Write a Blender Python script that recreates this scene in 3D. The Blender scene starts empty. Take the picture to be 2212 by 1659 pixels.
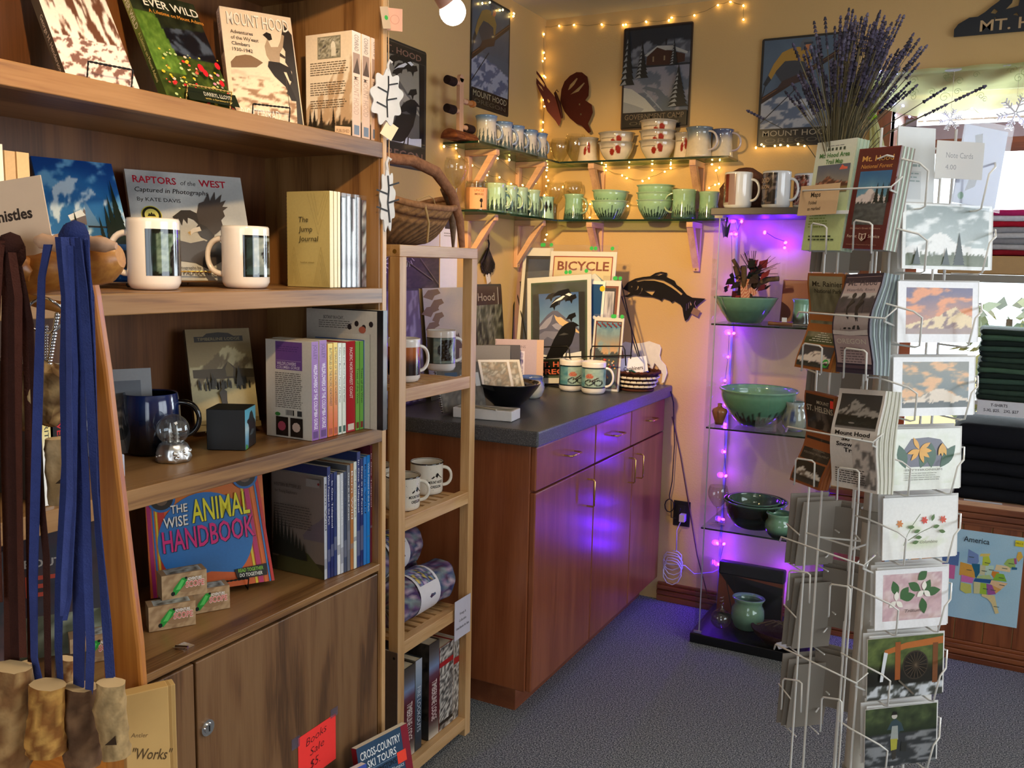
import bpy, math, random
from mathutils import Matrix, Vector, noise as MN
SC = bpy.context.scene
COL = SC.collection
PI = math.pi
def rad(a): return a*PI/180
def sin(a): return math.sin(a)
def cos(a): return math.cos(a)
rnd = random.Random(7)

# ---------------------------------------------------------------- camera
F_PX, W_PX, H_PX = 1936.0, 2212.0, 1659.0
EYE = Vector((0, 0, 1.5))
def _basis(y, p, r):
    f0 = Vector((-sin(y), cos(y), 0)); rt = Vector((cos(y), sin(y), 0)); up = Vector((0, 0, 1))
    fw = f0*cos(p)-up*sin(p); u = up*cos(p)+f0*sin(p)
    return rt*cos(r)+u*sin(r), u*cos(r)-rt*sin(r), fw
RT, UP, FW = _basis(rad(27.587), rad(7.582), rad(1.234))
cam = bpy.data.cameras.new('camera'); cam_o = bpy.data.objects.new('camera', cam); COL.objects.link(cam_o)
cam.sensor_width = 36; cam.lens = 36*F_PX/W_PX; cam.clip_start = .02
cam_o.matrix_world = Matrix(((RT.x, UP.x, -FW.x, 0), (RT.y, UP.y, -FW.y, 0), (RT.z, UP.z, -FW.z, 1.5), (0, 0, 0, 1)))
SC.camera = cam_o
SC.view_settings.view_transform = 'Standard'; SC.view_settings.look = 'None'
SC.view_settings.gamma = 1; SC.view_settings.exposure = -0.12
try: SC.view_settings.use_curve_mapping = False
except Exception: pass
cy = SC.cycles
cy.use_denoising = True; cy.use_light_tree = True
cy.max_bounces = 10; cy.diffuse_bounces = 4; cy.glossy_bounces = 4; cy.transmission_bounces = 8; cy.transparent_max_bounces = 24
cy.sample_clamp_indirect = 6; cy.caustics_reflective = False; cy.caustics_refractive = False

# ---------------------------------------------------------------- daylight and lamps
WORLD = bpy.data.worlds.new('sky'); SC.world = WORLD; WORLD.use_nodes = True
WORLD.node_tree.nodes['Background'].inputs[0].default_value = (.80, .90, 1.0, 1)
WORLD.node_tree.nodes['Background'].inputs[1].default_value = 4.0
def area(name, loc, rot, sx, sy, power, color):
    l = bpy.data.lights.new(name, 'AREA'); l.shape = 'RECTANGLE'; l.size = sx; l.size_y = sy; l.energy = power; l.color = color
    o = bpy.data.objects.new(name, l); o.location = loc; o.rotation_euler = rot; COL.objects.link(o); return o
def spot(name, loc, to, power, color, ang, blend=.4, r=.03):
    l = bpy.data.lights.new(name, 'SPOT'); l.energy = power; l.color = color; l.spot_size = rad(ang); l.spot_blend = blend; l.shadow_soft_size = r
    o = bpy.data.objects.new(name, l); o.location = loc; COL.objects.link(o)
    o.rotation_euler = (Vector(to)-Vector(loc)).to_track_quat('-Z', 'Y').to_euler(); return o
def point(name, loc, power, color, r=.02):
    l = bpy.data.lights.new(name, 'POINT'); l.energy = power; l.color = color; l.shadow_soft_size = r
    o = bpy.data.objects.new(name, l); o.location = loc; COL.objects.link(o); return o
# daylight entering through the shop's windows: bay window (back), side windows (right), shopfront (behind)
area('daylight_bay', (.55, 4.45, 1.55), (rad(-90), 0, 0), 1.9, 1.6, 125, (.86, .93, 1))
area('daylight_side', (2.78, 1.6, 1.6), (rad(90), 0, rad(90)), 2.4, 1.2, 25, (.90, .95, 1))
area('daylight_front', (.9, -2.28, 1.5), (rad(90), 0, 0), 1.8, 1.6, 6, (.92, .96, 1))
area('added_overhead_fill', (-.15, .95, 2.57), (0, 0, 0), .6, .6, 7, (1, .90, .76))  # added fill, no such lamp in view: steep light onto the bookcase
# the shop's lamps
BULB = Vector((-1.235, 2.0, 2.124))
spot('clamp_spot', BULB+Vector((.02, .07, -.02)), (-1.48, 3.8, 1.36), 142, (1, .66, .27), 66, .95, .03)
point('clamp_glow', BULB+Vector((.0, .05, -.10)), 1.2, (1, .75, .45), .03)
spot('track_spot_bookcase_top', (-.18, .42, 2.20), (-1.25, 1.06, 1.86), 72, (1, .66, .33), 48, .5, .03)
spot('track_spot_bookcase', (-.72, .80, 2.38), (-1.15, 1.25, 1.2), 8, (1, .78, .52), 90, .7, .04)
spot('track_spot_front', (.10, .75, 2.42), (-.80, .50, 1.15), 10, (1, .70, .40), 50, .7, .04)

# ---------------------------------------------------------------- materials
def lin(c):
    if isinstance(c, str):
        c = c.lstrip('#'); c = c if len(c) == 6 else ''.join(q*2 for q in c); c = [int(c[i:i+2], 16)/255 for i in (0, 2, 4)]
    return tuple((x/12.92 if x <= .04045 else ((x+.055)/1.055)**2.4) for x in c[:3])
def rgb(c):
    if isinstance(c, str):
        c = c.lstrip('#'); c = c if len(c) == 6 else ''.join(q*2 for q in c); return tuple(int(c[i:i+2], 16)/255 for i in (0, 2, 4))
    return tuple(c[:3])
MATS = {}
def _mat(name):
    m = bpy.data.materials.new(name); m.use_nodes = True; nt = m.node_tree; nt.nodes.clear()
    out = nt.nodes.new('ShaderNodeOutputMaterial'); MATS[name] = m
    return m, nt, out
def _n(nt, t, **kw):
    n = nt.nodes.new(t)
    for k, v in kw.items():
        if k in n.inputs.keys(): n.inputs[k].default_value = v
        else: setattr(n, k, v)
    return n
def _bsdf(nt, out, **kw):
    b = nt.nodes.new('ShaderNodeBsdfPrincipled'); nt.links.new(b.outputs[0], out.inputs[0])
    for k, v in kw.items(): b.inputs[k].default_value = v
    return b
def colmat(name, rough, metal=0., coat=0., spec=.5, var=.06, vs=60., bump=0., bs=300., sss=0.):
    m, nt, out = _mat(name)
    b = _bsdf(nt, out, Roughness=rough, Metallic=metal)
    b.inputs['Coat Weight'].default_value = coat; b.inputs['Coat Roughness'].default_value = .06
    b.inputs['Specular IOR Level'].default_value = spec
    a = _n(nt, 'ShaderNodeAttribute', attribute_name='Col')
    tc = _n(nt, 'ShaderNodeTexCoord'); no = _n(nt, 'ShaderNodeTexNoise', Scale=vs, Detail=3.)
    nt.links.new(tc.outputs['Object'], no.inputs['Vector'])
    mr = _n(nt, 'ShaderNodeMapRange'); mr.inputs[3].default_value = 1-var*1.6; mr.inputs[4].default_value = 1+var*1.6
    nt.links.new(no.outputs[0], mr.inputs[0])
    mx = _n(nt, 'ShaderNodeMix', data_type='RGBA', blend_type='MULTIPLY'); mx.inputs[0].default_value = 1
    nt.links.new(a.outputs['Color'], mx.inputs[6]); nt.links.new(mr.outputs[0], mx.inputs[7]); nt.links.new(mx.outputs[2], b.inputs['Base Color'])
    if bump:
        n2 = _n(nt, 'ShaderNodeTexNoise', Scale=bs, Detail=2.); nt.links.new(tc.outputs['Object'], n2.inputs['Vector'])
        bp = _n(nt, 'ShaderNodeBump', Strength=bump, Distance=.002); nt.links.new(n2.outputs[0], bp.inputs['Height']); nt.links.new(bp.outputs[0], b.inputs['Normal'])
    return m
colmat('matte', .85, spec=.3)
colmat('paper', .7, spec=.3, var=.03)
colmat('print', .33, coat=.15, spec=.45, var=.05, vs=200.)
colmat('satin', .45)
colmat('gloss', .12, coat=.5, var=.04, vs=40.)
colmat('glaze', .10, coat=.6, var=.10, vs=55.)
colmat('cloth', .95, spec=.15, var=.12, vs=90., bump=.5, bs=700.)
colmat('metal', .25, metal=1.)
colmat('rough_metal', .5, metal=.85)
colmat('bark', .9, var=.35, vs=70., bump=1., bs=130., spec=.2)
def wood(name, c1, c2, c3, axis, s=1., rough=.42, coat=.1, dist=5., contrast=1.):
    m, nt, out = _mat(name)
    b = _bsdf(nt, out, Roughness=rough); b.inputs['Coat Weight'].default_value = coat; b.inputs['Coat Roughness'].default_value = .2
    tc = _n(nt, 'ShaderNodeTexCoord'); mp = _n(nt, 'ShaderNodeMapping')
    sc = [9*s, 9*s, 9*s]; sc['xyz'.index(axis)] = .9*s
    mp.inputs['Scale'].default_value = sc; nt.links.new(tc.outputs['Object'], mp.inputs[0])
    w = _n(nt, 'ShaderNodeTexNoise', Scale=1.5, Detail=4., Distortion=.6); nt.links.new(mp.outputs[0], w.inputs['Vector'])
    k = _n(nt, 'ShaderNodeMath', operation='MULTIPLY'); k.inputs[1].default_value = 13*contrast; nt.links.new(w.outputs[0], k.inputs[0])
    sn = _n(nt, 'ShaderNodeMath', operation='SINE'); nt.links.new(k.outputs[0], sn.inputs[0])
    mr = _n(nt, 'ShaderNodeMapRange'); mr.inputs[1].default_value = -1; nt.links.new(sn.outputs[0], mr.inputs[0])
    mp2 = _n(nt, 'ShaderNodeMapping'); sc2 = [260*s]*3; sc2['xyz'.index(axis)] = 9*s; mp2.inputs['Scale'].default_value = sc2
    nt.links.new(tc.outputs['Object'], mp2.inputs[0])
    p = _n(nt, 'ShaderNodeTexNoise', Scale=1., Detail=3.); nt.links.new(mp2.outputs[0], p.inputs['Vector'])
    av = _n(nt, 'ShaderNodeMix', data_type='FLOAT'); av.inputs[0].default_value = .52
    nt.links.new(mr.outputs[0], av.inputs[2]); nt.links.new(p.outputs[0], av.inputs[3])
    cr = _n(nt, 'ShaderNodeValToRGB'); e = cr.color_ramp.elements
    e[0].position = .22; e[0].color = lin(c3)+(1,); e[1].position = .75; e[1].color = lin(c1)+(1,)
    x = e.new(.48); x.color = lin(c2)+(1,)
    nt.links.new(av.outputs[0], cr.inputs[0]); nt.links.new(cr.outputs[0], b.inputs['Base Color'])
    bp = _n(nt, 'ShaderNodeBump', Strength=.15, Distance=.001); nt.links.new(p.outputs[0], bp.inputs['Height']); nt.links.new(bp.outputs[0], b.inputs['Normal'])
    return m
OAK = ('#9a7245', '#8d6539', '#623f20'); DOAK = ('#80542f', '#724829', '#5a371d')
for ax in 'xyz':
    wood('oak_'+ax, *OAK, ax); wood('bamboo_'+ax, '#dcb583', '#d2a873', '#bb8c58', ax, 1.4, contrast=.5)
    wood('cherry_'+ax, '#9c5c3a', '#925433', '#814629', ax, 1.3, .28, .25, contrast=.55)
    wood('trim_'+ax, '#8a4c26', '#7e421e', '#642f12', ax, 1.1, .35, .2)
    wood('honey_'+ax, '#d99a4c', '#cc8a3c', '#a86426', ax, .9, .4, .2, contrast=.6)
    wood('pale_'+ax, '#d8ab88', '#cfa07c', '#b98c6a', ax, 1.5, .6, 0., contrast=.5)
wood('oakpanel_z', '#7e5c3a', '#714e2e', '#4c3119', 'z', 1.4, contrast=1.)
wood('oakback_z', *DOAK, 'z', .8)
def carpet():
    m, nt, out = _mat('carpet'); b = _bsdf(nt, out, Roughness=.95); b.inputs['Specular IOR Level'].default_value = .1
    tc = _n(nt, 'ShaderNodeTexCoord'); no = _n(nt, 'ShaderNodeTexNoise', Scale=230., Detail=3.); nt.links.new(tc.outputs['Object'], no.inputs['Vector'])
    cr = _n(nt, 'ShaderNodeValToRGB'); e = cr.color_ramp.elements
    e[0].position = .36; e[0].color = lin('#3e4449')+(1,); e[1].position = .64; e[1].color = lin('#b6bab8')+(1,); x = e.new(.5); x.color = lin('#767c80')+(1,)
    nt.links.new(no.outputs[0], cr.inputs[0]); nt.links.new(cr.outputs[0], b.inputs['Base Color'])
    bp = _n(nt, 'ShaderNodeBump', Strength=.8, Distance=.004); nt.links.new(no.outputs[0], bp.inputs['Height']); nt.links.new(bp.outputs[0], b.inputs['Normal'])
carpet()
def wallpaint(name, c, bs=160.):
    m, nt, out = _mat(name); b = _bsdf(nt, out, Roughness=.75); b.inputs['Base Color'].default_value = lin(c)+(1,); b.inputs['Specular IOR Level'].default_value = .25
    tc = _n(nt, 'ShaderNodeTexCoord'); no = _n(nt, 'ShaderNodeTexNoise', Scale=bs, Detail=3.); nt.links.new(tc.outputs['Object'], no.inputs['Vector'])
    bp = _n(nt, 'ShaderNodeBump', Strength=.25, Distance=.003); nt.links.new(no.outputs[0], bp.inputs['Height']); nt.links.new(bp.outputs[0], b.inputs['Normal'])
wallpaint('wall_paint', '#cfac74'); wallpaint('ceiling_paint', '#c9bfa8')
def laminate():
    m, nt, out = _mat('laminate'); b = _bsdf(nt, out, Roughness=.38)
    tc = _n(nt, 'ShaderNodeTexCoord'); no = _n(nt, 'ShaderNodeTexNoise', Scale=420., Detail=2.); nt.links.new(tc.outputs['Object'], no.inputs['Vector'])
    cr = _n(nt, 'ShaderNodeValToRGB'); e = cr.color_ramp.elements
    e[0].position = .4; e[0].color = lin('#3b3d41')+(1,); e[1].position = .7; e[1].color = lin('#85878a')+(1,); x = e.new(.58); x.color = lin('#515358')+(1,)
    nt.links.new(no.outputs[0], cr.inputs[0]); nt.links.new(cr.outputs[0], b.inputs['Base Color'])
laminate()
def clear(name, tint, refl=1., rough=.02, body=0., bodycol='#ffffff'):
    # thin clear sheet: transparent plus a fresnel reflection, optionally a milky body
    m, nt, out = _mat(name)
    t = _n(nt, 'ShaderNodeBsdfTransparent', Color=lin(tint)+(1,)); g = _n(nt, 'ShaderNodeBsdfGlossy', Roughness=rough)
    lw = _n(nt, 'ShaderNodeLayerWeight', Blend=.5); pw = _n(nt, 'ShaderNodeMath', operation='POWER'); pw.inputs[1].default_value = 5; nt.links.new(lw.outputs['Facing'], pw.inputs[0])
    fr = _n(nt, 'ShaderNodeMapRange'); fr.inputs[3].default_value = .035; fr.inputs[4].default_value = .55; nt.links.new(pw.outputs[0], fr.inputs[0]); k = _n(nt, 'ShaderNodeMath', operation='MULTIPLY'); k.inputs[1].default_value = refl
    nt.links.new(fr.outputs[0], k.inputs[0]); mx = _n(nt, 'ShaderNodeMixShader')
    nt.links.new(k.outputs[0], mx.inputs[0]); nt.links.new(t.outputs[0], mx.inputs[1]); nt.links.new(g.outputs[0], mx.inputs[2])
    last = mx
    if body:
        d = _n(nt, 'ShaderNodeBsdfDiffuse', Color=lin(bodycol)+(1,)); tr = _n(nt, 'ShaderNodeBsdfTranslucent', Color=lin(bodycol)+(1,))
        ad = _n(nt, 'ShaderNodeMixShader'); ad.inputs[0].default_value = .5; nt.links.new(d.outputs[0], ad.inputs[1]); nt.links.new(tr.outputs[0], ad.inputs[2])
        m2 = _n(nt, 'ShaderNodeMixShader'); m2.inputs[0].default_value = body
        nt.links.new(mx.outputs[0], m2.inputs[1]); nt.links.new(ad.outputs[0], m2.inputs[2]); last = m2
    nt.links.new(last.outputs[0], out.inputs[0])
clear('pane', '#fdfffe'); clear('shelf_glass', '#dcefe0', 1.1); clear('stem_glass', '#f0f0e8', 3.2); clear('sleeve', '#ffffff', 1., .12, .14, '#e8e8ee')
clear('sheer', '#f6ffe0', .2, .5, .66, '#e9f3bc'); clear('vinyl', '#ffffff', 1.2, .1, .06, '#d4d6dc'); clear('tape', '#ffffff', .8, .2, .3, '#8a86a0')
def flatmat(name, c, rough, metal=0., coat=0.):
    m, nt, out = _mat(name); b = _bsdf(nt, out, Roughness=rough, Metallic=metal); b.inputs['Coat Weight'].default_value = coat
    tc = _n(nt, 'ShaderNodeTexCoord'); no = _n(nt, 'ShaderNodeTexNoise', Scale=40.); nt.links.new(tc.outputs['Object'], no.inputs['Vector'])
    mr = _n(nt, 'ShaderNodeMapRange'); mr.inputs[3].default_value = max(0, rough-.05); mr.inputs[4].default_value = rough+.08
    nt.links.new(no.outputs[0], mr.inputs[0]); nt.links.new(mr.outputs[0], b.inputs['Roughness']); b.inputs['Base Color'].default_value = lin(c)+(1,)
flatmat('edge_glass', '#0d2a1c', .1, 0., .5); flatmat('black_metal', '#0c0b0b', .45, .3); flatmat('chrome', '#e6e6e8', .12, 1.); flatmat('brass', '#d6b56a', .2, 1.)
flatmat('white_wire', '#e3e2dc', .35, 0., .3); flatmat('silver', '#dcdcda', .3, 1.); flatmat('black_plastic', '#0b0b0d', .35)
def emit(name, c, s):
    m, nt, out = _mat(name); e = _n(nt, 'ShaderNodeEmission', Color=lin(c)+(1,), Strength=s); nt.links.new(e.outputs[0], out.inputs[0])
emit('lamp_glow', '#fff1e0', 14.); emit('fairy_warm', '#ffd27a', 26.); emit('fairy_purple', '#e83cff', 16.); emit('fairy_blue', '#8f92ff', 14.)
def translucent(name, c, k=.5):
    m, nt, out = _mat(name); d = _n(nt, 'ShaderNodeBsdfDiffuse', Color=lin(c)+(1,)); t = _n(nt, 'ShaderNodeBsdfTranslucent', Color=lin(c)+(1,))
    mx = _n(nt, 'ShaderNodeMixShader'); mx.inputs[0].default_value = k; nt.links.new(d.outputs[0], mx.inputs[1]); nt.links.new(t.outputs[0], mx.inputs[2]); nt.links.new(mx.outputs[0], out.inputs[0])
translucent('paper_thin', '#f2f1ee', .45); translucent('envelope', '#a59c90', .4); clear('globe_glass', '#e6eaec', 4., .02, .06, '#dfe4ea'); translucent('frost', '#dfe4f2', .5)  # grey of envelope carries the shade on the far-side white cards

# ---------------------------------------------------------------- mesh builder
class G:
    def __init__(s, mat='matte', c='#808080'):
        s.v = []; s.f = []; s.c = []; s.m = []; s.sm = []; s.T = Matrix(); s.mat = mat; s.col = c; s.ly = 0
    def _col(s, c): return lin(c if c is not None else s.col)+(1.,)
    def add(s, vs, fs, c=None, m=None, smooth=False, vc=None):
        b = len(s.v); T = s.T
        s.v += [tuple(T @ Vector(p)) for p in vs]
        m = m or s.mat; cc = None if vc else s._col(c)
        for f in fs:
            s.f.append([b+i for i in f]); s.m.append(m); s.sm.append(smooth)
            s.c.append([vc[i] for i in f] if vc else [cc]*len(f))
        return s
    def box(s, x0, x1, y0, y1, z0, z1, c=None, m=None):
        v = [(x, y, z) for z in (z0, z1) for y in (y0, y1) for x in (x0, x1)]
        return s.add(v, [(0, 2, 3, 1), (4, 5, 7, 6), (0, 1, 5, 4), (2, 6, 7, 3), (0, 4, 6, 2), (1, 3, 7, 5)], c, m)
    def quad(s, a, b, c_, d, c=None, m=None): return s.add([a, b, c_, d], [(0, 1, 2, 3)], c, m)
    def cyl(s, p0, p1, r0, r1=None, n=12, c=None, m=None, cap=True):
        r1 = r0 if r1 is None else r1
        p0 = Vector(p0); p1 = Vector(p1); d = (p1-p0).normalized(); u = d.orthogonal().normalized(); w = d.cross(u)
        v = []
        for p, r in ((p0, r0), (p1, r1)):
            v += [tuple(p+(u*cos(2*PI*i/n)+w*sin(2*PI*i/n))*r) for i in range(n)]
        s.add(v, [(i, (i+1) % n, n+(i+1) % n, n+i) for i in range(n)], c, m, True)
        if cap: s.add(v, [tuple(range(n))[::-1], tuple(range(n, 2*n))], c, m)
        return s
    def tube(s, path, r, n=8, c=None, m=None, closed=False, flat=None, up=None):
        P = [Vector(p) for p in path]; N = len(P); R = r if isinstance(r, (list, tuple)) else [r]*N
        v = []; pu = None
        for i, p in enumerate(P):
            a = P[i-1] if (i > 0 or closed) else p; b = P[(i+1) % N] if (i < N-1 or closed) else p
            d = (b-a).normalized() if (b-a).length > 1e-9 else Vector((0, 0, 1))
            if pu is None: pu = Vector(up) if up else d.orthogonal()
            u = (pu-d*pu.dot(d))
            u = u.normalized() if u.length > 1e-6 else d.orthogonal().normalized()
            pu = u; w = d.cross(u); fl = flat or 1
            v += [tuple(p+(u*cos(2*PI*k/n)+w*sin(2*PI*k/n)*fl)*R[i]) for k in range(n)]
        fs = [(i*n+k, i*n+(k+1) % n, ((i+1) % N)*n+(k+1) % n, ((i+1) % N)*n+k) for i in range(N if closed else N-1) for k in range(n)]
        s.add(v, fs, c, m, True)
        if not closed: s.add(v, [tuple(range(n))[::-1], tuple(range((N-1)*n, N*n))], c, m)
        return s
    def lathe(s, prof, n=32, c=None, m=None, cf=None, wob=None):
        # prof: (r, z); cf(theta, i, z) -> colour
        v = []; vc = []
        for j, (r, z) in enumerate(prof):
            for i in range(n):
                t = 2*PI*i/n; rr = r*(wob(t, z) if wob else 1)
                v.append((rr*cos(t), rr*sin(t), z))
                if cf: vc.append(lin(cf(t, j, z))+(1.,))
        fs = [(j*n+i, j*n+(i+1) % n, (j+1)*n+(i+1) % n, (j+1)*n+i) for j in range(len(prof)-1) for i in range(n)]
        s.add(v, fs, c, m, True, vc if cf else None)
        return s
    def sphere(s, p, r, n=12, c=None, m=None, sc=(1, 1, 1)):
        T = s.T; s.T = T @ Matrix.Translation(p) @ Matrix.Diagonal((*sc, 1))
        k = max(4, n//2); s.lathe([(max(1e-5, r*sin(PI*j/k)), -r*cos(PI*j/k)) for j in range(k+1)], n, c, m); s.T = T; return s
    # flat art in the local xy plane, looking down -z: layers pile up by a tenth of a millimetre
    def poly(s, pts, c=None, m=None, z=None):
        s.ly += 1; z = s.ly*1.2e-4 if z is None else z
        a = sum(pts[i-1][0]*pts[i][1]-pts[i][0]*pts[i-1][1] for i in range(len(pts)))
        if a < 0: pts = pts[::-1]
        return s.add([(x, y, z) for x, y in pts], [tuple(range(len(pts)))], c, m)
    def rect(s, x0, y0, x1, y1, c=None, m=None): return s.poly([(x0, y0), (x1, y0), (x1, y1), (x0, y1)], c, m)
    def ell(s, x, y, rx, ry=None, c=None, n=20, m=None):
        ry = rx if ry is None else ry; return s.poly([(x+rx*cos(2*PI*i/n), y+ry*sin(2*PI*i/n)) for i in range(n)], c, m)
    def line(s, pts, w, c=None, m=None):
        for (x0, y0), (x1, y1) in zip(pts[:-1], pts[1:]):
            dx, dy = x1-x0, y1-y0; l = math.hypot(dx, dy) or 1; nx, ny = -dy/l*w/2, dx/l*w/2
            s.poly([(x0+nx, y0+ny), (x0-nx, y0-ny), (x1-nx, y1-ny), (x1+nx, y1+ny)], c, m)
        return s
    def grid(s, x0, y0, x1, y1, nu, nv, fn, m=None):
        s.ly += 1; z = s.ly*1.2e-4
        v = []; vc = []
        for j in range(nv+1):
            for i in range(nu+1):
                u, w = i/nu, j/nv; v.append((x0+(x1-x0)*u, y0+(y1-y0)*w, z)); vc.append(lin([min(1, max(0, q)) for q in fn(u, w)])+(1.,))
        return s.add(v, [(j*(nu+1)+i, j*(nu+1)+i+1, (j+1)*(nu+1)+i+1, (j+1)*(nu+1)+i) for j in range(nv) for i in range(nu)], None, m, False, vc)
    def text(s, t, x, y, h, c=None, al='L', w=None, bold=0., sh=0., rot=0, m=None, sp=1.):
        vs, fs, x0, x1, y1 = glyphs(t, bold, sh, sp)
        if not vs: return s
        k = h/.73; kx = k if w is None else w/max(1e-6, x1-x0)
        ox = {'L': x0, 'C': (x0+x1)/2, 'R': x1}[al]; s.ly += 1; z = s.ly*1.2e-4; ca, sa = cos(rot), sin(rot)
        V = []
        for a, b in vs:
            p, q = (a-ox)*kx, b*k; V.append((x+p*ca-q*sa, y+p*sa+q*ca, z))
        return s.add(V, fs, c, m)
    def greek(s, x, y, w, lines, lead, h, c, jag=.15, gap=.012):
        # lines of print too small to read
        r = random.Random(int(x*1e4)+int(y*1e4)+lines)
        for i in range(lines):
            xx = x; end = x+w*(1-jag*r.random())
            while xx < end-.002:
                l = min(end-xx, r.uniform(.3, 1.)*gap); s.rect(xx, y-i*lead, xx+l, y-i*lead+h, c); s.ly -= 1; xx += l+gap*.14
        s.ly += 1; return s
    def build(s, name, parent=None, M=None, bevel=0., mods=None):
        me = bpy.data.meshes.new(name); me.from_pydata(s.v, [], s.f)
        names = []
        for k in s.m:
            if k not in names: names.append(k)
        for k in names: me.materials.append(MATS[k])
        me.polygons.foreach_set('material_index', [names.index(k) for k in s.m])
        me.polygons.foreach_set('use_smooth', s.sm)
        at = me.color_attributes.new('Col', 'FLOAT_COLOR', 'CORNER')
        at.data.foreach_set('color', [q for f in s.c for p in f for q in p])
        me.update()
        o = bpy.data.objects.new(name, me); COL.objects.link(o)
        if parent: o.parent = parent
        if M is not None: o.matrix_local = M
        if bevel:
            b = o.modifiers.new('bevel', 'BEVEL'); b.width = bevel; b.segments = 2; b.limit_method = 'ANGLE'; b.angle_limit = rad(50)
        return o
_GC = {}
def glyphs(t, bold, sh, sp):
    k = (t, bold, sh, sp)
    if k not in _GC:
        cu = bpy.data.curves.new('t', 'FONT'); cu.body = t; cu.size = 1; cu.resolution_u = 2; cu.offset = bold; cu.shear = sh; cu.space_character = sp
        o = bpy.data.objects.new('t', cu); me = o.to_mesh()
        vs = [(v.co.x, v.co.y) for v in me.vertices]; fs = [tuple(p.vertices) for p in me.polygons]; o.to_mesh_clear()
        bpy.data.objects.remove(o); bpy.data.curves.remove(cu)
        # glyph triangles always face up
        F = []
        for f in fs:
            a = sum(vs[f[i-1]][0]*vs[f[i]][1]-vs[f[i]][0]*vs[f[i-1]][1] for i in range(len(f))); F.append(f if a > 0 else f[::-1])
        xs = [p[0] for p in vs] or [0]
        _GC[k] = (vs, F, min(xs), max(xs), 0)
    return _GC[k]
def tag(o, label=None, cat=None, group=None, kind=None):
    if label: o['label'] = label
    if cat: o['category'] = cat
    if group: o['group'] = group
    if kind: o['kind'] = kind
    return o
def thing(name, label, cat, M=None, group=None):
    o = bpy.data.objects.new(name, None); o.empty_display_size = .02; COL.objects.link(o)
    if M is not None: o.matrix_world = M
    return tag(o, label, cat, group)
def dup(o, M=None, label=None, group=None):
    def cp(a, par):
        b = a.copy(); COL.objects.link(b)
        if par: b.parent = par; b.matrix_parent_inverse = a.matrix_parent_inverse.copy()
        for ch in a.children: cp(ch, b)
        return b
    r = cp(o, None)
    if M is not None: r.matrix_world = M
    if label: r['label'] = label
    if group: r['group'] = group
    return r
def at(x, y, z, rz=0., lean=0., roll=0.):
    return Matrix.Translation((x, y, z)) @ Matrix.Rotation(rad(rz), 4, 'Z') @ Matrix.Rotation(-rad(lean), 4, 'X') @ Matrix.Rotation(rad(roll), 4, 'Y')
FRONT = lambda y=0.: Matrix(((1, 0, 0, 0), (0, 0, -1, y), (0, 1, 0, 0), (0, 0, 0, 1)))       # art plane facing -y, x right, y up
def BACK(w, y=0.): return Matrix(((-1, 0, 0, w), (0, 0, 1, y), (0, 1, 0, 0), (0, 0, 0, 1)))    # art plane facing +y
def SPINE(y=0.): return Matrix(((0, 0, -1, 0), (-1, 0, 0, y), (0, 1, 0, 0), (0, 0, 0, 1)))     # art plane facing -x
def ray(u, v): return (RT*((u-1106)/F_PX)-UP*((v-829.5)/F_PX)+FW)
def on_x(u, v, x): d = ray(u, v); return EYE+d*(x/d.x)
def on_y(u, v, y): d = ray(u, v); return EYE+d*(y/d.y)
def on_z(u, v, z): d = ray(u, v); return EYE+d*((z-1.5)/d.z)

# ---------------------------------------------------------------- picture painters: fn(u, v) -> sRGB
def mix(a, b, t): t = min(1, max(0, t)); return tuple(p+(q-p)*t for p, q in zip(a, b))
def nz(x, y, s=0., o=4): return .5+.5*MN.fractal((x, y, s), 1., 2., o)
def ss(a, b, x): t = min(1, max(0, (x-a)/(b-a))); return t*t*(3-2*t)
def ridge(pts, u):
    for (a, b), (c, d) in zip(pts[:-1], pts[1:]):
        if a <= u <= c: return b+(d-b)*((u-a)/(c-a) if c > a else 0)
    return pts[-1][1]
PEAK = [(0, .35), (.2, .45), (.35, .58), (.46, .74), (.5, .78), (.55, .75), (.7, .56), (.85, .45), (1, .38)]
def scene(top, bot, snow, rock, fg, fgh=.25, pk=PEAK, seed=0., cloud=None, snowl=.5, trees=True, rough=.05):
    top, bot, snow, rock, fg = map(rgb, (top, bot, snow, rock, fg)); cl = rgb(cloud) if cloud else None
    def f(u, v):
        h = ridge(pk, u)+(nz(u*9, seed)-.5)*rough
        c = mix(bot, top, ss(h-.1, 1, v))
        if cl: c = mix(c, cl, ss(.48, .68, nz(u*3.2+seed, v*5, seed)))
        if v < h:
            d = (h-v); k = nz(u*6+d*3, v*4, seed+3); w = ss(.40, .54, k+snowl-.5-d*.3)
            c = mix(rock, snow, w)
        t = fgh+(nz(u*(40 if trees else 6), seed+9)-.5)*(.20 if trees else .1)
        if v < t: c = mix(fg, mix(fg, snow, .25), nz(u*14, v*14, seed+5)*ss(t, t-.2, v))
        return c
    return f
def blotch(cols, s=4., seed=0., sx=1.):
    cols = [rgb(c) for c in cols]
    def f(u, v):
        k = min(.999, max(0, (nz(u*s*sx, v*s, seed)-.25)*2))*(len(cols)-1); i = int(k); return mix(cols[i], cols[min(i+1, len(cols)-1)], k-i)
    return f
def vgrad(*cols):
    cols = [rgb(c) for c in cols]
    def f(u, v): k = v*(len(cols)-1); i = min(int(k), len(cols)-2); return mix(cols[i], cols[i+1], k-i)
    return f
def fir(g, x, y, w, h, c, n=6, snow=None):
    for i in range(n):
        a = i/n; b = w*(1-a*.9)*.5; y0 = y+h*a*.92; g.poly([(x-b, y0), (x+b, y0), (x+b*.12, y0+h*.30), (x, y0+h*.34*(1 if i == n-1 else 1)), (x-b*.12, y0+h*.30)], c)
        if snow: g.poly([(x-b, y0), (x-b*.3, y0+h*.1), (x-b*.1, y0+h*.02)], snow)
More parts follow.
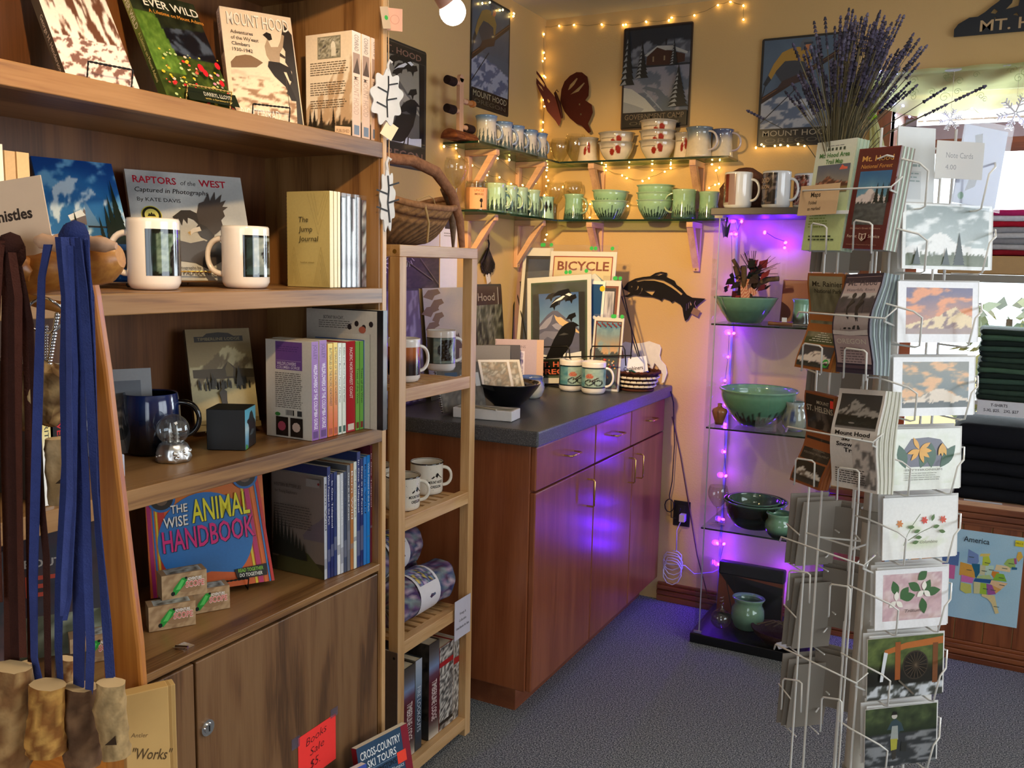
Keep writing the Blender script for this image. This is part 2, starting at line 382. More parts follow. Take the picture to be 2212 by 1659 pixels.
# ================================================================ the room
XL, YB, ZC = -1.855, 3.81, 2.60
XR, YF = 2.9, -2.4
def struct(g, name, bevel=0.):
    o = g.build(name, bevel=bevel); o['kind'] = 'structure'; return o
g = G('carpet'); g.box(XL-.1, XR+.1, YF-.1, YB+.6, -.05, 0); struct(g, 'floor')
g = G('ceiling_paint'); g.box(XL-.1, XR+.1, YF-.1, YB+.1, ZC, ZC+.05); struct(g, 'ceiling')
g = G('wall_paint'); g.box(XL-.1, XL, YF-.1, YB+.1, 0, ZC); struct(g, 'wall_left')
WX0, WX1, WZ0, WZ1 = -.37, 1.45, .64, 2.17
g = G('wall_paint')
g.box(XL, WX0, YB, YB+.1, 0, ZC); g.box(WX1, XR, YB, YB+.1, 0, ZC)
g.box(WX0, WX1, YB, YB+.1, 0, WZ0-.03); g.box(WX0, WX1, YB, YB+.1, WZ1, ZC)
struct(g, 'wall_back')
g = G('wall_paint')   # right wall with a long window opening
g.box(XR, XR+.1, YF, .3, 0, ZC); g.box(XR, XR+.1, 2.9, YB, 0, ZC); g.box(XR, XR+.1, .3, 2.9, 0, .9); g.box(XR, XR+.1, .3, 2.9, 2.3, ZC); struct(g, 'wall_right')
g = G('wall_paint')   # shopfront wall behind
g.box(XL, -.1, YF-.1, YF, 0, ZC); g.box(1.9, XR, YF-.1, YF, 0, ZC); g.box(-.1, 1.9, YF-.1, YF, 0, .6); g.box(-.1, 1.9, YF-.1, YF, 2.4, ZC); struct(g, 'wall_front')
g = G('trim_y')
for y0, y1 in ((.3, .36), (1.57, 1.63), (2.84, 2.9)): g.box(XR-.02, XR+.06, y0, y1, .9, 2.3)
for z0, z1 in ((.88, .94), (2.26, 2.32)): g.box(XR-.02, XR+.06, .3, 2.9, z0, z1)
struct(g, 'window_2')
g = G('trim_x')
for x0, x1 in ((-.1, -.04), (.87, .93), (1.84, 1.9)): g.box(x0, x1, YF-.06, YF+.02, .6, 2.4)
for z0, z1 in ((.58, .64), (2.36, 2.42)): g.box(-.1, 1.9, YF-.06, YF+.02, z0, z1)
struct(g, 'window_3')
def mould(g, x0, x1, z, prof, y):
    # stepped moulding: list of (depth, height)
    for d, h in prof: g.box(x0, x1, y-d, y+.002, z, z+h); z += h
g = G('trim_x'); mould(g, -1.215, -.5, 0, [(.020, .026), (.016, .007), (.024, .018), (.016, .006), (.022, .016), (.012, .012)], YB)
mould(g, -.5, WX1+.6, 0, [(.024, .022), (.018, .006), (.027, .018), (.018, .006), (.025, .015), (.014, .012)], YB); struct(g, 'baseboard_back', .002)
g = G('trim_x'); mould(g, -.5, WX1+.6, .545, [(.016, .012), (.026, .014), (.020, .005), (.030, .020), (.022, .006), (.034, .022)], YB); struct(g, 'trim_1', .002)
g = G('trim_z')   # tongue and groove wainscot
x = -.5
while x < WX1+.5: g.box(x+.0015, min(x+.098, WX1+.6), YB-.010, YB, .08, .55); x += .0995
struct(g, 'trim_2', .002)
g = G('baseboard'if 0 else 'trim_y'); g.box(XL, XL+.014, YF, 2.48, 0, .085); struct(g, 'baseboard_left', .002)
# bay window: sill, jambs, casing and sash
g = G('wood_sill' if 0 else 'pale_x')
g.box(WX0, WX1, YB-.03, 4.5, WZ0-.03, WZ0+.0); g.mat = 'trim_z'
g.box(WX0-.075, WX0, YB-.016, YB+.12, WZ0, WZ1+.075); g.box(WX1, WX1+.075, YB-.016, YB+.12, WZ0, WZ1+.075)
g.box(WX0-.03, WX0, YB+.1, 4.5, WZ0-.03, WZ1+.02); g.box(WX1, WX1+.03, YB+.1, 4.5, WZ0-.03, WZ1+.02); g.mat = 'trim_x'
g.box(WX0, WX1, YB-.016, YB+.01, WZ1, WZ1+.075); g.box(WX0, WX1, YB+.1, 4.5, WZ1, WZ1+.02)
w = struct(g, 'window_1', .002)
g = G('satin', '#aeb6c6')
for x in (WX0+.0, .5, WX1-.045): g.box(x, x+.045, 4.40, 4.45, WZ0, WZ1)
g.box(WX0, WX1, 4.40, 4.45, WZ0, WZ0+.05); g.box(WX0, WX1, 4.40, 4.45, WZ1-.09, WZ1-.03)
g.build('window_frame', w)
g = G('trim_x')
for x in (WX0+.045, .455, .545, WX1-.09): g.box(x, x+.045, 4.41, 4.44, WZ0+.05, WZ1-.09)
g.box(WX0+.045, WX1-.045, 4.41, 4.44, WZ1-.15, WZ1-.09); g.build('window_sash', w)
g = G('pane'); g.box(WX0+.05, WX1-.05, 4.424, 4.428, WZ0+.05, WZ1-.1); g.build('window_pane', w)
# outdoors beyond the bay window
g = G('matte', '#b59a5a'); g.box(-6, 9, 4.6, 30, -1.6, -1.5, '#c9ac66'); o = struct(g, 'ground')
r = random.Random(3)
for k, (x, y, s, c) in enumerate(((1.6, 9.5, 1.5, '#4c5540'), (.3, 13, 1.2, '#58604a'), (3.6, 14, 2., '#464e38'), (2.3, 7.2, .55, '#8a7a40'), (1.2, 7.0, .5, '#9a8440'))):
    g = G('bark', c); g.cyl((0, 0, -1.5-0), (0, 0, s*.5), s*.07, s*.03, 8, '#4a3a2c')
    for i in range(150):
        a = r.uniform(0, 2*PI); q = r.random()**.5; z = r.uniform(-.9, .8)*s; rr = s*.62*(1-abs(z/s)*.6)*q
        p = Vector((rr*cos(a), rr*sin(a), z-.1*s)); e = s*r.uniform(.05, .11); n = Vector((r.gauss(0, 1), r.gauss(0, 1), r.gauss(0, 1))).normalized(); u = n.orthogonal()*e; w2 = n.cross(u)
        g.add([p-u-w2*.4, p+u-w2*.5, p+u*.7+w2, p-u*.6+w2*.8], [(0, 1, 2, 3)], mix(rgb(c), (.8, .7, .35), r.random()*.4))
    o = g.build('garden_tree', None, at(x, y, .35 if k < 3 else -.75))
    tag(o, ['broad dark tree seen outside through the bay window, behind the green shirts', 'slim tree outside seen through the left of the bay window', 'tall dark tree furthest right outside the bay window', 'yellow autumn bush outside behind the black hoodies, right', 'yellow autumn bush outside behind the black hoodies, left'][k], 'tree' if k < 3 else 'bush', 'plants outside the window')

# ================================================================ bookcase
FX, BX, BY0, BY1 = -1.08, -1.39, .30, 1.505
SH = (1.735, 1.448, 1.162, .871)
bk = thing('bookcase', 'tall oak bookcase with four open shelves and locking cupboard doors below', 'bookcase', at(FX, .9, 0))
def bkp(g, name, par=None, bevel=0.): return g.build(name, par or bk, Matrix.Translation((0, 0, 0)) if par else None, bevel)
def bw(m, x0, x1, y0, y1, z0, z1): g = G(m); g.box(x0-FX, x1-FX, y0-.9, y1-.9, z0, z1); return g
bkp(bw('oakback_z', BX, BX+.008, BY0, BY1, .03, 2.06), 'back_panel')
bkp(bw('oak_z', BX, FX-.004, BY1-.02, BY1, .0, 2.06), 'side_panel'); bkp(bw('oak_z', BX, FX-.004, BY0, BY0+.02, .0, 2.06), 'side_panel')
s = bkp(bw('bamboo_z', FX-.004, FX, BY1-.0125, BY1, .0, 2.06), 'edge_strip'); s['label'] = 'pale plywood edge strip'
bkp(bw('oak_y', BX+.008, FX, BY0+.02, BY1-.02, 2.022, 2.06), 'top_board')
for z in SH:
    sh = bkp(bw('oak_y', BX+.008, FX-.018, BY0+.02, BY1-.02, z-.022, z), 'shelf')
    bkp(bw('oak_y', FX-.018, FX, BY0+.02, BY1-.0125 if z > 1 else BY1-.02, z-(.031 if z > 1 else .014), z), 'shelf_edge', sh, .0015)
bkp(bw('oak_y', FX-.05, FX-.03, BY0+.02, BY1-.02, 0, .09), 'toe_kick')
for y0, y1, nm in ((.50, .981, 'l'), (.986, 1.477, 'r')):
    d = bkp(bw('oakpanel_z', FX-.02, FX, y0, y1, .095, .852), 'door', None, .002)
    if nm == 'r':
        g = G('chrome'); P = on_x(446, 1571, FX); c = Vector((P.x-FX, P.y-.9, P.z)); g.cyl(c, c+Vector((.004, 0, 0)), .0135, .0135, 24); g.cyl(c, c+Vector((.007, 0, 0)), .0095, .0085, 24)
        g.col = '#101010'; g.mat = 'matte'; g.box(c.x+.0068, c.x+.0075, c.y-.001, c.y+.001, c.z-.005, c.z+.005); lk = bkp(g, 'lock', d); lk['label'] = 'round chrome cupboard lock'
g = G('chrome'); P = on_z(397, 1398, SH[3]); g.box(-.012, .012, -.012, .012, 0, .002); g.cyl((-.005, -.012, .004), (.014, -.004, .004), .0035, n=10)
o = g.build('latch', bk, Matrix.Translation((P.x-FX, P.y-.9, SH[3]))); o['label'] = 'small chrome latch on shelf'

# ================================================================ base cabinet and worktop
CF = -1.215
cb = thing('base_cabinet', 'reddish wood base cabinet with three drawers and three doors under the grey worktop', 'cabinet', at(-1.5, 3.15, 0))
def cbx(m, x0, x1, y0, y1, z0, z1, name, par=None, bevel=0.):
    g = G(m); g.box(x0+1.5, x1+1.5, y0-3.15, y1-3.15, z0, z1); return g.build(name, par or cb, Matrix() if par else None, bevel)
cbx('cherry_z', XL+.002, CF-.02, 2.50, 3.80, .105, .935, 'carcass', None, .004)
cbx('cherry_y', XL+.002, CF-.085, 2.56, 3.80, 0, .11, 'toe_kick')
def handle(par, y, z, vert, l=.085):
    g = G('brass'); a = Vector((0, 0, 1)) if vert else Vector((0, 1, 0)); c = Vector((CF+1.5, y-3.15, z)); p = []
    for s_, d in ((-1, 0), (-1, .024), (-.9, .029), (.9, .029), (1, .024), (1, 0)): p.append(c+a*s_*l/2+Vector((d, 0, 0)))
    g.tube(p, .0032, 8); g.build('handle', par, Matrix())
for y0, y1, hy in ((2.503, 2.992, 2.76), (2.996, 3.366, 3.19), (3.370, 3.79, 3.585)):
    d = cbx('cherry_z', CF-.02, CF, y0, y1, .785, .928, 'drawer', None, .004); handle(d, hy, .865, False)
for y0, y1, hy in ((2.503, 2.992, 2.93), (2.996, 3.40, 3.355), (3.404, 3.79, 3.45)):
    d = cbx('cherry_z', CF-.02, CF, y0, y1, .108, .779, 'door', None, .004); handle(d, hy, .69, True, .10)
g = G('laminate'); g.box(XL+.002, -1.19, 2.46, YB-.002, .937, .988)
tag(g.build('worktop', None, None, .006), 'speckled dark grey laminate worktop along the left wall', 'worktop')
CT = .989

# ================================================================ slatted ladder rack
RX, RBX, RY0, RY1 = -1.36, -1.665, 1.955, 2.362
rk = thing('slatted_rack', 'narrow pale bamboo shelf rack with slatted shelves beside the bookcase', 'rack', at(-1.5, 2.15, 0))
def rkx(g, name, par=None, bevel=.0015): g.T = Matrix(); return g.build(name, par or rk, Matrix() if par else None, bevel)
def rb(g, x0, x1, y0, y1, z0, z1): g.box(x0+1.5, x1+1.5, y0-2.15, y1-2.15, z0, z1)
for x in (RX-.032, RBX):
    for y in (RY0, RY1-.032):
        g = G('bamboo_z'); rb(g, x, x+.032, y, y+.032, 0, 1.515); rkx(g, 'post')
for x in (RX-.032, RBX): g = G('bamboo_y'); rb(g, x, x+.032, RY0, RY1, 1.515, 1.546); rkx(g, 'top_rail')
for y in (RY0, RY1-.032): g = G('bamboo_x'); rb(g, RBX+.032, RX-.032, y, y+.032, 1.515, 1.546); rkx(g, 'top_rail')
g = G('brass'); g.cyl((RX+1.5-.016, RY0-2.15-.0015, 1.528), (RX+1.5-.016, RY0-2.15, 1.528), .006, n=14); rkx(g, 'bolt', None, 0)
RS = (1.163, .803, .448, .062)
for z in RS:
    g = G('bamboo_y'); rb(g, RX-.03, RX-.001, RY0+.0325, RY1-.0325, z-.037, z); f = rkx(g, 'shelf_rail'); g = G('bamboo_y'); rb(g, RBX+.001, RBX+.03, RY0+.0325, RY1-.0325, z-.037, z); rkx(g, 'shelf_rail'); g = G('bamboo_x'); y = RY0+.036
    for i in range(9): rb(g, RBX+.02, RX-.02, y, y+.022, z-.012, z-.001); y += .0355
    rkx(g, 'slats', f)

# ================================================================ glass wall shelves and brackets
GZ = (1.952, 1.702); GXO, GYO, GXE = -1.70, 3.655, -.955
for z, nm in zip(GZ, ('upper', 'lower')):
    for which in (0, 1):
        a = (XL+.001, GXO, 2.946, YB-.001) if which == 0 else (GXO+.003, GXE, GYO, YB-.001)
        g = G('shelf_glass'); g.box(a[0], a[1], a[2], a[3], z-.008, z)
        tag(g.build('glass_shelf'), '%s glass shelf on the %s with dark green edge' % (nm, 'left wall, holding %s mugs' % ('blue' if nm == 'upper' else 'green') if which == 0 else 'back wall, holding %s bowls' % ('cream' if nm == 'upper' else 'green')), 'shelf', 'glass wall shelves')
        o = COL.objects[-1]
        e = G('edge_glass')
        if which == 0: e.box(GXO, GXO+.0012, 2.946, GYO, z-.008, z); e.box(XL+.001, GXO, 2.9448, 2.946, z-.008, z)
        else: e.box(GXO+.003, GXE, GYO-.0012, GYO, z-.008, z); e.box(GXE, GXE+.0012, GYO, YB-.001, z-.008, z)
        e.build('polished_edge', o)
def bracket(along, wallaxis, label, z):
    # arm under the glass, leg on the wall, diagonal brace
    M = at(XL, along, z-.009, -90) if wallaxis == 'x' else at(along, YB, z-.009, 180)
    # local: +y runs out from the wall ... facing rotated so that local -? ; build with y outwards
    M = (Matrix.Translation((XL, along, z-.009)) @ Matrix(((0, 1, 0, 0), (-1, 0, 0, 0), (0, 0, 1, 0), (0, 0, 0, 1)))) if wallaxis == 'x' else (Matrix.Translation((along, YB, z-.009)) @ Matrix(((-1, 0, 0, 0), (0, -1, 0, 0), (0, 0, 1, 0), (0, 0, 0, 1))))
    t = thing('wooden_bracket', label, 'bracket', M, 'shelf brackets')
    g = G('pale_y'); g.box(-.014, .014, .001, .142, -.024, 0); g.build('arm', t, None, .002)
    g = G('pale_z'); g.box(-.014, .014, .001, .020, -.205, -.024); g.build('wall_plate', t, None, .002)
    g = G('pale_y'); v = [(s_*.014, y, zz) for s_ in (-1, 1) for y, zz in ((.105, -.024), (.135, -.024), (.020, -.190), (.020, -.155))]
    g.add(v, [(0, 1, 2, 3)[::-1], (4, 5, 6, 7), (0, 4, 7, 3), (1, 2, 6, 5), (2, 3, 7, 6), (0, 1, 5, 4)]); g.build('brace', t)
    g = G('brass'); g.cyl((0, .020, -.197), (0, .0215, -.197), .004, n=10); g.build('screw', t)
for z, nm in zip(GZ, ('upper', 'lower')):
    bracket(3.12, 'x', 'wooden bracket under the %s left wall shelf, nearest the bookcase' % nm, z)
    bracket(3.55, 'x', 'wooden bracket under the %s left wall shelf, nearest the corner' % nm, z)
    bracket(-1.555, 'y', 'wooden bracket under the %s back wall shelf, left one' % nm, z)
    bracket(-1.105, 'y', 'wooden bracket under the %s back wall shelf, right one' % nm, z)

# ================================================================ glass display cabinet
DX0, DX1, DY0, DY1, DZT = -.948, -.488, 3.415, 3.80, 1.704
dc = thing('display_cabinet', 'tall glass display cabinet with black base, lit by purple fairy lights', 'cabinet', at(-.72, 3.6, 0))
def dcx(g, name, bevel=0.): return g.build(name, dc, None, bevel)
def db(m, x0, x1, y0, y1, z0, z1, c=None): g = G(m, c or '#808080'); g.box(x0+.72, x1+.72, y0-3.6, y1-3.6, z0, z1); return g
dcx(db('black_plastic', DX0, DX1, DY0, DY1, 0, .040), 'base', .003)
dcx(db('satin', DX0, DX1, DY0, DY1, DZT, DZT+.026, '#4a4440'), 'top_board', .002)
for a in ((DX0+.012, DX1-.012, DY0+.012, DY0+.016), (DX0+.012, DX0+.016, DY0+.016, DY1-.01), (DX1-.016, DX1-.012, DY0+.016, DY1-.01)): dcx(db('pane', *a, .041, DZT-.001), 'glass_panel')
for x in (DX0+.010, DX1-.018): dcx(db('satin', x, x+.008, DY1-.018, DY1-.01, .041, DZT, '#8a8894'), 'corner_post')
dcx(db('satin', DX0+.032, DX0+.036, DY0+.010, DY0+.014, .05, DZT-.01, '#9a98a4'), 'door_edge')
DS = (1.291, .884, .477)
for z in DS:
    dcx(db('shelf_glass', DX0+.018, DX1-.018, DY0+.022, DY1-.02, z-.006, z), 'glass_shelf'); dcx(db('edge_glass', DX0+.018, DX1-.018, DY0+.0205, DY0+.022, z-.006, z), 'shelf_edge')
for z in (.041, DZT-.012): g = db('chrome', DX0+.014, DX0+.045, DY0+.006, DY0+.012, z, z+.010); dcx(g, 'hinge')
t = thing('added_ceiling_light', 'unseen square light panel added above the aisle to light the shelves', 'ceiling light', at(-.15, .95, 2.585)); g = G('satin', '#d8d8d4'); g.box(-.33, .33, -.33, .33, .004, .014); g.build('frame', t)  # out-of-view fixture made up to go with the overhead fill
# ================================================================ books
def book(name, label, cat, w, h, t, M, front=None, back=None, spine=None, cov='#ffffff', pages='#e9dfc6', hard=False, group=None, mat='print', parts=True):
    th = thing(name, label, cat, M, group); o = .003 if hard else 0; ct = .0022 if hard else .0007
    g = G(mat, cov); g.box(0, w, 0, ct, 0, h); g.box(0, w, t-ct, t, 0, h); g.box(0, ct, ct, t-ct, 0, h)
    if front: g.T = FRONT(0); g.ly = 0; front(g, w, h)
    if back: g.T = BACK(w, t); g.ly = 0; back(g, w, h)
    if spine: g.T = SPINE(t); g.ly = 0; spine(g, t, h)
    g.build('cover', th)
    g = G('paper', pages); g.box(ct, w-o-.0005, ct+.0001, t-ct-.0001, o, h-o)
    g.build('pages', th); return th
def vspine(g, t, h, s, c, size=.45, top=.06, bold=.01, x=None, ln=None):
    # lettering running down a spine
    g.text(s, (t*.5-t*size*.36) if x is None else t*x, h*(1-top), t*size, c, 'L', (h*ln if ln else None), bold, 0, -PI/2)
def easel(label, M, w, mat, t=.012, lean=25, h=.10, group='display easels'):
    # M: unleaned frame at the middle of the book's lower front edge; back legs follow the book's back
    e = thing('wire_easel', label, 'easel', M, group)
    def twist(g, P, r=.0013):
        Q = []
        for a, b in zip(P[:-1], P[1:]):
            a, b = Vector(a), Vector(b); n = max(2, int((b-a).length/.003)); Q += [a.lerp(b, i/n) for i in range(n)]
        Q.append(Vector(P[-1])); d = .0010
        for ph in (0, PI): g.tube([p+Vector((0, cos(i*1.3+ph)*d, sin(i*1.3+ph)*d)) for i, p in enumerate(Q)], r*.8, 5)
    k = math.tan(rad(lean)); off = t/cos(rad(lean))+.0045; zb = -t*sin(rad(lean))-.0048
    g = G(mat); lip = .046 if M.translation.z > 1.7 else .024
    for x in (-w/2, w/2): twist(g, [(x, off+h*k, h), (x, off+zb*k, zb), (x, -.006, zb), (x, -.012-lip*.1, zb+lip)])
    twist(g, [(-w/2, -.012-lip*.1, zb+lip), (w/2, -.012-lip*.1, zb+lip)]); twist(g, [(-w/2, off+h*k, h), (w/2, off+h*k, h)])
    g.build('frame', e); g = G(mat); twist(g, [(0, off+h*k+.003, h), (0, min(off+h*k+.03, off+h*k+.02), zb)]); g.build('prop_leg', e); return e
def leanbook(easel_lb, easel_mat, ew, eh, name, lb, cat, w, h, t, x, y, z, yaw, lean, *a, **k):
    zz = z+t*sin(rad(lean))+.0085; b = book(name, lb, cat, w, h, t, at(x, y, zz, yaw, lean), *a, **k)
    if easel_lb: easel(easel_lb, at(x, y, zz, yaw) @ Matrix.Translation((w*.5, 0, 0)), ew, easel_mat, t, lean, eh)
    return b
zs = SH[0]+.003
# --- top shelf
def a_falls(g, w, h):
    def f(u, v):
        k = nz(u*7+v*2, v*3-u*2, 3); b = mix((.98, .93, .88), (.42, .27, .20), ss(.5, .62, k))
        if v < .38: b = mix((.96, .88, .84), (.5, .36, .32), ss(.52, .6, nz(u*3+v*9, v*14-u*7, 8)))
        return b
    g.grid(0, 0, w, h, 48, 80, f)
def s_falls(g, t, h): g.rect(0, 0, t, h, '#191412'); g.text('George H. Henderson', t*.35, h*.55, t*.42, '#e8e0d8', 'L', None, 0, 0, -PI/2)
leanbook('black twisted wire easel under the waterfall book', 'black_metal', .07, .09, 'hardback_book', 'dark-spined book with a sepia forest waterfall cover, leftmost on the top shelf', 'book', .115, .235, .02, -1.222, .905, SH[0], 80, 32, a_falls, None, s_falls, '#191412', hard=True)
def a_ever(g, w, h):
    r = random.Random(5)
    def f(u, v):
        if v > .66+.08*u: c = mix((.05, .07, .05), (.25, .28, .18), nz(u*9, v*9))
        elif v > .45: c = mix((.06, .07, .10), (.30, .34, .40), ss(.5, .75, nz(u*5, v*9+u*2, 4)))
        else: c = mix((.10, .16, .05), (.36, .42, .16), nz(u*12, v*20, 2))
        if u < .32+.25*(.7-v) and .28 < v < .8: c = mix((.22, .36, .10), (.50, .62, .26), nz(u*16, v*16, 6))
        return c
    g.grid(0, 0, w, h, 46, 84, f)
    for i in range(90):
        u, v = r.random(), r.uniform(.04, .52)*(1-.2*r.random()); c = r.choice(['#d8b832', '#c9a92a', '#d65a4a', '#e8c9b0', '#c42a30', '#b9c98a', '#e0d06a', '#d88aa0']); s = r.uniform(.008, .022)*w*1.3
        g.ell(u*w*.96+.02*w, v*h, s, s*.9, c, 7)
    for u, v, s in ((.62, .33, .045), (.66, .29, .04), (.86, .22, .035), (.9, .38, .04)): g.ell(u*w, v*h, s*w, s*w*1.5, '#d3202c', 9)
    g.rect(.25*w, .02*h, w, .13*h, '#1c2416'); g.text('DARRYL LLOYD', .5*w, .075*h, .036*h, '#f2ead0', 'L', .42*w); g.text('with a foreword by', .5*w, .045*h, .016*h, '#e8c870', 'L', .4*w)
    g.text('EVER WILD', .12*w, .815*h, .075*h, '#fbf3e2', 'L', .80*w, .012); g.text('A Lifetime on Mount Adams', .15*w, .755*h, .034*h, '#eaa040', 'L', .80*w)
def s_ever(g, t, h):
    g.grid(0, 0, t, h, 3, 20, vgrad('#4a5a28', '#3c4a22', '#7a8a3a', '#b8b870')); g.text('EVER WILD', t*.2, h*.96, t*.62, '#f8f2e0', 'L', .3*h, .012, 0, -PI/2); g.text('A Lifetime on Mount Adams', t*.36, h*.62, t*.42, '#f0e6a0', 'L', .42*h, 0, 0, -PI/2)
leanbook('gold twisted wire easel under the wildflower meadow book', 'brass', .085, .12, 'hardback_book', 'book with a wildflower meadow cover on a gold easel, top shelf', 'book', .132, .24, .018, -1.215, 1.085, SH[0], 80, 32, a_ever, None, s_ever, '#2a3a18', hard=True)
def a_hood(g, w, h):
    g.grid(0, 0, w, h, 6, 12, vgrad('#e0c49c', '#f0dcbc', '#f3e2c8', '#f0dcc0'))
    X = lambda *p: [(a*w, b*h) for a, b in p]
    g.grid(.06*w, 0, .98*w, .46*h, 44, 34, lambda u, v: mix((.95, .87, .76), (.62, .47, .34), ss(.45, .7, nz(u*5+v*5, v*9-u*3, 2))*(1 if v < .9-.25*abs(u-.3) else .2)))
    g.poly(X((.07, .52), (.15, .575), (.28, .60), (.36, .60), (.45, .575), (.52, .55), (.42, .50), (.2, .48), (.07, .47)), '#8a6c50')
    g.poly(X((.88, .93), (.985, .84), (.985, 0), (.90, .0), (.93, .25), (.80, .30), (.90, .42), (.92, .5), (.84, .58), (.86, .68), (.80, .75)), '#39332f')
    g.poly(X((.56, .80), (.62, .83), (.68, .82), (.69, .77), (.64, .755), (.60, .78)), '#2e2722')                                        # cap
    g.poly(X((.62, .77), (.66, .70), (.76, .71), (.80, .76), (.84, .83), (.87, .82), (.83, .71), (.78, .66), (.76, .57), (.64, .55), (.58, .62), (.57, .70)), '#b79f84')  # shirt, arm
    g.poly(X((.78, .66), (.85, .63), (.84, .61), (.77, .63)), '#4a3c32')
    g.poly(X((.60, .57), (.76, .57), (.90, .535), (.93, .40), (.87, .42), (.84, .49), (.80, .49), (.90, .32), (.94, .24), (.86, .24), (.80, .36), (.66, .44), (.58, .52)), '#2b2521')  # trousers
    g.line(X((.82, .44), (.82, .1)), .0009, '#5a4a3c')
    g.text('MOUNT HOOD', .085*w-.0012, .855*h-.0012, .115*h, '#8a7a66', 'L', .86*w, .004); g.text('MOUNT HOOD', .085*w, .855*h, .115*h, '#fff8ea', 'L', .86*w, .004)
    for i, (s_, ww) in enumerate((('Adventures', .31), ("of the Wy'east", .38), ('Climbers', .25), ('1930-1942', .28))): g.text(s_, .11*w, (.775-.052*i)*h, .032*h, '#3a2a1e', 'L', ww*w, .006)
    g.text('RIC CONRAD', .13*w, .05*h, .085*h, '#fff8ea', 'L', .54*w, .004)
def s_hood(g, t, h):
    g.grid(0, 0, t, h, 2, 10, vgrad('#d8b6a0', '#f0d8c4', '#f4e2d6')); g.rect(t*.1, h*.61, t*.9, h*.80, '#b09484'); g.poly([(t*.1, h*.61), (t*.6, h*.76), (t*.9, h*.61)], '#5c4a40')
    g.text('MOUNT HOOD', t*.18, h*.58, t*.6, '#c8a894', 'L', .36*h, .004, 0, -PI/2); g.text('CONRAD', t*.25, h*.97, t*.5, '#9a8a80', 'L', .15*h, .004, 0, -PI/2); g.rect(t*.2, h*.03, t*.8, h*.12, '#6a7a90')
def b_hood(g, w, h):
    g.grid(0, 0, w, h, 30, 40, scene('#f0dcc0', '#f2e2c8', '#f2e4cc', '#c8a884', '#4a3c2c', .16, [(0, .3), (.3, .42), (.55, .6), (.7, .62), (.85, .75), (1, .8)], 4))
    g.rect(.26*w, .76*h, .76*w, .97*h, '#8c8670'); g.grid(.28*w, .77*h, .74*w, .96*h, 20, 14, blotch(('#6a6654', '#8f8a74', '#c8c2ae', '#4a4840'), 5, 3)); g.ell(.6*w, .87*h, .05*w, .05*h, '#ece6d4'); g.rect(.56*w, .78*h, .66*w, .86*h, '#e4dcc8')
    g.greek(.1*w, .72*h, .82*w, 6, .022*h, .008*h, '#6a5a44'); g.greek(.1*w, .53*h, .82*w, 6, .022*h, .008*h, '#6a5a44'); g.greek(.1*w, .36*h, .82*w, 4, .022*h, .008*h, '#6a5a44')
    g.rect(0, 0, w, .12*h, '#3c3626'); g.ell(.86*w, .065*h, .055*w, None, '#f0c81e')
    for x in (.1, .2, .62, .36): fir(g, x*w, .1*h, .1*w, .18*h, '#2c241a')
leanbook('dark twisted wire easel under the cream climber book', 'black_metal', .07, .10, 'hardback_book', 'cream book with a climber on its cover, facing out on the top shelf', 'book', .138, .235, .022, -1.258, 1.268, SH[0], 60, 19, a_hood, b_hood, s_hood, '#ecd6b8', hard=True)
c3 = [(760, 779, 'showing its back cover with yellow dot'), (781, 799, 'in the middle of the three'), (801, 820, 'rightmost, beside the bookcase side')]
for u0, u1, lb in c3:
    y0, y1 = on_x(u0, 200, -1.095).y, on_x(u1, 200, -1.095).y
    book('hardback_book', 'cream climber book spine out, '+lb, 'book', .112, .196, y1-y0-.001, at(-1.095, y1, SH[0]+.0005, 180), None, b_hood, s_hood, '#ecd6b8', hard=True, group='climber books standing spine out')
g = G('paper', '#c9a884'); g.box(0, .03, 0, .0012, 0, .016); g.T = FRONT(0); g.text('PUBLISHED', .003, .005, .006, '#5a3a28', 'L', .024)
tag(g.build('price_card', None, at(-1.105, 1.375, SH[0]+.0005, 50)), 'tiny tan card at the foot of the spine-out climber books', 'card')

# --- second shelf
z2 = SH[1]+.001
for i, (u0, u1, vt, c, lb) in enumerate(((-22, 12, 308, '#dfe0d2', 'white'), (14, 38, 325, '#c9a878', 'first cream'), (40, 68, 328, '#d8b684', 'second cream'))):
    y0, y1 = on_x(u0, 450, -1.17).y, on_x(u1, 450, -1.17).y; h = on_x(u0, vt, -1.17).z-z2
    def sp(g, t, h, i=i):
        if i == 0: g.text('PONY EXPRESS', t*.3, h*.95, t*.42, '#20242a', 'L', h*.85, .012, 0, -PI/2); g.text('the story of', t*.08, h*.5, t*.16, '#6a6a60', 'L', h*.4, 0, 0, -PI/2)
    book('paperback_book', {0: 'white-spined book standing at the far left of the second shelf', 1: 'cream book standing fore edge out beside the white one', 2: 'cream book standing fore edge out beside the blue mountain book'}[i], 'book', .12, h, y1-y0-.001, at(-1.17, y1, z2, 180), None, None, sp, c, '#e6c894', group=None)
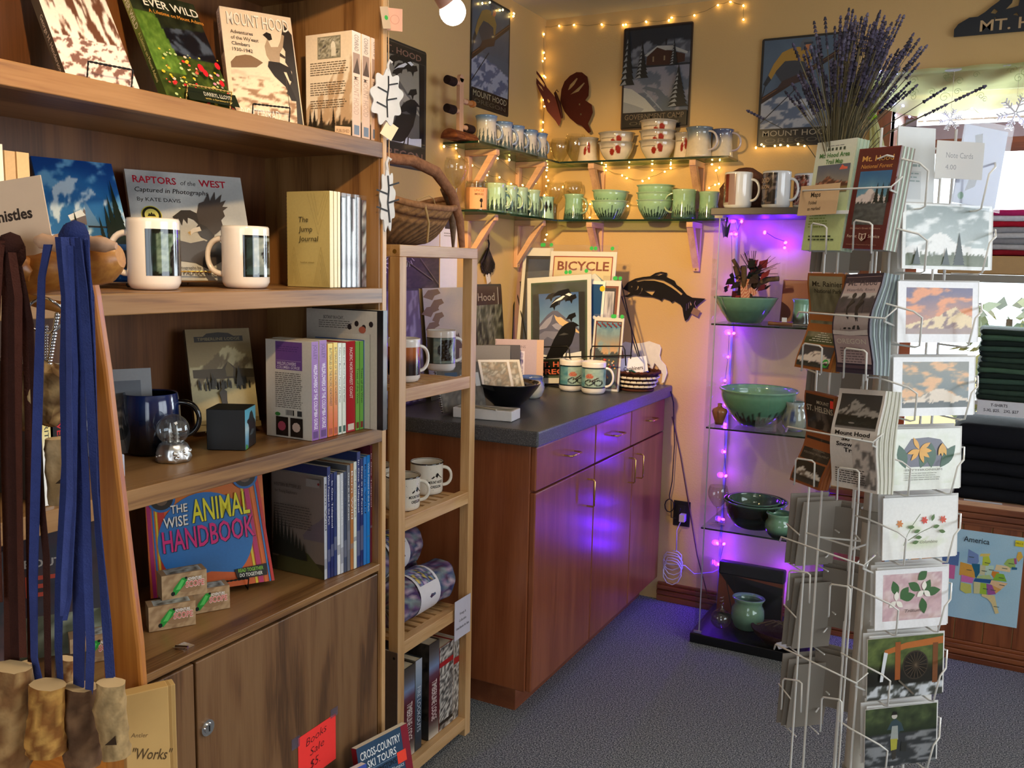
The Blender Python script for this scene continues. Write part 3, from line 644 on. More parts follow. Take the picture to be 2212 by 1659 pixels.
def a_blue(g, w, h):
    g.grid(0, .28*h, w, h, 60, 44, lambda u, v: scene('#0c3f86', '#2f7ab8', '#bfd6e8', '#2c6cab', '#dfe8ee', .12, [(0, .5), (.25, .72), (.38, .80), (.5, .78), (.7, .62), (1, .42)], 11, '#6aa6d2', .47, False)(u, v))
    X = lambda *p: [(a*w, b*h) for a, b in p]
    g.poly(X((.3, .46), (.30, .52), (.47, .56), (.50, .60), (.56, .46)), '#6f6a70'); g.poly(X((.49, .45), (.52, .66), (.535, .66), (.66, .45)), '#5c86b4'); g.poly(X((.28, .53), (.46, .585), (.50, .54), (.3, .49)), '#dbe6ee')
    g.poly(X((.5, .44), (.76, .44), (.76, .455), (.5, .455)), '#28313f')
    for x, y, s in ((.36, .33, .2), (.66, .31, .18), (.82, .30, .34), (.90, .28, .46), (.75, .32, .26)): fir(g, x*w, y*h, s*w*.45, s*h*1.1, '#15241f', 7)
    g.grid(0, 0, w, .30*h, 20, 8, vgrad('#0e3f7c', '#1a5496', '#2a66a8')); g.rect(.28*w, .1*h, .9*w, .25*h, '#151a24')
leanbook('black twisted wire easel under the blue calendar', 'black_metal', .09, .08, 'wall_calendar', 'blue calendar with a snowy mountain lodge picture, second shelf left', 'calendar', .128, .215, .006, -1.262, .905, SH[1], 76, 25, a_blue, None, None, '#123f7a')
def a_rapt(g, w, h):
    g.grid(0, 0, w, h, 30, 24, blotch(('#a9acac', '#b9bcba', '#c6c8c4', '#9fa3a4'), 2, 2, .5))
    X = lambda *p: [(a*w, b*h) for a, b in p]
    g.text('RAPTORS', .055*w, .885*h, .065*h, '#b01c30', 'L', .36*w, .02); g.text('of the', .45*w, .885*h, .045*h, '#333', 'L', .13*w, 0, .2); g.text('WEST', .61*w, .885*h, .065*h, '#b01c30', 'L', .24*w, .02)
    g.text('Captured in Photographs', .06*w, .80*h, .045*h, '#2a2a2a', 'L', .62*w, .006, .2); g.text('By KATE DAVIS', .07*w, .715*h, .036*h, '#333', 'L', .36*w)
    g.ell(.17*w, .585*h, .085*w, None, '#c9bd3e', 26); g.ell(.17*w, .585*h, .078*w, None, '#20200e', 26); g.ell(.17*w, .585*h, .058*w, None, '#d8cf6a', 26); g.poly(X((.135, .575), (.15, .605), (.16, .595), (.17, .615), (.18, .595), (.19, .603), (.205, .575)), '#26250f')
    d, b = '#33302f', '#453f3c'
    g.poly(X((.34, .58), (.42, .645), (.50, .65), (.56, .62), (.60, .54), (.57, .5), (.52, .56), (.47, .58), (.46, .52), (.43, .57), (.41, .50), (.385, .57), (.37, .52)), d)
    g.poly(X((.55, .62), (.585, .72), (.63, .74), (.68, .82), (.685, .75), (.74, .84), (.735, .76), (.80, .82), (.775, .74), (.83, .765), (.79, .70), (.84, .70), (.79, .66), (.80, .61), (.76, .57), (.77, .50), (.70, .44), (.64, .40), (.57, .45)), b)
    g.poly(X((.52, .48), (.56, .53), (.62, .50), (.68, .42), (.65, .36), (.56, .40)), d)
    g.poly(X((.45, .44), (.50, .48), (.56, .50), (.57, .46), (.50, .44), (.465, .405)), '#d8d6d2'); g.poly(X((.45, .44), (.475, .455), (.47, .41)), '#b09458')
    g.poly(X((.30, .30), (.38, .36), (.46, .34), (.58, .37), (.66, .33), (.80, .30), (.88, .2), (.70, .17), (.58, .10), (.48, .16), (.32, .18)), '#3b3638'); g.poly(X((.60, .36), (.66, .42), (.72, .36), (.76, .28), (.66, .28)), d)
    g.text('Photographs by', .30*w, .10*h, .03*h, '#444', 'L', .22*w); g.text('ROB PALMER, NICK DUNLOP, and', .26*w, .045*h, .042*h, '#333', 'L', .68*w)
leanbook('gold twisted wire easel under the eagle book', 'brass', .13, .09, 'paperback_book', 'grey bird of prey book with an eagle on its cover, second shelf', 'book', .210, .205, .010, -1.292, 1.078, SH[1], 66, 20., a_rapt, None, None, '#c2c4c2')
def mug(name, label, M, r=.041, h=.112, c='#f2ede6', band=None, hand=90, group=None, mat='gloss', prof=None, cf=None, rim=None, hs=1., hc=None, hz=None, deco=None, cat='mug', hwid=1., inner=None):
    t = thing(name, label, cat, M, group); g = G(mat, c)
    P = prof or [(0, 0), (r*.80, 0), (r*.9, .003), (r, h*.10), (r, h*.94), (r, h-.003), (r-.0015, h), (r-.003, h-.002)]
    g.lathe(P, 40, None, None, cf)
    ri, zi = P[-1]; g.lathe([(ri, zi), (ri-.001, h*.5), (ri*.93, .012), (0, .008)], 40, inner or c)
    if rim: g.lathe([(P[-2][0]+.0012, h-.0035), (P[-2][0]+.0014, h-.001), (P[-2][0], h+.0004), (P[-1][0]-.001, h-.003)], 40, rim)
    if band:   # printed picture wrapped round the body: (ang0, ang1, z0, z1, fn, nu, nv)
        for k, (a0, a1, z0, z1, fn, nu, nv) in enumerate(band):
            v, vc = [], []; rr = r+.0003+.00025*k
            for j in range(nv+1):
                for i in range(nu+1):
                    a = rad(a0+(a1-a0)*i/nu); z = z0+(z1-z0)*j/nv; v.append((rr*cos(a), rr*sin(a), z)); vc.append(lin([min(1, max(0, q)) for q in fn(i/nu, j/nv)])+(1.,))
            g.add(v, [(j*(nu+1)+i, j*(nu+1)+i+1, (j+1)*(nu+1)+i+1, (j+1)*(nu+1)+i) for j in range(nv) for i in range(nu)], None, None, True, vc)
    if deco: deco(g, r, h)
    g.build('body', t)
    if hand is not None:
        g = G(mat, hc or c); a = rad(hand); n = 14; za, zb = hz or (h*.80, h*.22); P2 = []
        for i in range(n+1):
            q = PI*i/n; P2.append(((r-.004+(sin(q)**.75)*.031*hs)*1., (za+zb)/2+cos(q)*(za-zb)/2))
        g.tube([(p*cos(a), p*sin(a), z) for p, z in P2], [.0058*hwid+.0012*abs(cos(PI*i/n)) for i in range(n+1)], 10, up=(-sin(a), cos(a), 0), flat=.75); g.build('handle', t)
    return t
def pic_bear(u, v):
    e = min(u, 1-u, v, 1-v)
    if e < .07+.02*nz(u*30, v*30): return (.03, .06, .06)
    if u < .22: return mix((.04, .09, .09), (.13, .22, .2), nz(v*4, u*6))
    d = math.hypot((u-.78)*1.4, (v-.35)*.9); c = mix((.55, .62, .55), (.18, .26, .2), nz(u*9, v*9, 4))
    if d < .42 and v < .8: c = mix((.05, .05, .06), (.2, .2, .2), ss(.45, .65, nz(u*14, v*20, 2)))
    return c
def pic_bear2(u, v):
    e = min(u, 1-u, v, 1-v)
    if e < .06+.02*nz(u*30, v*30): return (.03, .06, .06)
    if u < .25: return mix((.05, .10, .11), (.20, .30, .30), nz(v*4, u*6))
    c = mix((.70, .72, .66), (.36, .42, .44), nz(u*5, v*5, 4)); d = abs(u-.68-.06*sin(v*8))
    if d < (.16 if v < .6 else .11) and .2 < v < .87: c = mix((.03, .03, .04), (.30, .32, .34), ss(.5, .7, nz(u*14, v*16, 2)))
    if v < .25: c = mix(c, (.25, .36, .40), .6*nz(u*12, v*9))
    return c
P = on_z(325, 625, SH[1])
mug('coffee_mug', 'white mug with a dark bear picture in front of the blue calendar', at(-1.17, 1.005, z2), .040, .111, '#efe6dc', [(-58, 50, .022, .094, pic_bear, 30, 26)], 212)
mug('coffee_mug', 'white mug with a standing bear picture beside the spiral journals', at(-1.165, 1.200, z2), .041, .108, '#efe6dc', [(-52, 50, .020, .092, pic_bear2, 30, 26)], 206)
def b_jump(g, w, h):
    g.rect(0, 0, w, h, '#b3a266'); L = '#8a7a48'
    for x, d in ((.16, 1), (.80, 1)):
        for k in range(4): s_ = 1-k*.22; g.line([((x-.17*s_)*w, .02*h), (x*w, (.06+.36*s_)*h), ((x+.17*s_)*w, .02*h)], .0004, L)
    for k in range(3): g.line([((.5+.08*k)*w, (.98)*h), ((.75)*w, (.55+.1*k)*h), (w*(1-.05*k), .98*h)], .0004, L)
    for i, s_ in enumerate(('The', 'Jump', 'Journal')): g.text(s_, (.30+.0*i)*w, (.68-.10*i)*h, .058*h, '#2a2412', 'L', (.22, .32, .46)[i]*w, 0, .1)
    g.text('heather mistun', .34*w, .25*h, .02*h, '#6a5c30', 'L', .32*w)
for i in range(3):
    u0, u1 = ((712, 720), (721, 728), (729, 735))[i]
    y0, y1 = on_x(u0, 520, -1.11).y, on_x(u1, 520, -1.11).y
    o = book('spiral_journal', 'khaki comb-bound journal, '+('front one showing its patterned cover', 'second in the row', 'third in the row')[i], 'journal', .105, .182, y1-y0-.0005, at(-1.11, y1, z2, 180), None, b_jump, lambda g, t, h: g.rect(0, 0, t, h, '#e6dcae'), '#bdaa6c', '#e9e0bc', group='khaki journals')
    if i == 0:
        g = G('black_plastic')
        for k in range(26): z = .006+k*.0067; g.tube([(.1055+.003*cos(a*1.05), .004+.006*sin(a*1.05), z) for a in range(6)], .0009, 5, closed=True)
        g.build('comb_binding', o)
def sp_sleeve(g, t, h): g.rect(t*.25, 0, t*.75, h, '#c4c6d2')
for i in range(5):
    u0 = 737+i*11; y0, y1 = on_x(u0, 520, -1.11).y, on_x(u0+10, 520, -1.11).y
    o = book('sleeved_booklet', ('dark booklet in clear plastic sleeve next to the khaki journals', 'second dark booklet in clear plastic sleeve', 'third dark booklet in clear plastic sleeve', 'fourth dark booklet in clear plastic sleeve', 'fifth dark booklet in clear sleeve, beside the green atlases')[i], 'booklet', .10, .172+.004*(i % 2), y1-y0-.001, at(-1.11, y1, z2, 180), None, lambda g, w, h: g.grid(0, 0, w, h, 6, 8, blotch(('#22242c', '#3a3c48'), 4)), sp_sleeve if i < 4 else (lambda g, t, h: g.grid(0, 0, t, h, 2, 16, blotch(('#203038', '#c8d8dc', '#40202a', '#dfe6e6'), 14, 3, .1))), '#2a2c36', '#b8bac8', group='booklets in clear sleeves')
    w_ = y1-y0-.001; g = G('vinyl'); g.box(-.0008, .101, -.0003, w_+.0003, 0, .181); g.build('plastic_sleeve', o)
for i in range(3):
    u0 = (797, 806, 815)[i]; y0, y1 = on_x(u0, 500, -1.12).y, on_x(u0+8, 500, -1.12).y
    def sp(g, t, h): g.grid(0, 0, t, h, 2, 20, vgrad('#cfe2d4', '#cfe0d0', '#2c8f88', '#2a7f62', '#3c8a5a', '#4c9a66')); g.text('The Great Forest', t*.25, h*.9, t*.5, '#14301f', 'L', h*.34, 0, 0, -PI/2)
    book('paperback_book', ('large green book showing its cover behind the sleeved booklets', 'second large green book spine out', 'third large green book, beside the bookcase side')[i], 'book', .15, .212, y1-y0-.0005, at(-1.12, y1, z2, 180), None, lambda g, w, h: g.grid(0, 0, w, h, 16, 20, blotch(('#1f5a38', '#2c7a4a', '#4a8f5c', '#19452c'), 5)), sp, '#2a6a44', group='large green books')

# --- third shelf
z3 = SH[2]+.001
def a_grey(g, w, h): g.rect(0, 0, w, h, '#8f9296'); g.grid(.12*w, .16*h, .88*w, .86*h, 30, 26, scene('#5c636e', '#8d949c', '#d8dcde', '#60666e', '#3a4044', .2, seed=6))
g = G('print', '#8f9296'); g.box(0, .15, 0, .003, 0, .145); g.T = FRONT(0); a_grey(g, .15, .145)
tag(g.build('mounted_print', None, at(-1.335, .945, z3+.001, 62, 8)), 'grey mountain print in a pale mount behind the dark blue mug', 'picture')
t = mug('barrel_mug', 'dark blue metallic barrel mug behind the snow globe', at(-1.262, 1.068, z3), .047, .105, None, None, 42, None, 'gloss', [(0, 0), (.036, 0), (.041, .004), (.046, .03), (.0485, .055), (.047, .085), (.044, .104), (.0435, .105), (.042, .103)], lambda a, j, z: mix((.05, .06, .09), (.07, .15, .36), ss(.02, .10, z)), hc='#08080b', hz=(.088, .028), hs=1.15, inner='#0a0a0c')
sg = thing('snow_globe', 'snow globe with tiny firs inside on a silver sculpted base', 'snow globe', at(-1.182, 1.043, z3))
g = G('silver'); r = random.Random(2); g.lathe([(0, 0), (.0275, 0), (.0275, .006), (.0265, .012), (.026, .02), (.022, .028), (.017, .031), (0, .031)], 40, wob=lambda t, z: 1+.06*sin(t*7+z*300)*(1 if z < .02 else .2)+.03*sin(t*17))
for i in range(26): a = r.uniform(0, 2*PI); g.sphere((.0262*cos(a), .0262*sin(a), r.uniform(.004, .019)), r.uniform(.002, .004), 7)
g.build('base', sg)
g = G('globe_glass'); g.sphere((0, 0, .052), .0265, 28); g.build('globe', sg)
g = G('silver')
for x, y, s in ((-.006, 0, 1.), (.006, .003, .9), (0, -.007, .7)):
    for k in range(4): g.cyl((x, y, .032+k*.007*s), (x, y, .032+(k*.007+.010)*s), .0065*s*(1-k*.2), .0005, 9)
g.build('fir_trees', sg)
def a_lodge(g, w, h):
    g.grid(0, 0, w, h, 44, 60, scene('#7a6642', '#a08a5c', '#cabb8c', '#7a6644', '#c4b684', .44, [(0, .6), (.3, .66), (.5, .78), (.62, .83), (.8, .76), (1, .7)], 12, None, .5, False))
    X = lambda *p: [(a*w, b*h) for a, b in p]
    g.poly(X((.12, .87), (.12, .925), (.26, .925), (.32, .955), (.5, .965), (.66, .955), (.74, .925), (.88, .925), (.88, .87)), '#2c2418'); g.text('TIMBERLINE LODGE', .17*w, .885*h, .03*h, '#8a7a52', 'L', .66*w)
    g.poly(X((.05, .52), (.05, .60), (.5, .60), (.60, .67), (.72, .60), (1, .585), (1, .50), (.4, .50)), '#55452c'); g.poly(X((.55, .60), (.60, .67), (.68, .60), (.66, .52), (.56, .52)), '#7d6a42')
    r = random.Random(4)
    for i in range(36): x = r.uniform(.08, .9); y = r.uniform(.38, .45); g.poly(X((x-.012, y), (x-.014, y+.05), (x, y+.085), (x+.014, y+.05), (x+.012, y)), '#2e2618')
    fir(g, .33*w, .4*h, .09*w, .15*h, '#332a1a'); fir(g, .74*w, .42*h, .15*w, .18*h, '#30281a')
    g.poly(X((.44, .10), (.42, .30), (.40, .36), (.46, .40), (.52, .37), (.51, .28), (.53, .12), (.49, .11), (.475, .24), (.46, .11)), '#3c3020'); g.ell(.465*w, .42*h, .03*w, .022*h, '#3c3020', 10); g.rect(.02*w, .06*h, .98*w, .10*h, '#9c8a58'); g.rect(.30*w, .055*h, .72*w, .085*h, '#3a2f1c'); g.rect(0, 0, w, .055*h, '#a8925c')
leanbook('gold twisted wire easel under the sepia lodge book', 'brass', .08, .09, 'paperback_book', 'sepia book with skiers outside a lodge, third shelf', 'book', .126, .197, .012, -1.298, 1.2, SH[2], 65.6, 14.9, a_lodge, None, lambda g, t, h: g.rect(0, 0, t, h, '#4a3a24'), '#8a744a')
cbx_ = thing('picture_block', 'black cube block with a bear painting on one face', 'picture block', at(-1.185, 1.178, z3, 28))
def a_bearcub(g, w, h):
    g.grid(0, 0, w, h, 20, 20, vgrad('#4a86b0', '#6fa6c4', '#b8d2d8', '#6ab2cc', '#4aa8c4')); X = lambda *p: [(a*w, b*h) for a, b in p]
    g.poly(X((.28, 0), (.33, .3), (.36, .5), (.30, .6), (.18, .66), (.2, .72), (.36, .74), (.46, .88), (.62, .92), (.72, .84), (.82, .7), (.95, .62), (1, .5), (1, 0)), '#1e2226'); g.poly(X((.42, .3), (.6, .44), (.9, .4), (.7, .3)), '#4a5258'); g.poly(X((0, 0), (.26, 0), (.2, .09), (.06, .13)), '#4c9a4a')
g = G('satin', '#0d0d0f'); g.box(-.034, .034, -.034, .034, 0, .073); g.build('block', cbx_, None, .001)
g = G('print', '#0d0d0f'); g.T = Matrix(((0, 0, 1, .0341), (1, 0, 0, -.033), (0, 1, 0, .001), (0, 0, 0, 1))); a_bearcub(g, .066, .071); g.build('painted_face', cbx_)
def b_wild(g, w, h):
    g.rect(0, 0, w, h, '#d9d2c6'); g.rect(.22*w, .70*h, .80*w, .985*h, '#6f4a92'); g.greek(.26*w, .93*h, .5*w, 3, .022*h, .008*h, '#54357a'); g.rect(.24*w, .79*h, .78*w, .793*h, '#c8b0d8')
    g.text('WILDFLOWERS', .25*w, .745*h, .035*h, '#e8dcf0', 'L', .42*w, .01); g.text('COLUMBIA GORGE', .25*w, .71*h, .03*h, '#e8dcf0', 'L', .5*w, .008)
    g.greek(.21*w, .66*h, .6*w, 18, .0205*h, .008*h, '#6a6258', .08); g.rect(.44*w, .235*h, .62*w, .29*h, '#222'); 
    for k in range(16): g.rect((.44+.011*k)*w, .235*h, (.445+.011*k)*w, .29*h, '#e8e2d8') if k % 3 else None
    g.rect(.70*w, .235*h, .80*w, .29*h, '#333'); g.ell(.27*w, .24*h, .06*w, .02*h, '#3a7a3a', 14)
    for x, c in ((.23, '#a8485a'), (.55, '#c8b0a4')): g.grid(x*w, .02*h, (x+.27)*w, .215*h, 10, 10, blotch(('#14100e', '#2a201c', '#120e0c'), 5)); g.ell((x+.13)*w, .12*h, .09*w, .05*h, c, 9)
def sp_txt(bg, tx, c, tx2='', c2=None, size=.52, ln=.55, grad=None, top=.03, ft=None, x=None):
    def f(g, t, h):
        if grad: g.grid(0, 0, t, h, 1, 12, vgrad(*grad))
        else: g.rect(0, 0, t, h, bg)
        if tx2: g.text(tx2, t*(.5-size*.36), h*(1-top), t*size, c2 or c, 'L', h*.15, .008, 0, -PI/2)
        g.text(tx, t*(.5-size*.36), h*(1-top-(.2 if tx2 else 0)), t*size, c, 'L', h*ln, .008, 0, -PI/2)
        if ft: g.rect(t*.15, h*.02, t*.85, h*.09, ft)
    return f
wl = sp_txt('#8a58a8', 'WILDFLOWERS OF THE COLUMBIA GORGE', '#f6eefa', 'JOLLEY', '#5a3078', .5, .66, None, .03, '#5a3078')
bf = sp_txt('', 'BUTTERFLIES OF THE PACIFIC NORTHWEST', '#3a2a10', '', None, .5, .62, ('#d8602a', '#dd7030', '#e89a3c', '#f2c848', '#f0d45a'), .05, '#b04a24')
ed = sp_txt('#e6ebdf', 'Edible and Medicinal Plants of the West', '#4a5a4a', '', None, .42, .6, None, .05, '#20584a')
rows = [(673, 688, 738, .112, b_wild, wl, '#d9d2c6', 'purple-spined wildflower guide showing its back cover, third shelf'), (690, 706, 735, .115, None, wl, '#d9d2c6', 'second purple-spined wildflower guide in the third shelf row'),
 (708, 719, 742, .12, None, bf, '#e8a83c', 'first orange and yellow butterfly guide'), (720, 729, 740, .12, None, bf, '#e8a83c', 'second orange and yellow butterfly guide'),
 (730, 738, 741, .12, None, ed, '#e6ebdf', 'first white-spined plant guide'), (739, 747, 741, .12, None, ed, '#e6ebdf', 'second white-spined plant guide'),
 (748, 767, 737, .115, None, sp_txt('#b01826', 'PACIFIC NORTHWEST COAST', '#f6e6dc', '', None, .34, .56, None, .07, '#e6d8c8'), '#a81624', 'thick red plant guide in the third shelf row'),
 (768, 776, 737, .12, None, sp_txt('#74b04a', 'Trees of the West', '#20401a', '', None, .5, .4, None, .3, '#7a2a20'), '#74b04a', 'first of two green-spined guides, third shelf row'), (777, 785, 737, .12, None, sp_txt('#6aa844', 'Trees of the West', '#20401a', '', None, .5, .4, None, .3, '#7a2a20'), '#6aa844', 'second of two green-spined guides, third shelf row'),
 (786, 797, 734, .125, None, sp_txt('', '', '#fff', '', None, .5, .4, ('#3a4630', '#5a5c48', '#4a5240', '#3c68b0', '#3a68b8', '#3a62a8')), '#3a62a8', 'blue sky spined book in the third shelf row'),
 (799, 812, 722, .155, (lambda g, w, h: (g.rect(0, 0, w, h, '#c9c4bb'), g.text('Foraging the Mountain West', .2*w, .9*h, .02*h, '#333', 'L', .5*w))), sp_txt('#4a1c26', 'Foraging the Mountain West', '#f0e4dc', '', None, .52, .5, None, .06, '#d8ccc4'), '#4a1c26', 'maroon foraging guide in the third shelf row'),
 (814, 825, 673, .18, (lambda g, w, h: (g.rect(0, 0, w, h, '#c6c0b6'), g.text('BOTANY IN A DAY...', .25*w, .92*h, .03*h, '#222', 'L', .3*w, .01), g.greek(.18*w, .9*h, .5*w, 4, .018*h, .006*h, '#5a564e'), [g.ell((.62+.1*k)*w, (.86+.03*(k % 2))*h, .03*w, .025*h, '#241c20', 9) for k in range(4)], g.ell(.80*w, .84*h, .05*w, .03*h, '#b0604c', 10))), sp_txt('#14201c', 'BOTANY IN A DAY', '#f4f0e4', '', None, .5, .36, None, .12, '#d8d0c0'), '#14201c', 'tall dark green botany book with white back cover'),
 (827, 836, 671, .18, None, sp_txt('', '', '#fff', '', None, .5, .4, ('#14141a', '#2a2420', '#5a2a1c', '#20242c')), '#16161c', 'tall dark book rightmost on the third shelf')]
for u0, u1, vt, w, bk_, sp_, cv, lb in rows:
    x0 = -1.098+max(0, (u0-785))*.0011; y0, y1 = on_x(u0, 850, x0).y, min(on_x(u1, 850, x0).y, 1.4835); h = on_x((u0+u1)/2, vt, x0).z-z3
    if y1-y0 < .004: y0 = y1-.008
    book('paperback_book', lb, 'book', w, h, y1-y0-.0006, at(x0, y1, z3, 180), None, bk_, sp_, cv)
def sp_ink(g, t, h): g.grid(0, 0, t, h, 1, 6, vgrad('#f0f0ea', '#f2f2ee', '#e8c84a', '#e6c23c')); g.text('INK WRITE', t*.3, h*.8, t*.5, '#30302a', 'L', h*.35, .01, 0, -PI/2); g.text('Tullis', t*.3, h*.35, t*.5, '#30302a', 'L', h*.2, 0, 0, -PI/2)
book('paperback_book', 'thin white and yellow spined book behind the antler whistles, third shelf', 'book', .13, .19, .012, at(-1.10, .765, z3, 174), None, None, sp_ink, '#2a2a28')
book('paperback_book', 'black book leaning beside the thin white and yellow one', 'book', .13, .19, .02, at(-1.105, .792, z3, 180), None, None, lambda g, t, h: (g.rect(0, 0, t, h, '#17171a'), g.text('NORTHWEST', t*.3, h*.9, t*.4, '#c42a30', 'L', h*.5, .01, 0, -PI/2)), '#17171a')

# --- bottom shelf
z4 = SH[3]+.001
def a_anim(g, w, h):
    g.rect(0, 0, w, h, '#d8642a'); X = lambda *p: [(a*w, b*h) for a, b in p]
    g.grid(0, .62*h, w, .86*h, 10, 4, vgrad('#d8782a', '#cc6a2c', '#c44a30')); g.rect(0, .86*h, w, h, '#5a6a2c'); g.text('The Wise Animal Handbook', .6*w, .91*h, .018*h, '#243014', 'L', .26*w)
    for c, a, b in (('#b0246a', .02, .05), ('#2f74b4', .06, .075), ('#e2c42e', .085, .10), ('#c8302c', .11, .16)): g.poly(X((a, 0), (b, 0), (b-.02, .86), (a-.02, .86)), c)
    for c, a, b in (('#e0c832', .82, .84), ('#c0306a', .85, .89), ('#e0702a', .90, .92), ('#2f78b8', .94, .955), ('#c8302c', .96, .985)): g.poly(X((a+.06, 0), (b+.06, 0), (b-.04, .86), (a-.04, .86)), c)
    g.poly([(.48*w+.40*w*cos(2*PI*i/40), .36*h+.34*h*sin(2*PI*i/40)) for i in range(40)], '#2b74b8'); g.poly(X((.12, .06), (.5, .13), (.86, .08), (.86, 0), (.12, 0)), '#d8642a')
    for x, y in ((.13, .68), (.36, .80), (.60, .83), (.84, .79)): g.ell(x*w, y*h, .115*w, None, '#2468a8', 26); g.ell(x*w, y*h, .095*w, None, '#2a2420', 24); g.ell(x*w, (y-.01)*h, .05*w, .045*w, '#6a5444', 12); g.ell((x+.03)*w, (y+.01)*h, .02*w, None, '#8a7a6c', 8)
    for s_, x, y, hh, ww, c, rt in (('THE', .20, .57, .06, .14, '#f0ece0', .06), ('WISE', .14, .47, .075, .20, '#f0ece0', .08), ('ANIMAL', .37, .49, .17, .50, '#e8de2a', .07), ('HANDBOOK', .12, .30, .155, .78, '#d8287a', .08)):
        g.text(s_, x*w+.0012, y*h-.0012, hh*h, '#14202c', 'L', ww*w, .012, .08, rt); g.text(s_, x*w, y*h, hh*h, c, 'L', ww*w, .012, .08, rt)
    g.poly(X((.70, .12), (.98, .135), (.98, .05), (.72, .045)), '#141414'); g.text('READ TOGETHER', .73*w, .095*h, .026*h, '#8ac83c', 'L', .22*w, .02); g.text('DO TOGETHER', .74*w, .06*h, .026*h, '#e8e8dc', 'L', .2*w, .02)
leanbook('black twisted wire easel under the animal book', 'black_metal', .13, .12, 'hardback_book', 'bright orange and blue animal book facing out on the bottom shelf', 'book', .215, .262, .011, -1.302, 1.088, SH[3], 56.7, 13., a_anim, None, lambda g, t, h: g.rect(0, 0, t, h, '#b04a28'), '#d8642a', hard=True)
def scope(lb, x, y, z, rz):
    t = thing('toy_scope_box', lb, 'box', at(x, y, z, rz), 'toy scope boxes'); W, D, H = .076, .034, .043
    g = G('paper', '#a98a68'); g.box(0, W, 0, D, 0, H); g.T = FRONT(0); g.grid(0, 0, W, H, 16, 8, blotch(('#a48460', '#bfa27c', '#8f7050'), 4, x*9)); g.ell(.60*W, .50*H, .30*W, .34*H, '#9a7a58', 20)
    g.poly([(a*W, b*H) for a, b in ((.22, .16), (.30, .12), (.56, .62), (.54, .82), (.44, .80), (.26, .42))], '#2f9a3c'); g.poly([(a*W, b*H) for a, b in ((.30, .34), (.40, .34), (.50, .68), (.44, .74))], '#5cc862'); g.ell(.24*W, .2*H, .045*W, .09*H, '#16201a', 12); g.ell(.535*W, .78*H, .03*W, .05*H, '#16201a', 10)
    g.text('ADVENTURE', .56*W, .66*H, .12*H, '#f4f0e8', 'L', .32*W, .03); g.text('SCOPE', .52*W, .38*H, .26*H, '#fbe8e0', 'L', .42*W, .05); g.text('SCOPE', .525*W, .39*H, .24*H, '#d8685a', 'L', .41*W, .015)
    g.build('carton', t, None, .0006)
    g = G('paper', '#8a8f8c'); g.T = Matrix.Translation((0, 0, H)); g.grid(.12*W, .1*D, .9*W, .9*D, 8, 5, blotch(('#6a6258', '#c8d0d0', '#4a4438'), 5)); g.build('printed_lid', t)
P1 = on_z(322, 1366, z4); P2 = on_z(403, 1330, z4)
scope('toy scope box on the left, lower row of three', P1.x+.0, P1.y, z4, 58); scope('toy scope box on the right, lower row of three', P2.x, P2.y, z4, 60)
P3 = (P1+P2)/2; scope('toy scope box lying on top of the other two', P3.x-.004, P3.y-.008, z4+.0435, 62); 
P4 = on_z(262, 1395, z4); scope('toy scope box furthest left, mostly hidden by the wooden stand', -1.20, .85, z4, 58)
def b_west(g, w, h):
    g.grid(0, 0, w, h, 36, 44, lambda u, v: mix((.47, .42, .38), (.50, .45, .42), v)); X = lambda *p: [(a*w, b*h) for a, b in p]
    g.poly(X((.60, .40), (.75, .50), (.9, .56), (1, .62), (1, .36), (.62, .36)), '#6a5f66'); g.rect(0, 0, w, .14*h, '#3a3626'); g.poly(X((.1, .14), (.45, .27), (.7, .22), (.98, .06), (.98, 0), (.1, 0)), '#4c4a2c')
    for i in range(9): fir(g, (.06+.075*i)*w, .16*h, .14*w, (.44-.035*i)*h, '#2a2a24', 7)
    g.text('WESTERN BUTTERFLIES', .1*w, .86*h, .035*h, '#332c28', 'L', .52*w); g.text('for Young Explorers', .12*w, .80*h, .03*h, '#332c28', 'L', .42*w); g.greek(.1*w, .68*h, .74*w, 9, .026*h, .007*h, '#3f3834', .1)
    g.rect(.72*w, .90*h, .97*w, .975*h, '#8a8482'); g.ell(.95*w, .935*h, .02*w, None, '#7a1c22', 10)
cols = ['#b9bcc4', '#23306e', '#1c2660', '#2a3a70', '#e6e8ea', '#c0c4cc', '#3c4660', '#6a6e78', '#b07038', '#dfe6da', '#2c3c78', '#1e2a66', '#2f7fd0', '#1b86d8', '#6a1f30', '#c4d832', '#7a7a5a', '#9a86c0']
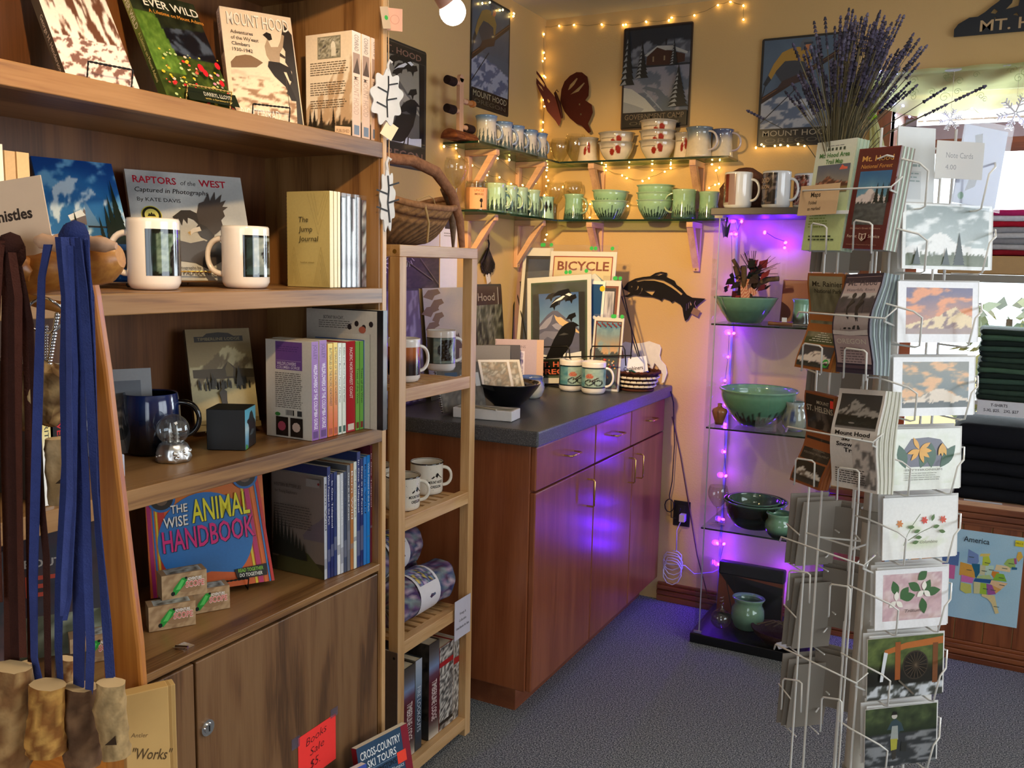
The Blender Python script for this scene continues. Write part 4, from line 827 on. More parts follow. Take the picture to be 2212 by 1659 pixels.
for i, c in enumerate(cols):
    n = len(cols); u0 = 700+(828-700)*i/n+0; u1 = 700+(828-700)*(i+1)/n; x0 = -1.115+.02*i/n; vt = 1030-65*(i/n)-(18 if i in (1, 10, 14) else 0)+(10 if i in (4, 5, 6) else 0)
    y0, y1 = on_x(u0, 1150, x0).y, on_x(u1, 1150, x0).y; h = on_x((u0+u1)/2, vt, x0).z-z4; y1 = min(y1, 1.484)
    if y1-y0 < .004: continue
    def sp(g, t, h, c=c, i=i): g.rect(0, 0, t, h, c); g.text(('Born Wild', 'Who Pooped in the Park', 'In One Tidepool', 'Over in the Forest')[i % 4], t*.3, h*.93, t*.45, '#f0f0f0' if i % 3 else '#1a1a2a', 'L', h*.45, 0, 0, -PI/2); g.rect(0, h*(.1+.05*(i % 5)), t, h*(.2+.06*(i % 4)), mix(rgb(c), (.5, .5, .55), .6))
    L_ = ('pale spined butterfly book showing its brown back cover, bottom shelf', 'navy picture book just right of the butterfly book')
    book('picture_book', L_[i] if i < 2 else 'thin picture book spine out on the bottom shelf, %s from the butterfly book' % ('third fourth fifth sixth seventh eighth ninth tenth eleventh twelfth thirteenth fourteenth fifteenth sixteenth seventeenth eighteenth'.split()[i-2]), 'book', .135, h, y1-y0-.0004, at(x0, y1, z4, 180), None, b_west if i == 0 else (lambda g, w, h, c=c: g.grid(0, 0, w, h, 6, 6, blotch((c, mix(rgb(c), (.2, .2, .2), .5)), 4))), sp, c, group='thin picture books')
def a_bones(g, w, h):
    g.grid(0, 0, w, h, 14, 18, blotch(('#1c1820', '#3a2c38', '#28303c', '#4a2a2a'), 4)); g.text('ALL ABOUT', .2*w, .66*h, .06*h, '#b0a8a0', 'L', .55*w, .02); g.text('FEET', .15*w, .45*h, .15*h, '#b8402a', 'L', .7*w, .03); g.grid(0, 0, w, .3*h, 12, 6, blotch(('#7a806a', '#3a4030', '#9aa08c'), 5))
leanbook(None, None, 0, 0, 'picture_book', 'dark picture book facing out behind the hanging blue lanyards, bottom shelf', 'book', .20, .21, .01, -1.31, .74, SH[3], 56, 14, a_bones, None, None, '#241c24')
leanbook(None, None, 0, 0, 'picture_book', 'dark picture book behind the brown lanyards at the left end of the bottom shelf', 'book', .17, .2, .01, -1.27, .60, SH[3], 56, 14, lambda g, w, h: g.grid(0, 0, w, h, 14, 18, blotch(('#2c3a4a', '#141a22', '#4a2c2c', '#8a98a0'), 4)), None, None, '#1a2430')
g = G('paper', '#4a4038'); g.box(0, .05, 0, .04, 0, .045); g.T = FRONT(0); g.rect(.02, .012, .032, .026, '#c8c4bc'); tag(g.build('small_carton', None, at(-1.13, .775, z4, 55)), 'small brown carton beside the wooden stand, bottom shelf', 'box')

# --- on the doors and the bookcase side
P = [on_x(u, v, FX+.001) for u, v in ((644, 1596), (725, 1541))]; wd = P[1].y-P[0].y; zt = (P[0].z+P[1].z)/2
sale = thing('sale_sign', 'bright red handwritten sale sign taped to the cupboard door', 'sign', Matrix.Translation((FX+.0006, P[0].y, zt-.096)) @ Matrix(((0, 0, 1, 0), (1, 0, 0, 0), (0, 1, 0, 0), (0, 0, 0, 1))))
g = G('paper', '#ff3a34'); g.box(0, wd, 0, .096, 0, .0004); g.ly = 5
for s_, x, y, hh, ww in (('Books', .2, .068, .017, .55), ('Sale', .30, .044, .016, .38), ('$5.', .30, .017, .018, .26)): g.text(s_, wd*x, y, hh, '#4a1014', 'L', wd*ww, -.012, .25, .10)
g.build('paper_sheet', sale)
g = G('tape'); g.box(-.018, .004, .080, .102, .0006, .0009); g.build('tape_strip', sale); g = G('tape'); g.box(wd-.016, wd+.006, .092, .11, .0006, .0009); g.build('tape_strip', sale)
def a_ski(g, w, h):
    g.rect(0, 0, w, h, '#26527a'); g.rect(0, .55*h, w, h, '#2c4a68'); g.grid(0, 0, w, .5*h, 30, 18, lambda u, v: mix((.15, .30, .50), (.82, .90, .95), ss(.45, .55, nz(u*8, v*4, 2))))
    g.rect(.86*w, .02*h, w, h, '#8a1c30'); g.text('CROSS-COUNTRY', .05*w, .86*h, .085*h, '#eef2f4', 'L', .78*w, .012); g.text('SKI TOURS', .16*w, .755*h, .08*h, '#eef2f4', 'L', .56*w, .012); g.rect(.02*w, .735*h, .86*w, .742*h, '#7a96b0')
    g.text("WASHINGTON'S", .14*w, .665*h, .055*h, '#16181c', 'L', .56*w, .008); g.text('North Cascades & Olympics', .05*w, .60*h, .045*h, '#d8e2ea', 'L', .78*w); g.rect(.72*w, .64*h, .9*w, .76*h, '#ff4a34')
Pk = on_x(835, 1600, -.99)
bn = thing('book_bin', 'low wooden bin of sale books on the floor in front of the cupboard doors', 'bin', at(-.985, 1.36, 0))
g = G('oak_y'); g.box(-.07, .07, -.2, .16, .0, .33); g.build('bin_box', bn, None, .003)
book('paperback_book', 'blue ski tour guide leaning in front of the cupboard door', 'book', .14, .2, .016, at(-1.005, 1.35, .332, 78, 12), a_ski, None, lambda g, t, h: g.rect(0, 0, t, h, '#8a1c30'), '#2c4a68')
book('paperback_book', 'plain blue guide left of the ski tour guide', 'book', .14, .19, .016, at(-1.005, 1.195, .332, 75, 12), lambda g, w, h: (g.grid(0, 0, w, h, 4, 8, vgrad('#2a3f90', '#3550a8', '#4058b0')), g.text('OREGON', .4*w, .86*h, .06*h, '#a8b8e0', 'L', .5*w)), None, None, '#3550a8', '#eceae6')
def leaf_orn(name, lb, P, s, tilt=0., wd_=.66):
    t = thing(name, lb, 'ornament', Matrix.Translation(P) @ Matrix.Rotation(rad(58), 4, 'Z') @ Matrix.Rotation(rad(tilt), 4, 'Y') @ FRONT(0))
    g = G('satin', '#ccd2da'); out = []
    for i in range(120):
        a = 2*PI*i/120; rr = .5*(1+.13*cos(a*9+.4)); out.append((rr*wd_*sin(a)*s, -.55*s+rr*1.05*cos(a)*s))
    n = len(out); g.add([(x, y, 0) for x, y in out]+[(x, y, .004) for x, y in out], [tuple(range(n)), tuple(range(n, 2*n))[::-1]]+[(i, n+i, n+(i+1) % n, (i+1) % n) for i in range(n)])
    g.ly = 38
    g.line([(.0, -.12*s), (.02*s, -.35*s), (0, -.6*s), (.04*s, -.95*s)], .035*s, '#16181c')
    for y, d in ((-.3, 1), (-.45, -1), (-.6, 1), (-.75, -1)): g.line([(.01*s, y*s), (d*.22*s, (y+.07)*s)], .03*s, '#16181c')
    g.build('leaf_plate', t); g = G('satin', '#c4c8d0'); g.tube([(0, -.02*s, .002), (-.02*s, .10*s, .002), (.02*s, .2*s, .002), (.07*s, .16*s, .002)], .03*s, 6); g.build('stem_hook', t); return t
leaf_orn('leaf_ornament', 'white metal oak leaf ornament with dark veins hanging at the bookcase edge', on_x(838, 152, FX+.012), .095, 4)
leaf_orn('leaf_ornament', 'small grey metal leaf ornament hanging below the tag on the bookcase edge', on_x(836, 365, FX+.012), .11, 0, .28)
g = G('matte', '#cfae86'); a, b = on_x(838, -30, FX+.006), on_x(840, 475, FX+.006); g.tube([a, (a+b)/2+Vector((.002, 0, 0)), b], .0012, 5); tag(g.build('ornament_string'), 'tan cord with ornaments hanging down the front edge of the bookcase', 'cord')
def htag(name, lb, px, w, h, rz, roll, c, deco=None):
    g = G('paper', c); g.box(-w/2, w/2, 0, .0006, -h, 0); g.T = FRONT(0) @ Matrix.Translation((-w/2, -h, 0));
    if deco: deco(g, w, h)
    return tag(g.build(name, None, Matrix.Translation(px) @ Matrix.Rotation(rad(rz), 4, 'Z') @ Matrix.Rotation(rad(roll), 4, 'Y')), lb, 'tag')
htag('price_tag', 'pinkish square paper tag with a stamp, top of the bookcase edge', on_x(853, 18, FX+.02), .03, .042, 45, 0, '#eab49c', lambda g, w, h: (g.ell(.5*w, .5*h, .3*w, None, '#d89a84', 18), g.ell(.5*w, .5*h, .26*w, None, '#eab49c', 18)))
htag('price_tag', 'folded tag with a green dot at the top of the bookcase edge', on_x(829, 14, FX+.014), .02, .04, 75, -12, '#c8b094', lambda g, w, h: g.ell(.6*w, .5*h, .22*w, None, '#3cae4a', 14))
htag('price_tag', 'blank cream tag hanging in front of the raven sign', on_x(849, 268, FX+.02), .026, .03, 50, 30, '#efe0c4')
# ================================================================ left wall and worktop
def plate(name, lb, cat, M, w, h, art, t=.0012, c='#2a2620', mat='satin', group=None, rim=None):
    # thin pressed-metal or card panel: local x right, z up, front faces -y, origin at lower left
    o = G(mat, c); r = min(w, h)*.03; pts = []
    for cx, cz, a0 in ((w-r, r, -90), (w-r, h-r, 0), (r, h-r, 90), (r, r, 180)): pts += [(cx+r*cos(rad(a0+k*22.5)), cz+r*sin(rad(a0+k*22.5))) for k in range(5)]
    n = len(pts); o.add([(x, 0, z) for x, z in pts]+[(x, t, z) for x, z in pts], [tuple(range(n)), tuple(range(n, 2*n))[::-1]]+[(i, n+i, n+(i+1) % n, (i+1) % n) for i in range(n)])
    o.T = FRONT(0); o.mat = 'print'; o.ly = 1; art(o, w, h)
    return tag(o.build(name, None, M), lb, cat, group)
LW = lambda y, z, d=.002, rz=90., lean=0.: at(XL+d, y, z, rz, lean)     # on the left wall: right = +y
def a_raven(pal, top='MT. HOOD', bot='OREGON'):
    fr, sky0, sky1, mt, sn, sun, bird, tx = pal
    def f(g, w, h):
        X = lambda *p: [(a*w, b*h) for a, b in p]
        g.rect(.02*w, .015*h, .98*w, .985*h, fr)
        g.grid(.09*w, .2*h, .91*w, .88*h, 14, 20, vgrad(sky1, sky1, sky0)); g.poly(X((.09, .52), (.30, .66), (.40, .70), (.48, .695), (.62, .62), (.78, .55), (.91, .46), (.91, .2), (.09, .2)), mt)
        g.poly(X((.11, .50), (.28, .61), (.40, .66), (.36, .58), (.28, .52)), sn); g.poly(X((.42, .655), (.48, .63), (.54, .63), (.62, .59), (.70, .565), (.91, .44), (.80, .47), (.62, .52), (.52, .55), (.45, .60)), sun)
        g.poly(X((.38, .55), (.46, .57), (.56, .54), (.52, .49), (.44, .51)), sn); g.poly(X((.11, .44), (.25, .49), (.50, .48), (.60, .43), (.50, .44), (.40, .40), (.30, .43), (.2, .38), (.11, .40)), mix(rgb(mt), rgb(sn), .55))
        g.poly(X((.04, .2), (.04, .88), (.14, .88), (.16, .70), (.15, .2)), '#15170f' if bird == '#0c0c0e' else bird); g.poly(X((.96, .2), (.96, .88), (.85, .88), (.87, .2)), '#15170f' if bird == '#0c0c0e' else bird)
        for x, y, s in ((.36, .84, .10), (.50, .80, .12), (.62, .83, .12), (.72, .81, .10), (.55, .87, .16), (.42, .75, .08), (.72, .62, .09)):
            g.poly(X((x-s, y-.02), (x-s*.4, y+.03), (x+s*.8, y+.05), (x+s, y+.01), (x+s*.3, y-.01), (x+s*.1, y-.05), (x-.02, y-.015)), bird)
        g.poly(X((.36, .76), (.44, .79), (.55, .81), (.62, .845), (.58, .85), (.46, .81)), '#eceff2'); g.poly(X((.62, .86), (.70, .84), (.74, .86), (.68, .875)), '#eceff2')
        g.poly(X((.14, .2), (.14, .26), (.3, .235), (.5, .27), (.7, .25), (.9, .27), (.9, .2)), '#e6e8ee' if sun != sn else mix(rgb(sn), (0, 0, 0), .15))
        g.poly(X((.27, .2), (.42, .40), (.52, .50), (.60, .545), (.68, .57), (.76, .575), (.82, .555), (.87, .53), (.80, .525), (.80, .48), (.74, .36), (.64, .27), (.56, .22), (.50, .205)), bird)
        g.poly(X((.50, .44), (.60, .465), (.68, .45), (.6, .44)), mix(rgb(bird), (1, 1, 1), .25)); g.line(X((.58, .24), (.54, .17)), .02*w, bird); g.line(X((.64, .26), (.63, .18)), .02*w, bird); g.rect(.04*w, .03*h, .96*w, .19*h, mix(rgb(fr), (0, 0, 0), .5))
        if top: g.rect(.03*w, .885*h, .97*w, .975*h, mix(rgb(fr), (0, 0, 0), .5)); g.text(top, .5*w, .90*h, .05*h, tx, 'C', .76*w, .01)
        if bot:
            if '\n' in bot:
                for i, q in enumerate(bot.split('\n')): g.text(q, .1*w, (.115-.075*i)*h, .055*h, tx, 'L', .8*w, .02)
            else: g.text(bot, .5*w, .07*h, .075*h, tx, 'C', .84*w, .01)
    return f
GREYR = ('#4a453e', '#8f8a7c', '#a8a294', '#6f6c66', '#a39e92', '#b4ad9e', '#1d1c1c', '#8a6a5c')
plate('tin_sign', 'grey raven tin sign on the left wall, just right of the bookcase', 'sign', LW(2.50, 1.83), .325, .422, a_raven(GREYR), group='tin signs')
def a_skier(pal):
    sky, snow, sh, coat, txc, dk = pal
    def f(g, w, h):
        X = lambda *p: [(a*w, b*h) for a, b in p]
        g.rect(.02*w, .015*h, .98*w, .985*h, dk); g.grid(.03*w, .15*h, .97*w, .98*h, 26, 34, lambda u, v: mix(rgb(sky), mix(rgb(sky), (.5, .6, .68), .3), nz(u*3, v*3, 2)))
        g.grid(.03*w, .15*h, .97*w, .50*h, 40, 26, lambda u, v: mix(rgb(snow), rgb(sh), ss(.5, .56, nz(u*4-v*3, v*5+u*2, 5))) if v < .92-.42*max(0, u-.45)-.1*nz(u*9, 2) else mix(rgb(sky), (.5, .6, .68), .2))
        g.poly(X((.03, .46), (.03, .40), (.98, .82), (.98, .87)), '#3b2a24'); g.poly(X((.03, .44), (.98, .85), (.98, .855), (.03, .45)), '#75543c')
        g.poly(X((.28, .58), (.18, .68), (.20, .75), (.34, .80), (.52, .79), (.62, .74), (.58, .64), (.42, .58)), '#3c4048'); g.poly(X((.20, .52), (.28, .60), (.50, .66), (.62, .68), (.58, .60)), '#40302e')
        g.poly(X((.10, .66), (.16, .76), (.26, .86), (.36, .89), (.46, .90), (.58, .86), (.63, .80), (.60, .70), (.56, .70), (.55, .76), (.42, .78), (.30, .78), (.20, .70), (.14, .62)), coat)
        g.poly(X((.04, .58), (.10, .66), (.14, .62), (.08, .56)), '#30343a'); g.line(X((.08, .60), (.03, .44)), .012*w, '#2a2c30'); g.line(X((.03, .22), (.45, .52)), .012*w, '#2a2c30')
        g.ell(.555*w, .905*h, .055*w, .045*h, '#b87850', 14); g.poly(X((.49, .86), (.48, .94), (.52, .965), (.60, .96), (.63, .935), (.55, .925), (.52, .87)), '#5a6068'); g.line(X((.52, .925), (.63, .925)), .02*h, '#3a3e46')
        g.rect(.03*w, .025*h, .97*w, .165*h, mix(rgb(dk), (0, 0, 0), .3)); g.text('MOUNT HOOD', .5*w, .095*h, .055*h, txc, 'C', .86*w, .004); g.text('OREGON', .5*w, .035*h, .042*h, mix(rgb(txc), rgb(dk), .6), 'C', .8*w)
    return f
plate('tin_sign', 'skier tin sign high on the left wall near the corner', 'sign', LW(3.135, 2.12), .325, .435, a_skier(('#46505c', '#9aa2b4', '#5a6682', '#8a7440', '#a8a488', '#2c2a26')), group='tin signs')
# hanging bulb lamp
cl = thing('clamp_lamp', 'bare round bulb in a clamp lamp socket hanging near the ceiling', 'lamp', Matrix.Translation(BULB))
g = G('lamp_glow'); d = Vector((.30, .62, -.72)).normalized(); g.sphere((0, 0, 0), .033, 24); g.build('bulb', cl)
g = G('satin', '#b98a78'); g.cyl(-d*.024, -d*.085, .024, .02, 20); g.build('socket', cl)
g = G('black_metal'); g.tube([-d*.08, -d*.16, (-.09, -.15, .30), (-.09, -.15, ZC-BULB.z-.001)], .006, 10); g.build('stem', cl)
# prints and hanging things on the left wall
def a_bw(g, w, h):
    g.grid(0, 0, w, h*.52, 40, 30, blotch(('#1a1514', '#3a302c', '#221c1a', '#52443c'), 4, 3)); g.grid(0, h*.52, w, h, 40, 24, lambda u, v: mix((.82, .80, .82), (.10, .09, .09), ss(.52, .56, nz(u*9, v*7, 2))*(1 if (u < .25 or v > .35) else .0)))
    for x, y in ((.55, .40), (.2, .3)):
        for k in range(14): a = k*2*PI/14; g.line([(x*w, y*h), (x*w+.09*w*cos(a), y*h+.09*w*sin(a))], .003, '#c9c4c0')
        g.ell(x*w, y*h, .05*w, None, '#14100e', 12); g.ell(x*w, y*h, .018*w, None, '#c9c4c0', 8)
    g.line([(.5*w, .35*h), (.9*w, .1*h)], .004, '#6a5c54'); g.line([(.6*w, .5*h), (.98*w, .05*h)], .003, '#6a5c54')
plate('wall_print', 'black and white owl print on the left wall behind the slatted rack', 'print', LW(2.46, 1.405), .465, .30, a_bw, .002, '#e6e4e8', 'paper')
def a_cal(g, w, h): g.rect(.25*w, .74*h, .62*w, .9*h, '#3a3a3c'); g.greek(.2*w, .68*h, .6*w, 2, .03*h, .010*h, '#888'); g.greek(.15*w, .5*h, .6*w, 2, .03*h, .008*h, '#aaa'); g.line([(.1*w, .42*h), (.9*w, .42*h)], .001, '#999')
plate('sleeved_print', 'white paper panel hanging beside the black and white print', 'print', LW(2.93, 1.402, .003), .125, .31, a_cal, .001, '#e4e2ee', 'paper')
gk = thing('ginkgo_ornament', 'dark metal ginkgo leaf ornament hanging from a loop under the glass shelf', 'ornament', LW(3.29, 1.655, .012))
g = G('rough_metal', '#3a3230'); pts = [(0, -.085)]+[(.060*sin(a), -.155-.042*cos(a)+.0045*sin(a*14)) for a in [rad(-100+200*i/40) for i in range(41)]]; n = len(pts)
g.add([(x, 0, z) for x, z in pts]+[(x, .004, z) for x, z in pts], [tuple(range(n)), tuple(range(n, 2*n))[::-1]]+[(i, n+i, n+(i+1) % n, (i+1) % n) for i in range(n)])
for i in range(13): a = rad(-84+14*i); g.tube([(0, -.002, -.09), (.028*sin(a), -.003, -.135-.02*cos(a)), (.054*sin(a), -.002, -.152-.038*cos(a))], .0016, 5)
g.tube([(0, 0, -.088), (.004, 0, -.07), (-.004, 0, -.055)], .004, 6); g.build('leaf', gk)
g = G('matte', '#7a5040'); g.tube([(-.004, 0, -.056), (-.007, 0, 0), (.006, 0, 0), (-.002, 0, -.056)], .0013, 5); g.build('loop', gk)
htag('price_tag', 'white price tag hanging under the ginkgo leaf', Vector((XL+.012, 3.285, 1.462)), .034, .042, 90, -22, '#d8d0c4', lambda g, w, h: g.ell(.4*w, .75*h, .08*w, None, '#333', 8))
# tin signs leaning on the wall, standing on the worktop
def a_moose(g, w, h):
    X = lambda *p: [(a*w, b*h) for a, b in p]; g.grid(0, 0, w, h, 20, 24, lambda u, v: mix((.72, .67, .60), (.60, .60, .60), nz(u*3, v*6, 2)))
    for x, y, s in ((.2, .95, .2), (.3, .86, .16), (.14, .8, .2), (.3, .74, .14), (.16, .66, .16), (.1, .5, .14)): g.poly(X((x-s, y-.03), (x-s*.4, y+.03), (x+s*.7, y+.04), (x+s, y), (x+s*.3, y-.02), (x, y-.06)), '#6a5534')
    g.poly(X((.28, .30), (.30, .40), (.40, .45), (.58, .47), (.66, .53), (.68, .58), (.71, .55), (.75, .58), (.77, .54), (.86, .46), (.82, .43), (.74, .43), (.72, .34), (.70, .1), (.3, .1)), '#4a3c36'); g.poly(X((.72, .12), (.76, .2), (.86, .24), (.9, .3), (.94, .22), (.96, .1)), '#4a3c30'); g.rect(0, 0, w, .14*h, '#5c5a48')
plate('tin_sign', 'tin sign with a moose leaning on the wall behind the worktop', 'sign', LW(2.795, CT, .055, 90, 6), .31, .42, a_moose, c='#3a3430', group='tin signs')
plate('tin_sign', 'tin sign with grey feathery plants left of the moose sign', 'sign', LW(2.46, CT, .05, 90, 5), .31, .42, lambda g, w, h: (g.grid(.02*w, .02*h, .98*w, .98*h, 24, 30, lambda u, v: mix((.36, .32, .40), (.72, .70, .78), ss(.5, .62, nz(u*12-v*5, v*3+u*3, 7))*(1-v*.5)))), c='#3a3436', group='tin signs')
plate('tin_sign', 'dark red and green tin sign leaning right of the moose sign', 'sign', LW(3.17, CT, .05, 90, 5), .235, .43, lambda g, w, h: (g.grid(.03*w, .02*h, .97*w, .98*h, 20, 30, blotch(('#2a2a22', '#4c4c3c', '#8a8a78', '#1e1c18'), 5, 9)), g.rect(.03*w, .8*h, .97*w, .98*h, '#3c2420'), g.text('Hood', .12*w, .84*h, .08*h, '#a39a8a', 'L', .6*w), g.rect(.84*w, .8*h, .86*w, .97*h, '#c8c0b0')), c='#2a2420', group='tin signs')
# poster rack and posters
PY, PX0 = 3.52, -1.82
def on_rack(u, v, dy=0.): return on_y(u, v, PY+dy)
def poster(lb, tl, tr, zb, dy, art, sleeve=.0, lean=7., group='posters in the wire rack', roll=0.):
    a, b = on_rack(*tl, dy), on_rack(*tr, dy); w = b.x-a.x; h = (a.z+b.z)/2-zb
    th = thing('poster', lb, 'poster', at(a.x-h*sin(rad(roll)), PY+dy-h*math.tan(rad(lean))*.75, zb, 0, lean, roll), group)
    g = G('print', '#f2f0ec'); g.box(0, w, 0, .0016, 0, h); g.T = FRONT(0); art(g, w, h); g.build('sheet', th)
    if sleeve:
        g = G('vinyl'); g.box(-.004, w+.004, -.0016, -.0012, 0, h+sleeve); g.T = FRONT(-.0018); g.mat = 'paper'
        for x in (.62, .68, .93): g.ell(w*x, h+sleeve*.5, .0085, None, '#3cb85a', 14)
        g.build('clear_sleeve', th)
    return th
def a_bike(g, w, h):
    X = lambda *p: [(a*w, b*h) for a, b in p]; g.rect(.05*w, .03*h, .95*w, .965*h, '#a83020'); g.rect(.065*w, .04*h, .935*w, .957*h, '#f0dcae')
    g.poly(X((.40, .70), (.55, .76), (.64, .825), (.70, .84), (.78, .81), (.93, .75), (.93, .5), (.30, .5)), '#7a98a4'); g.poly(X((.64, .825), (.70, .84), (.80, .79), (.74, .76), (.70, .78), (.67, .74), (.62, .79)), '#eef0ee'); g.poly(X((.20, .755), (.24, .79), (.32, .80), (.37, .785), (.38, .75), (.3, .745)), '#6a5a4a')
    g.text('BICYCLE', .12*w, .86*h, .068*h, '#8a3a1e', 'L', .78*w, .022)
poster('bicycle poster with a red border, at the back of the wire rack', (1187, 541), (1330, 541), CT, .045, a_bike, .028)
poster('poster with a plain dark blue sky, left at the back of the wire rack', (1128, 533), (1192, 533), CT, .06, lambda g, w, h: (g.rect(.11*w, .03*h, w, .94*h, '#16161c'), g.rect(.20*w, .03*h, .98*w, .915*h, '#263a5c')), .026)
RV = ('#2c3a26', '#2f62a8', '#8ab4dc', '#5d5f80', '#a9a8c4', '#f4cf98', '#0c0c0e', '#d86a4e')
poster('raven poster with a blue sky in a green frame, front of the wire rack', (1136, 601), (1274, 600), CT, -.02, lambda g, w, h: (g.rect(.06*w, .05*h, .94*w, .95*h, '#3f5a38'), setattr(g, 'T', g.T @ Matrix.Translation((.06*w, .05*h, 0))), a_raven(RV, None, 'MT. HOOD\nOREGON')(g, .88*w, .90*h)), .028, roll=-5.)
poster('narrow deep blue night poster beside the raven poster', (1277, 605), (1306, 606), CT, .022, lambda g, w, h: (g.rect(0, .02*h, .82*w, .97*h, '#1c4a7c'), g.grid(0, .02*h, .82*w, .5*h, 8, 20, blotch(('#143a5c', '#0e2438', '#d8e4ec'), 9, 4)), g.ell(.35*w, .66*h, .12*w, None, '#f0f0f0', 12), g.ell(.68*w, .66*h, .12*w, None, '#f0f0f0', 12), g.ell(.8*w, .93*h, .2*w, None, '#e8c020', 14)))
poster('snow scene poster with a rust brown border, right of the wire rack', (1302, 604), (1340, 605), CT, .032, lambda g, w, h: (g.rect(.05*w, .03*h, .88*w, .95*h, '#8a4428'), g.rect(.05*w, .04*h, .74*w, .93*h, '#2a2a3a'), g.grid(.05*w, .04*h, .66*w, .9*h, 10, 26, blotch(('#f0eef2', '#d8d4e0', '#8a8a9a'), 4, 2))), .02)
def a_sun(g, w, h):
    g.rect(.06*w, .03*h, .94*w, .95*h, '#5a1c1c'); g.grid(.10*w, .04*h, .90*w, .935*h, 30, 44, scene('#5a93b8', '#f0b480', '#3c4a52', '#38464e', '#5c6a5c', .28, [(0, .62), (.2, .56), (.5, .50), (.75, .56), (1, .54)], 7, '#8fb0c0', .5, False))
    r = random.Random(8)
    for i in range(70): u, v = r.gauss(.4, .2), r.gauss(.26, .10); (g.ell((.1+.8*min(.95, max(.05, u)))*w, max(.06, v)*h, .03*w*r.uniform(.5, 1.2), None, r.choice(['#d84a3c', '#e87a50', '#f0dcc0', '#c83030', '#c8a050', '#6a7a4a']), 7))
    for i in range(14): g.ell((.12+.06*i)*w, (.92-.02*(i % 3))*h, .03*w, None, '#8a2a22', 6)
poster('small sunset valley poster with red flowers, lower right of the wire rack', (1283, 686), (1347, 684), CT, -.04, a_sun, .012)
pr = thing('poster_rack', 'black wire poster rack standing on the worktop', 'rack', at(-1.66, PY, CT))
def rk_pt(u, v, dy): p = on_rack(u, v, dy); return Vector((p.x+1.66, dy, p.z-CT))
g = G('black_metal'); W3 = .0028
z = [rk_pt(1143, 773, -.13), rk_pt(1365, 768, -.13)]; g.tube(z, W3, 6)
g.tube([rk_pt(1152, 832, -.12)*1, rk_pt(1154, 760, -.125), rk_pt(1158, 750, -.125), rk_pt(1226, 748, -.125), rk_pt(1230, 756, -.125), rk_pt(1231, 775, -.125)], W3, 6)
g.tube([rk_pt(1275, 776, -.125), rk_pt(1276, 756, -.125), rk_pt(1280, 748, -.125), rk_pt(1346, 748, -.125), rk_pt(1350, 756, -.125), rk_pt(1352, 790, -.12)], W3, 6); g.build('front_rails', pr)
g = G('black_metal'); g.tube([rk_pt(1340, 600, .085), rk_pt(1364, 710, .02), rk_pt(1366, 733, -.10), rk_pt(1362, 775, -.13)], W3, 6)
g.tube([rk_pt(1343, 640, .09), rk_pt(1375, 745, .10), rk_pt(1383, 775, .10)], W3, 6); g.tube([rk_pt(1366, 733, -.1), rk_pt(1380, 775, .10)], W3, 6); g.build('side_frame', pr)
g = G('black_metal'); g.tube([rk_pt(1127, 609, .085), rk_pt(1112, 609, .085), rk_pt(1107, 730, -.05)], W3, 6); g.tube([rk_pt(1112, 609, .085), rk_pt(1140, 745, .0)], W3, 6); g.tube([rk_pt(1124, 609, .09), rk_pt(1121, 735, .09)], W3, 6); g.tube([(p.x, p.y, p.z) for p in (rk_pt(1107, 730, -.05), Vector((-.15, -.05, .003)), Vector((.15, -.12, .003)))], W3, 6); g.tube([(-.15, .10, .003), (.2, .10, .003)], W3, 6); g.build('side_frame', pr)
# silver elk cutout leaning on the back wall; off-white stands in for reflected light
el = [(1368, 742), (1385, 741), (1402, 737), (1425, 745), (1428, 752), (1425, 768), (1428, 778), (1438, 790), (1441, 806), (1434, 826), (1429, 828), (1431, 808), (1422, 794), (1414, 784), (1408, 800), (1403, 798), (1404, 788), (1390, 780), (1376, 778), (1366, 784), (1360, 820), (1354, 822), (1350, 790), (1346, 760), (1340, 745), (1350, 738)]
pts = [on_y(u, v, 3.79) for u, v in el]; g = G('satin', '#ece6dc'); n = len(pts); d = Vector((0, .004, 0))
g.add(pts+[p+d for p in pts], [tuple(range(n)), tuple(range(n, 2*n))[::-1]]+[(i, n+i, n+(i+1) % n, (i+1) % n) for i in range(n)])
tag(g.build('metal_animal_cutout'), 'shiny silver animal cutout leaning on the back wall behind the basket', 'ornament')
# mugs, basket, bowls
def pic_bike(u, v):
    e = min(u, 1-u, v, 1-v)
    if e < .05: return (.10, .16, .20)
    c = mix((.22, .46, .54), (.55, .70, .70), nz(u*4, v*4, 1))
    if .30 < u < .8 and .08 < v < .93:
        c = mix((.72, .80, .76), (.52, .64, .64), nz(u*6, v*6, 3))
        for wx in (.42, .66):
            if abs(math.hypot((u-wx)*1.15, v-.27)-.12) < .025: c = (.14, .15, .16)
        if math.hypot((u-.43)*1.2, (v-.58)) < .12: c = mix((.66, .25, .20), (.80, .60, .50), nz(u*40, v*40))
        if abs((v-.3)-(u-.42)*.9) < .03 and .42 < u < .66: c = (.25, .14, .12)
    return c
for u, v, hd, lb in ((1222, 846, 55, 'white mug with a bicycle picture, left of the pair on the worktop'), (1271, 852, 10, 'white mug with a bicycle picture, right of the pair, handle showing')):
    p = on_z(u, v, CT); mug('coffee_mug', lb, at(p.x, p.y+.05, CT), .050, .130, '#f0eae8', [(-170, 20, .024, .108, pic_bike, 44, 22)] if hd == 10 else [(-140, 50, .024, .108, pic_bike, 44, 22)], hd, 'bicycle mugs', hs=1.1)
p = on_z(1372, 845, CT); bs = thing('wicker_basket', 'small dark and white wicker basket on the worktop', 'basket', at(p.x-.01, p.y+.045, CT))
g = G('matte', '#3c1e16'); g.lathe([(0, .001), (.062, .001), (.066, .012), (.090, .075), (.094, .078), (.090, .080), (.064, .014), (0, .006)], 40)
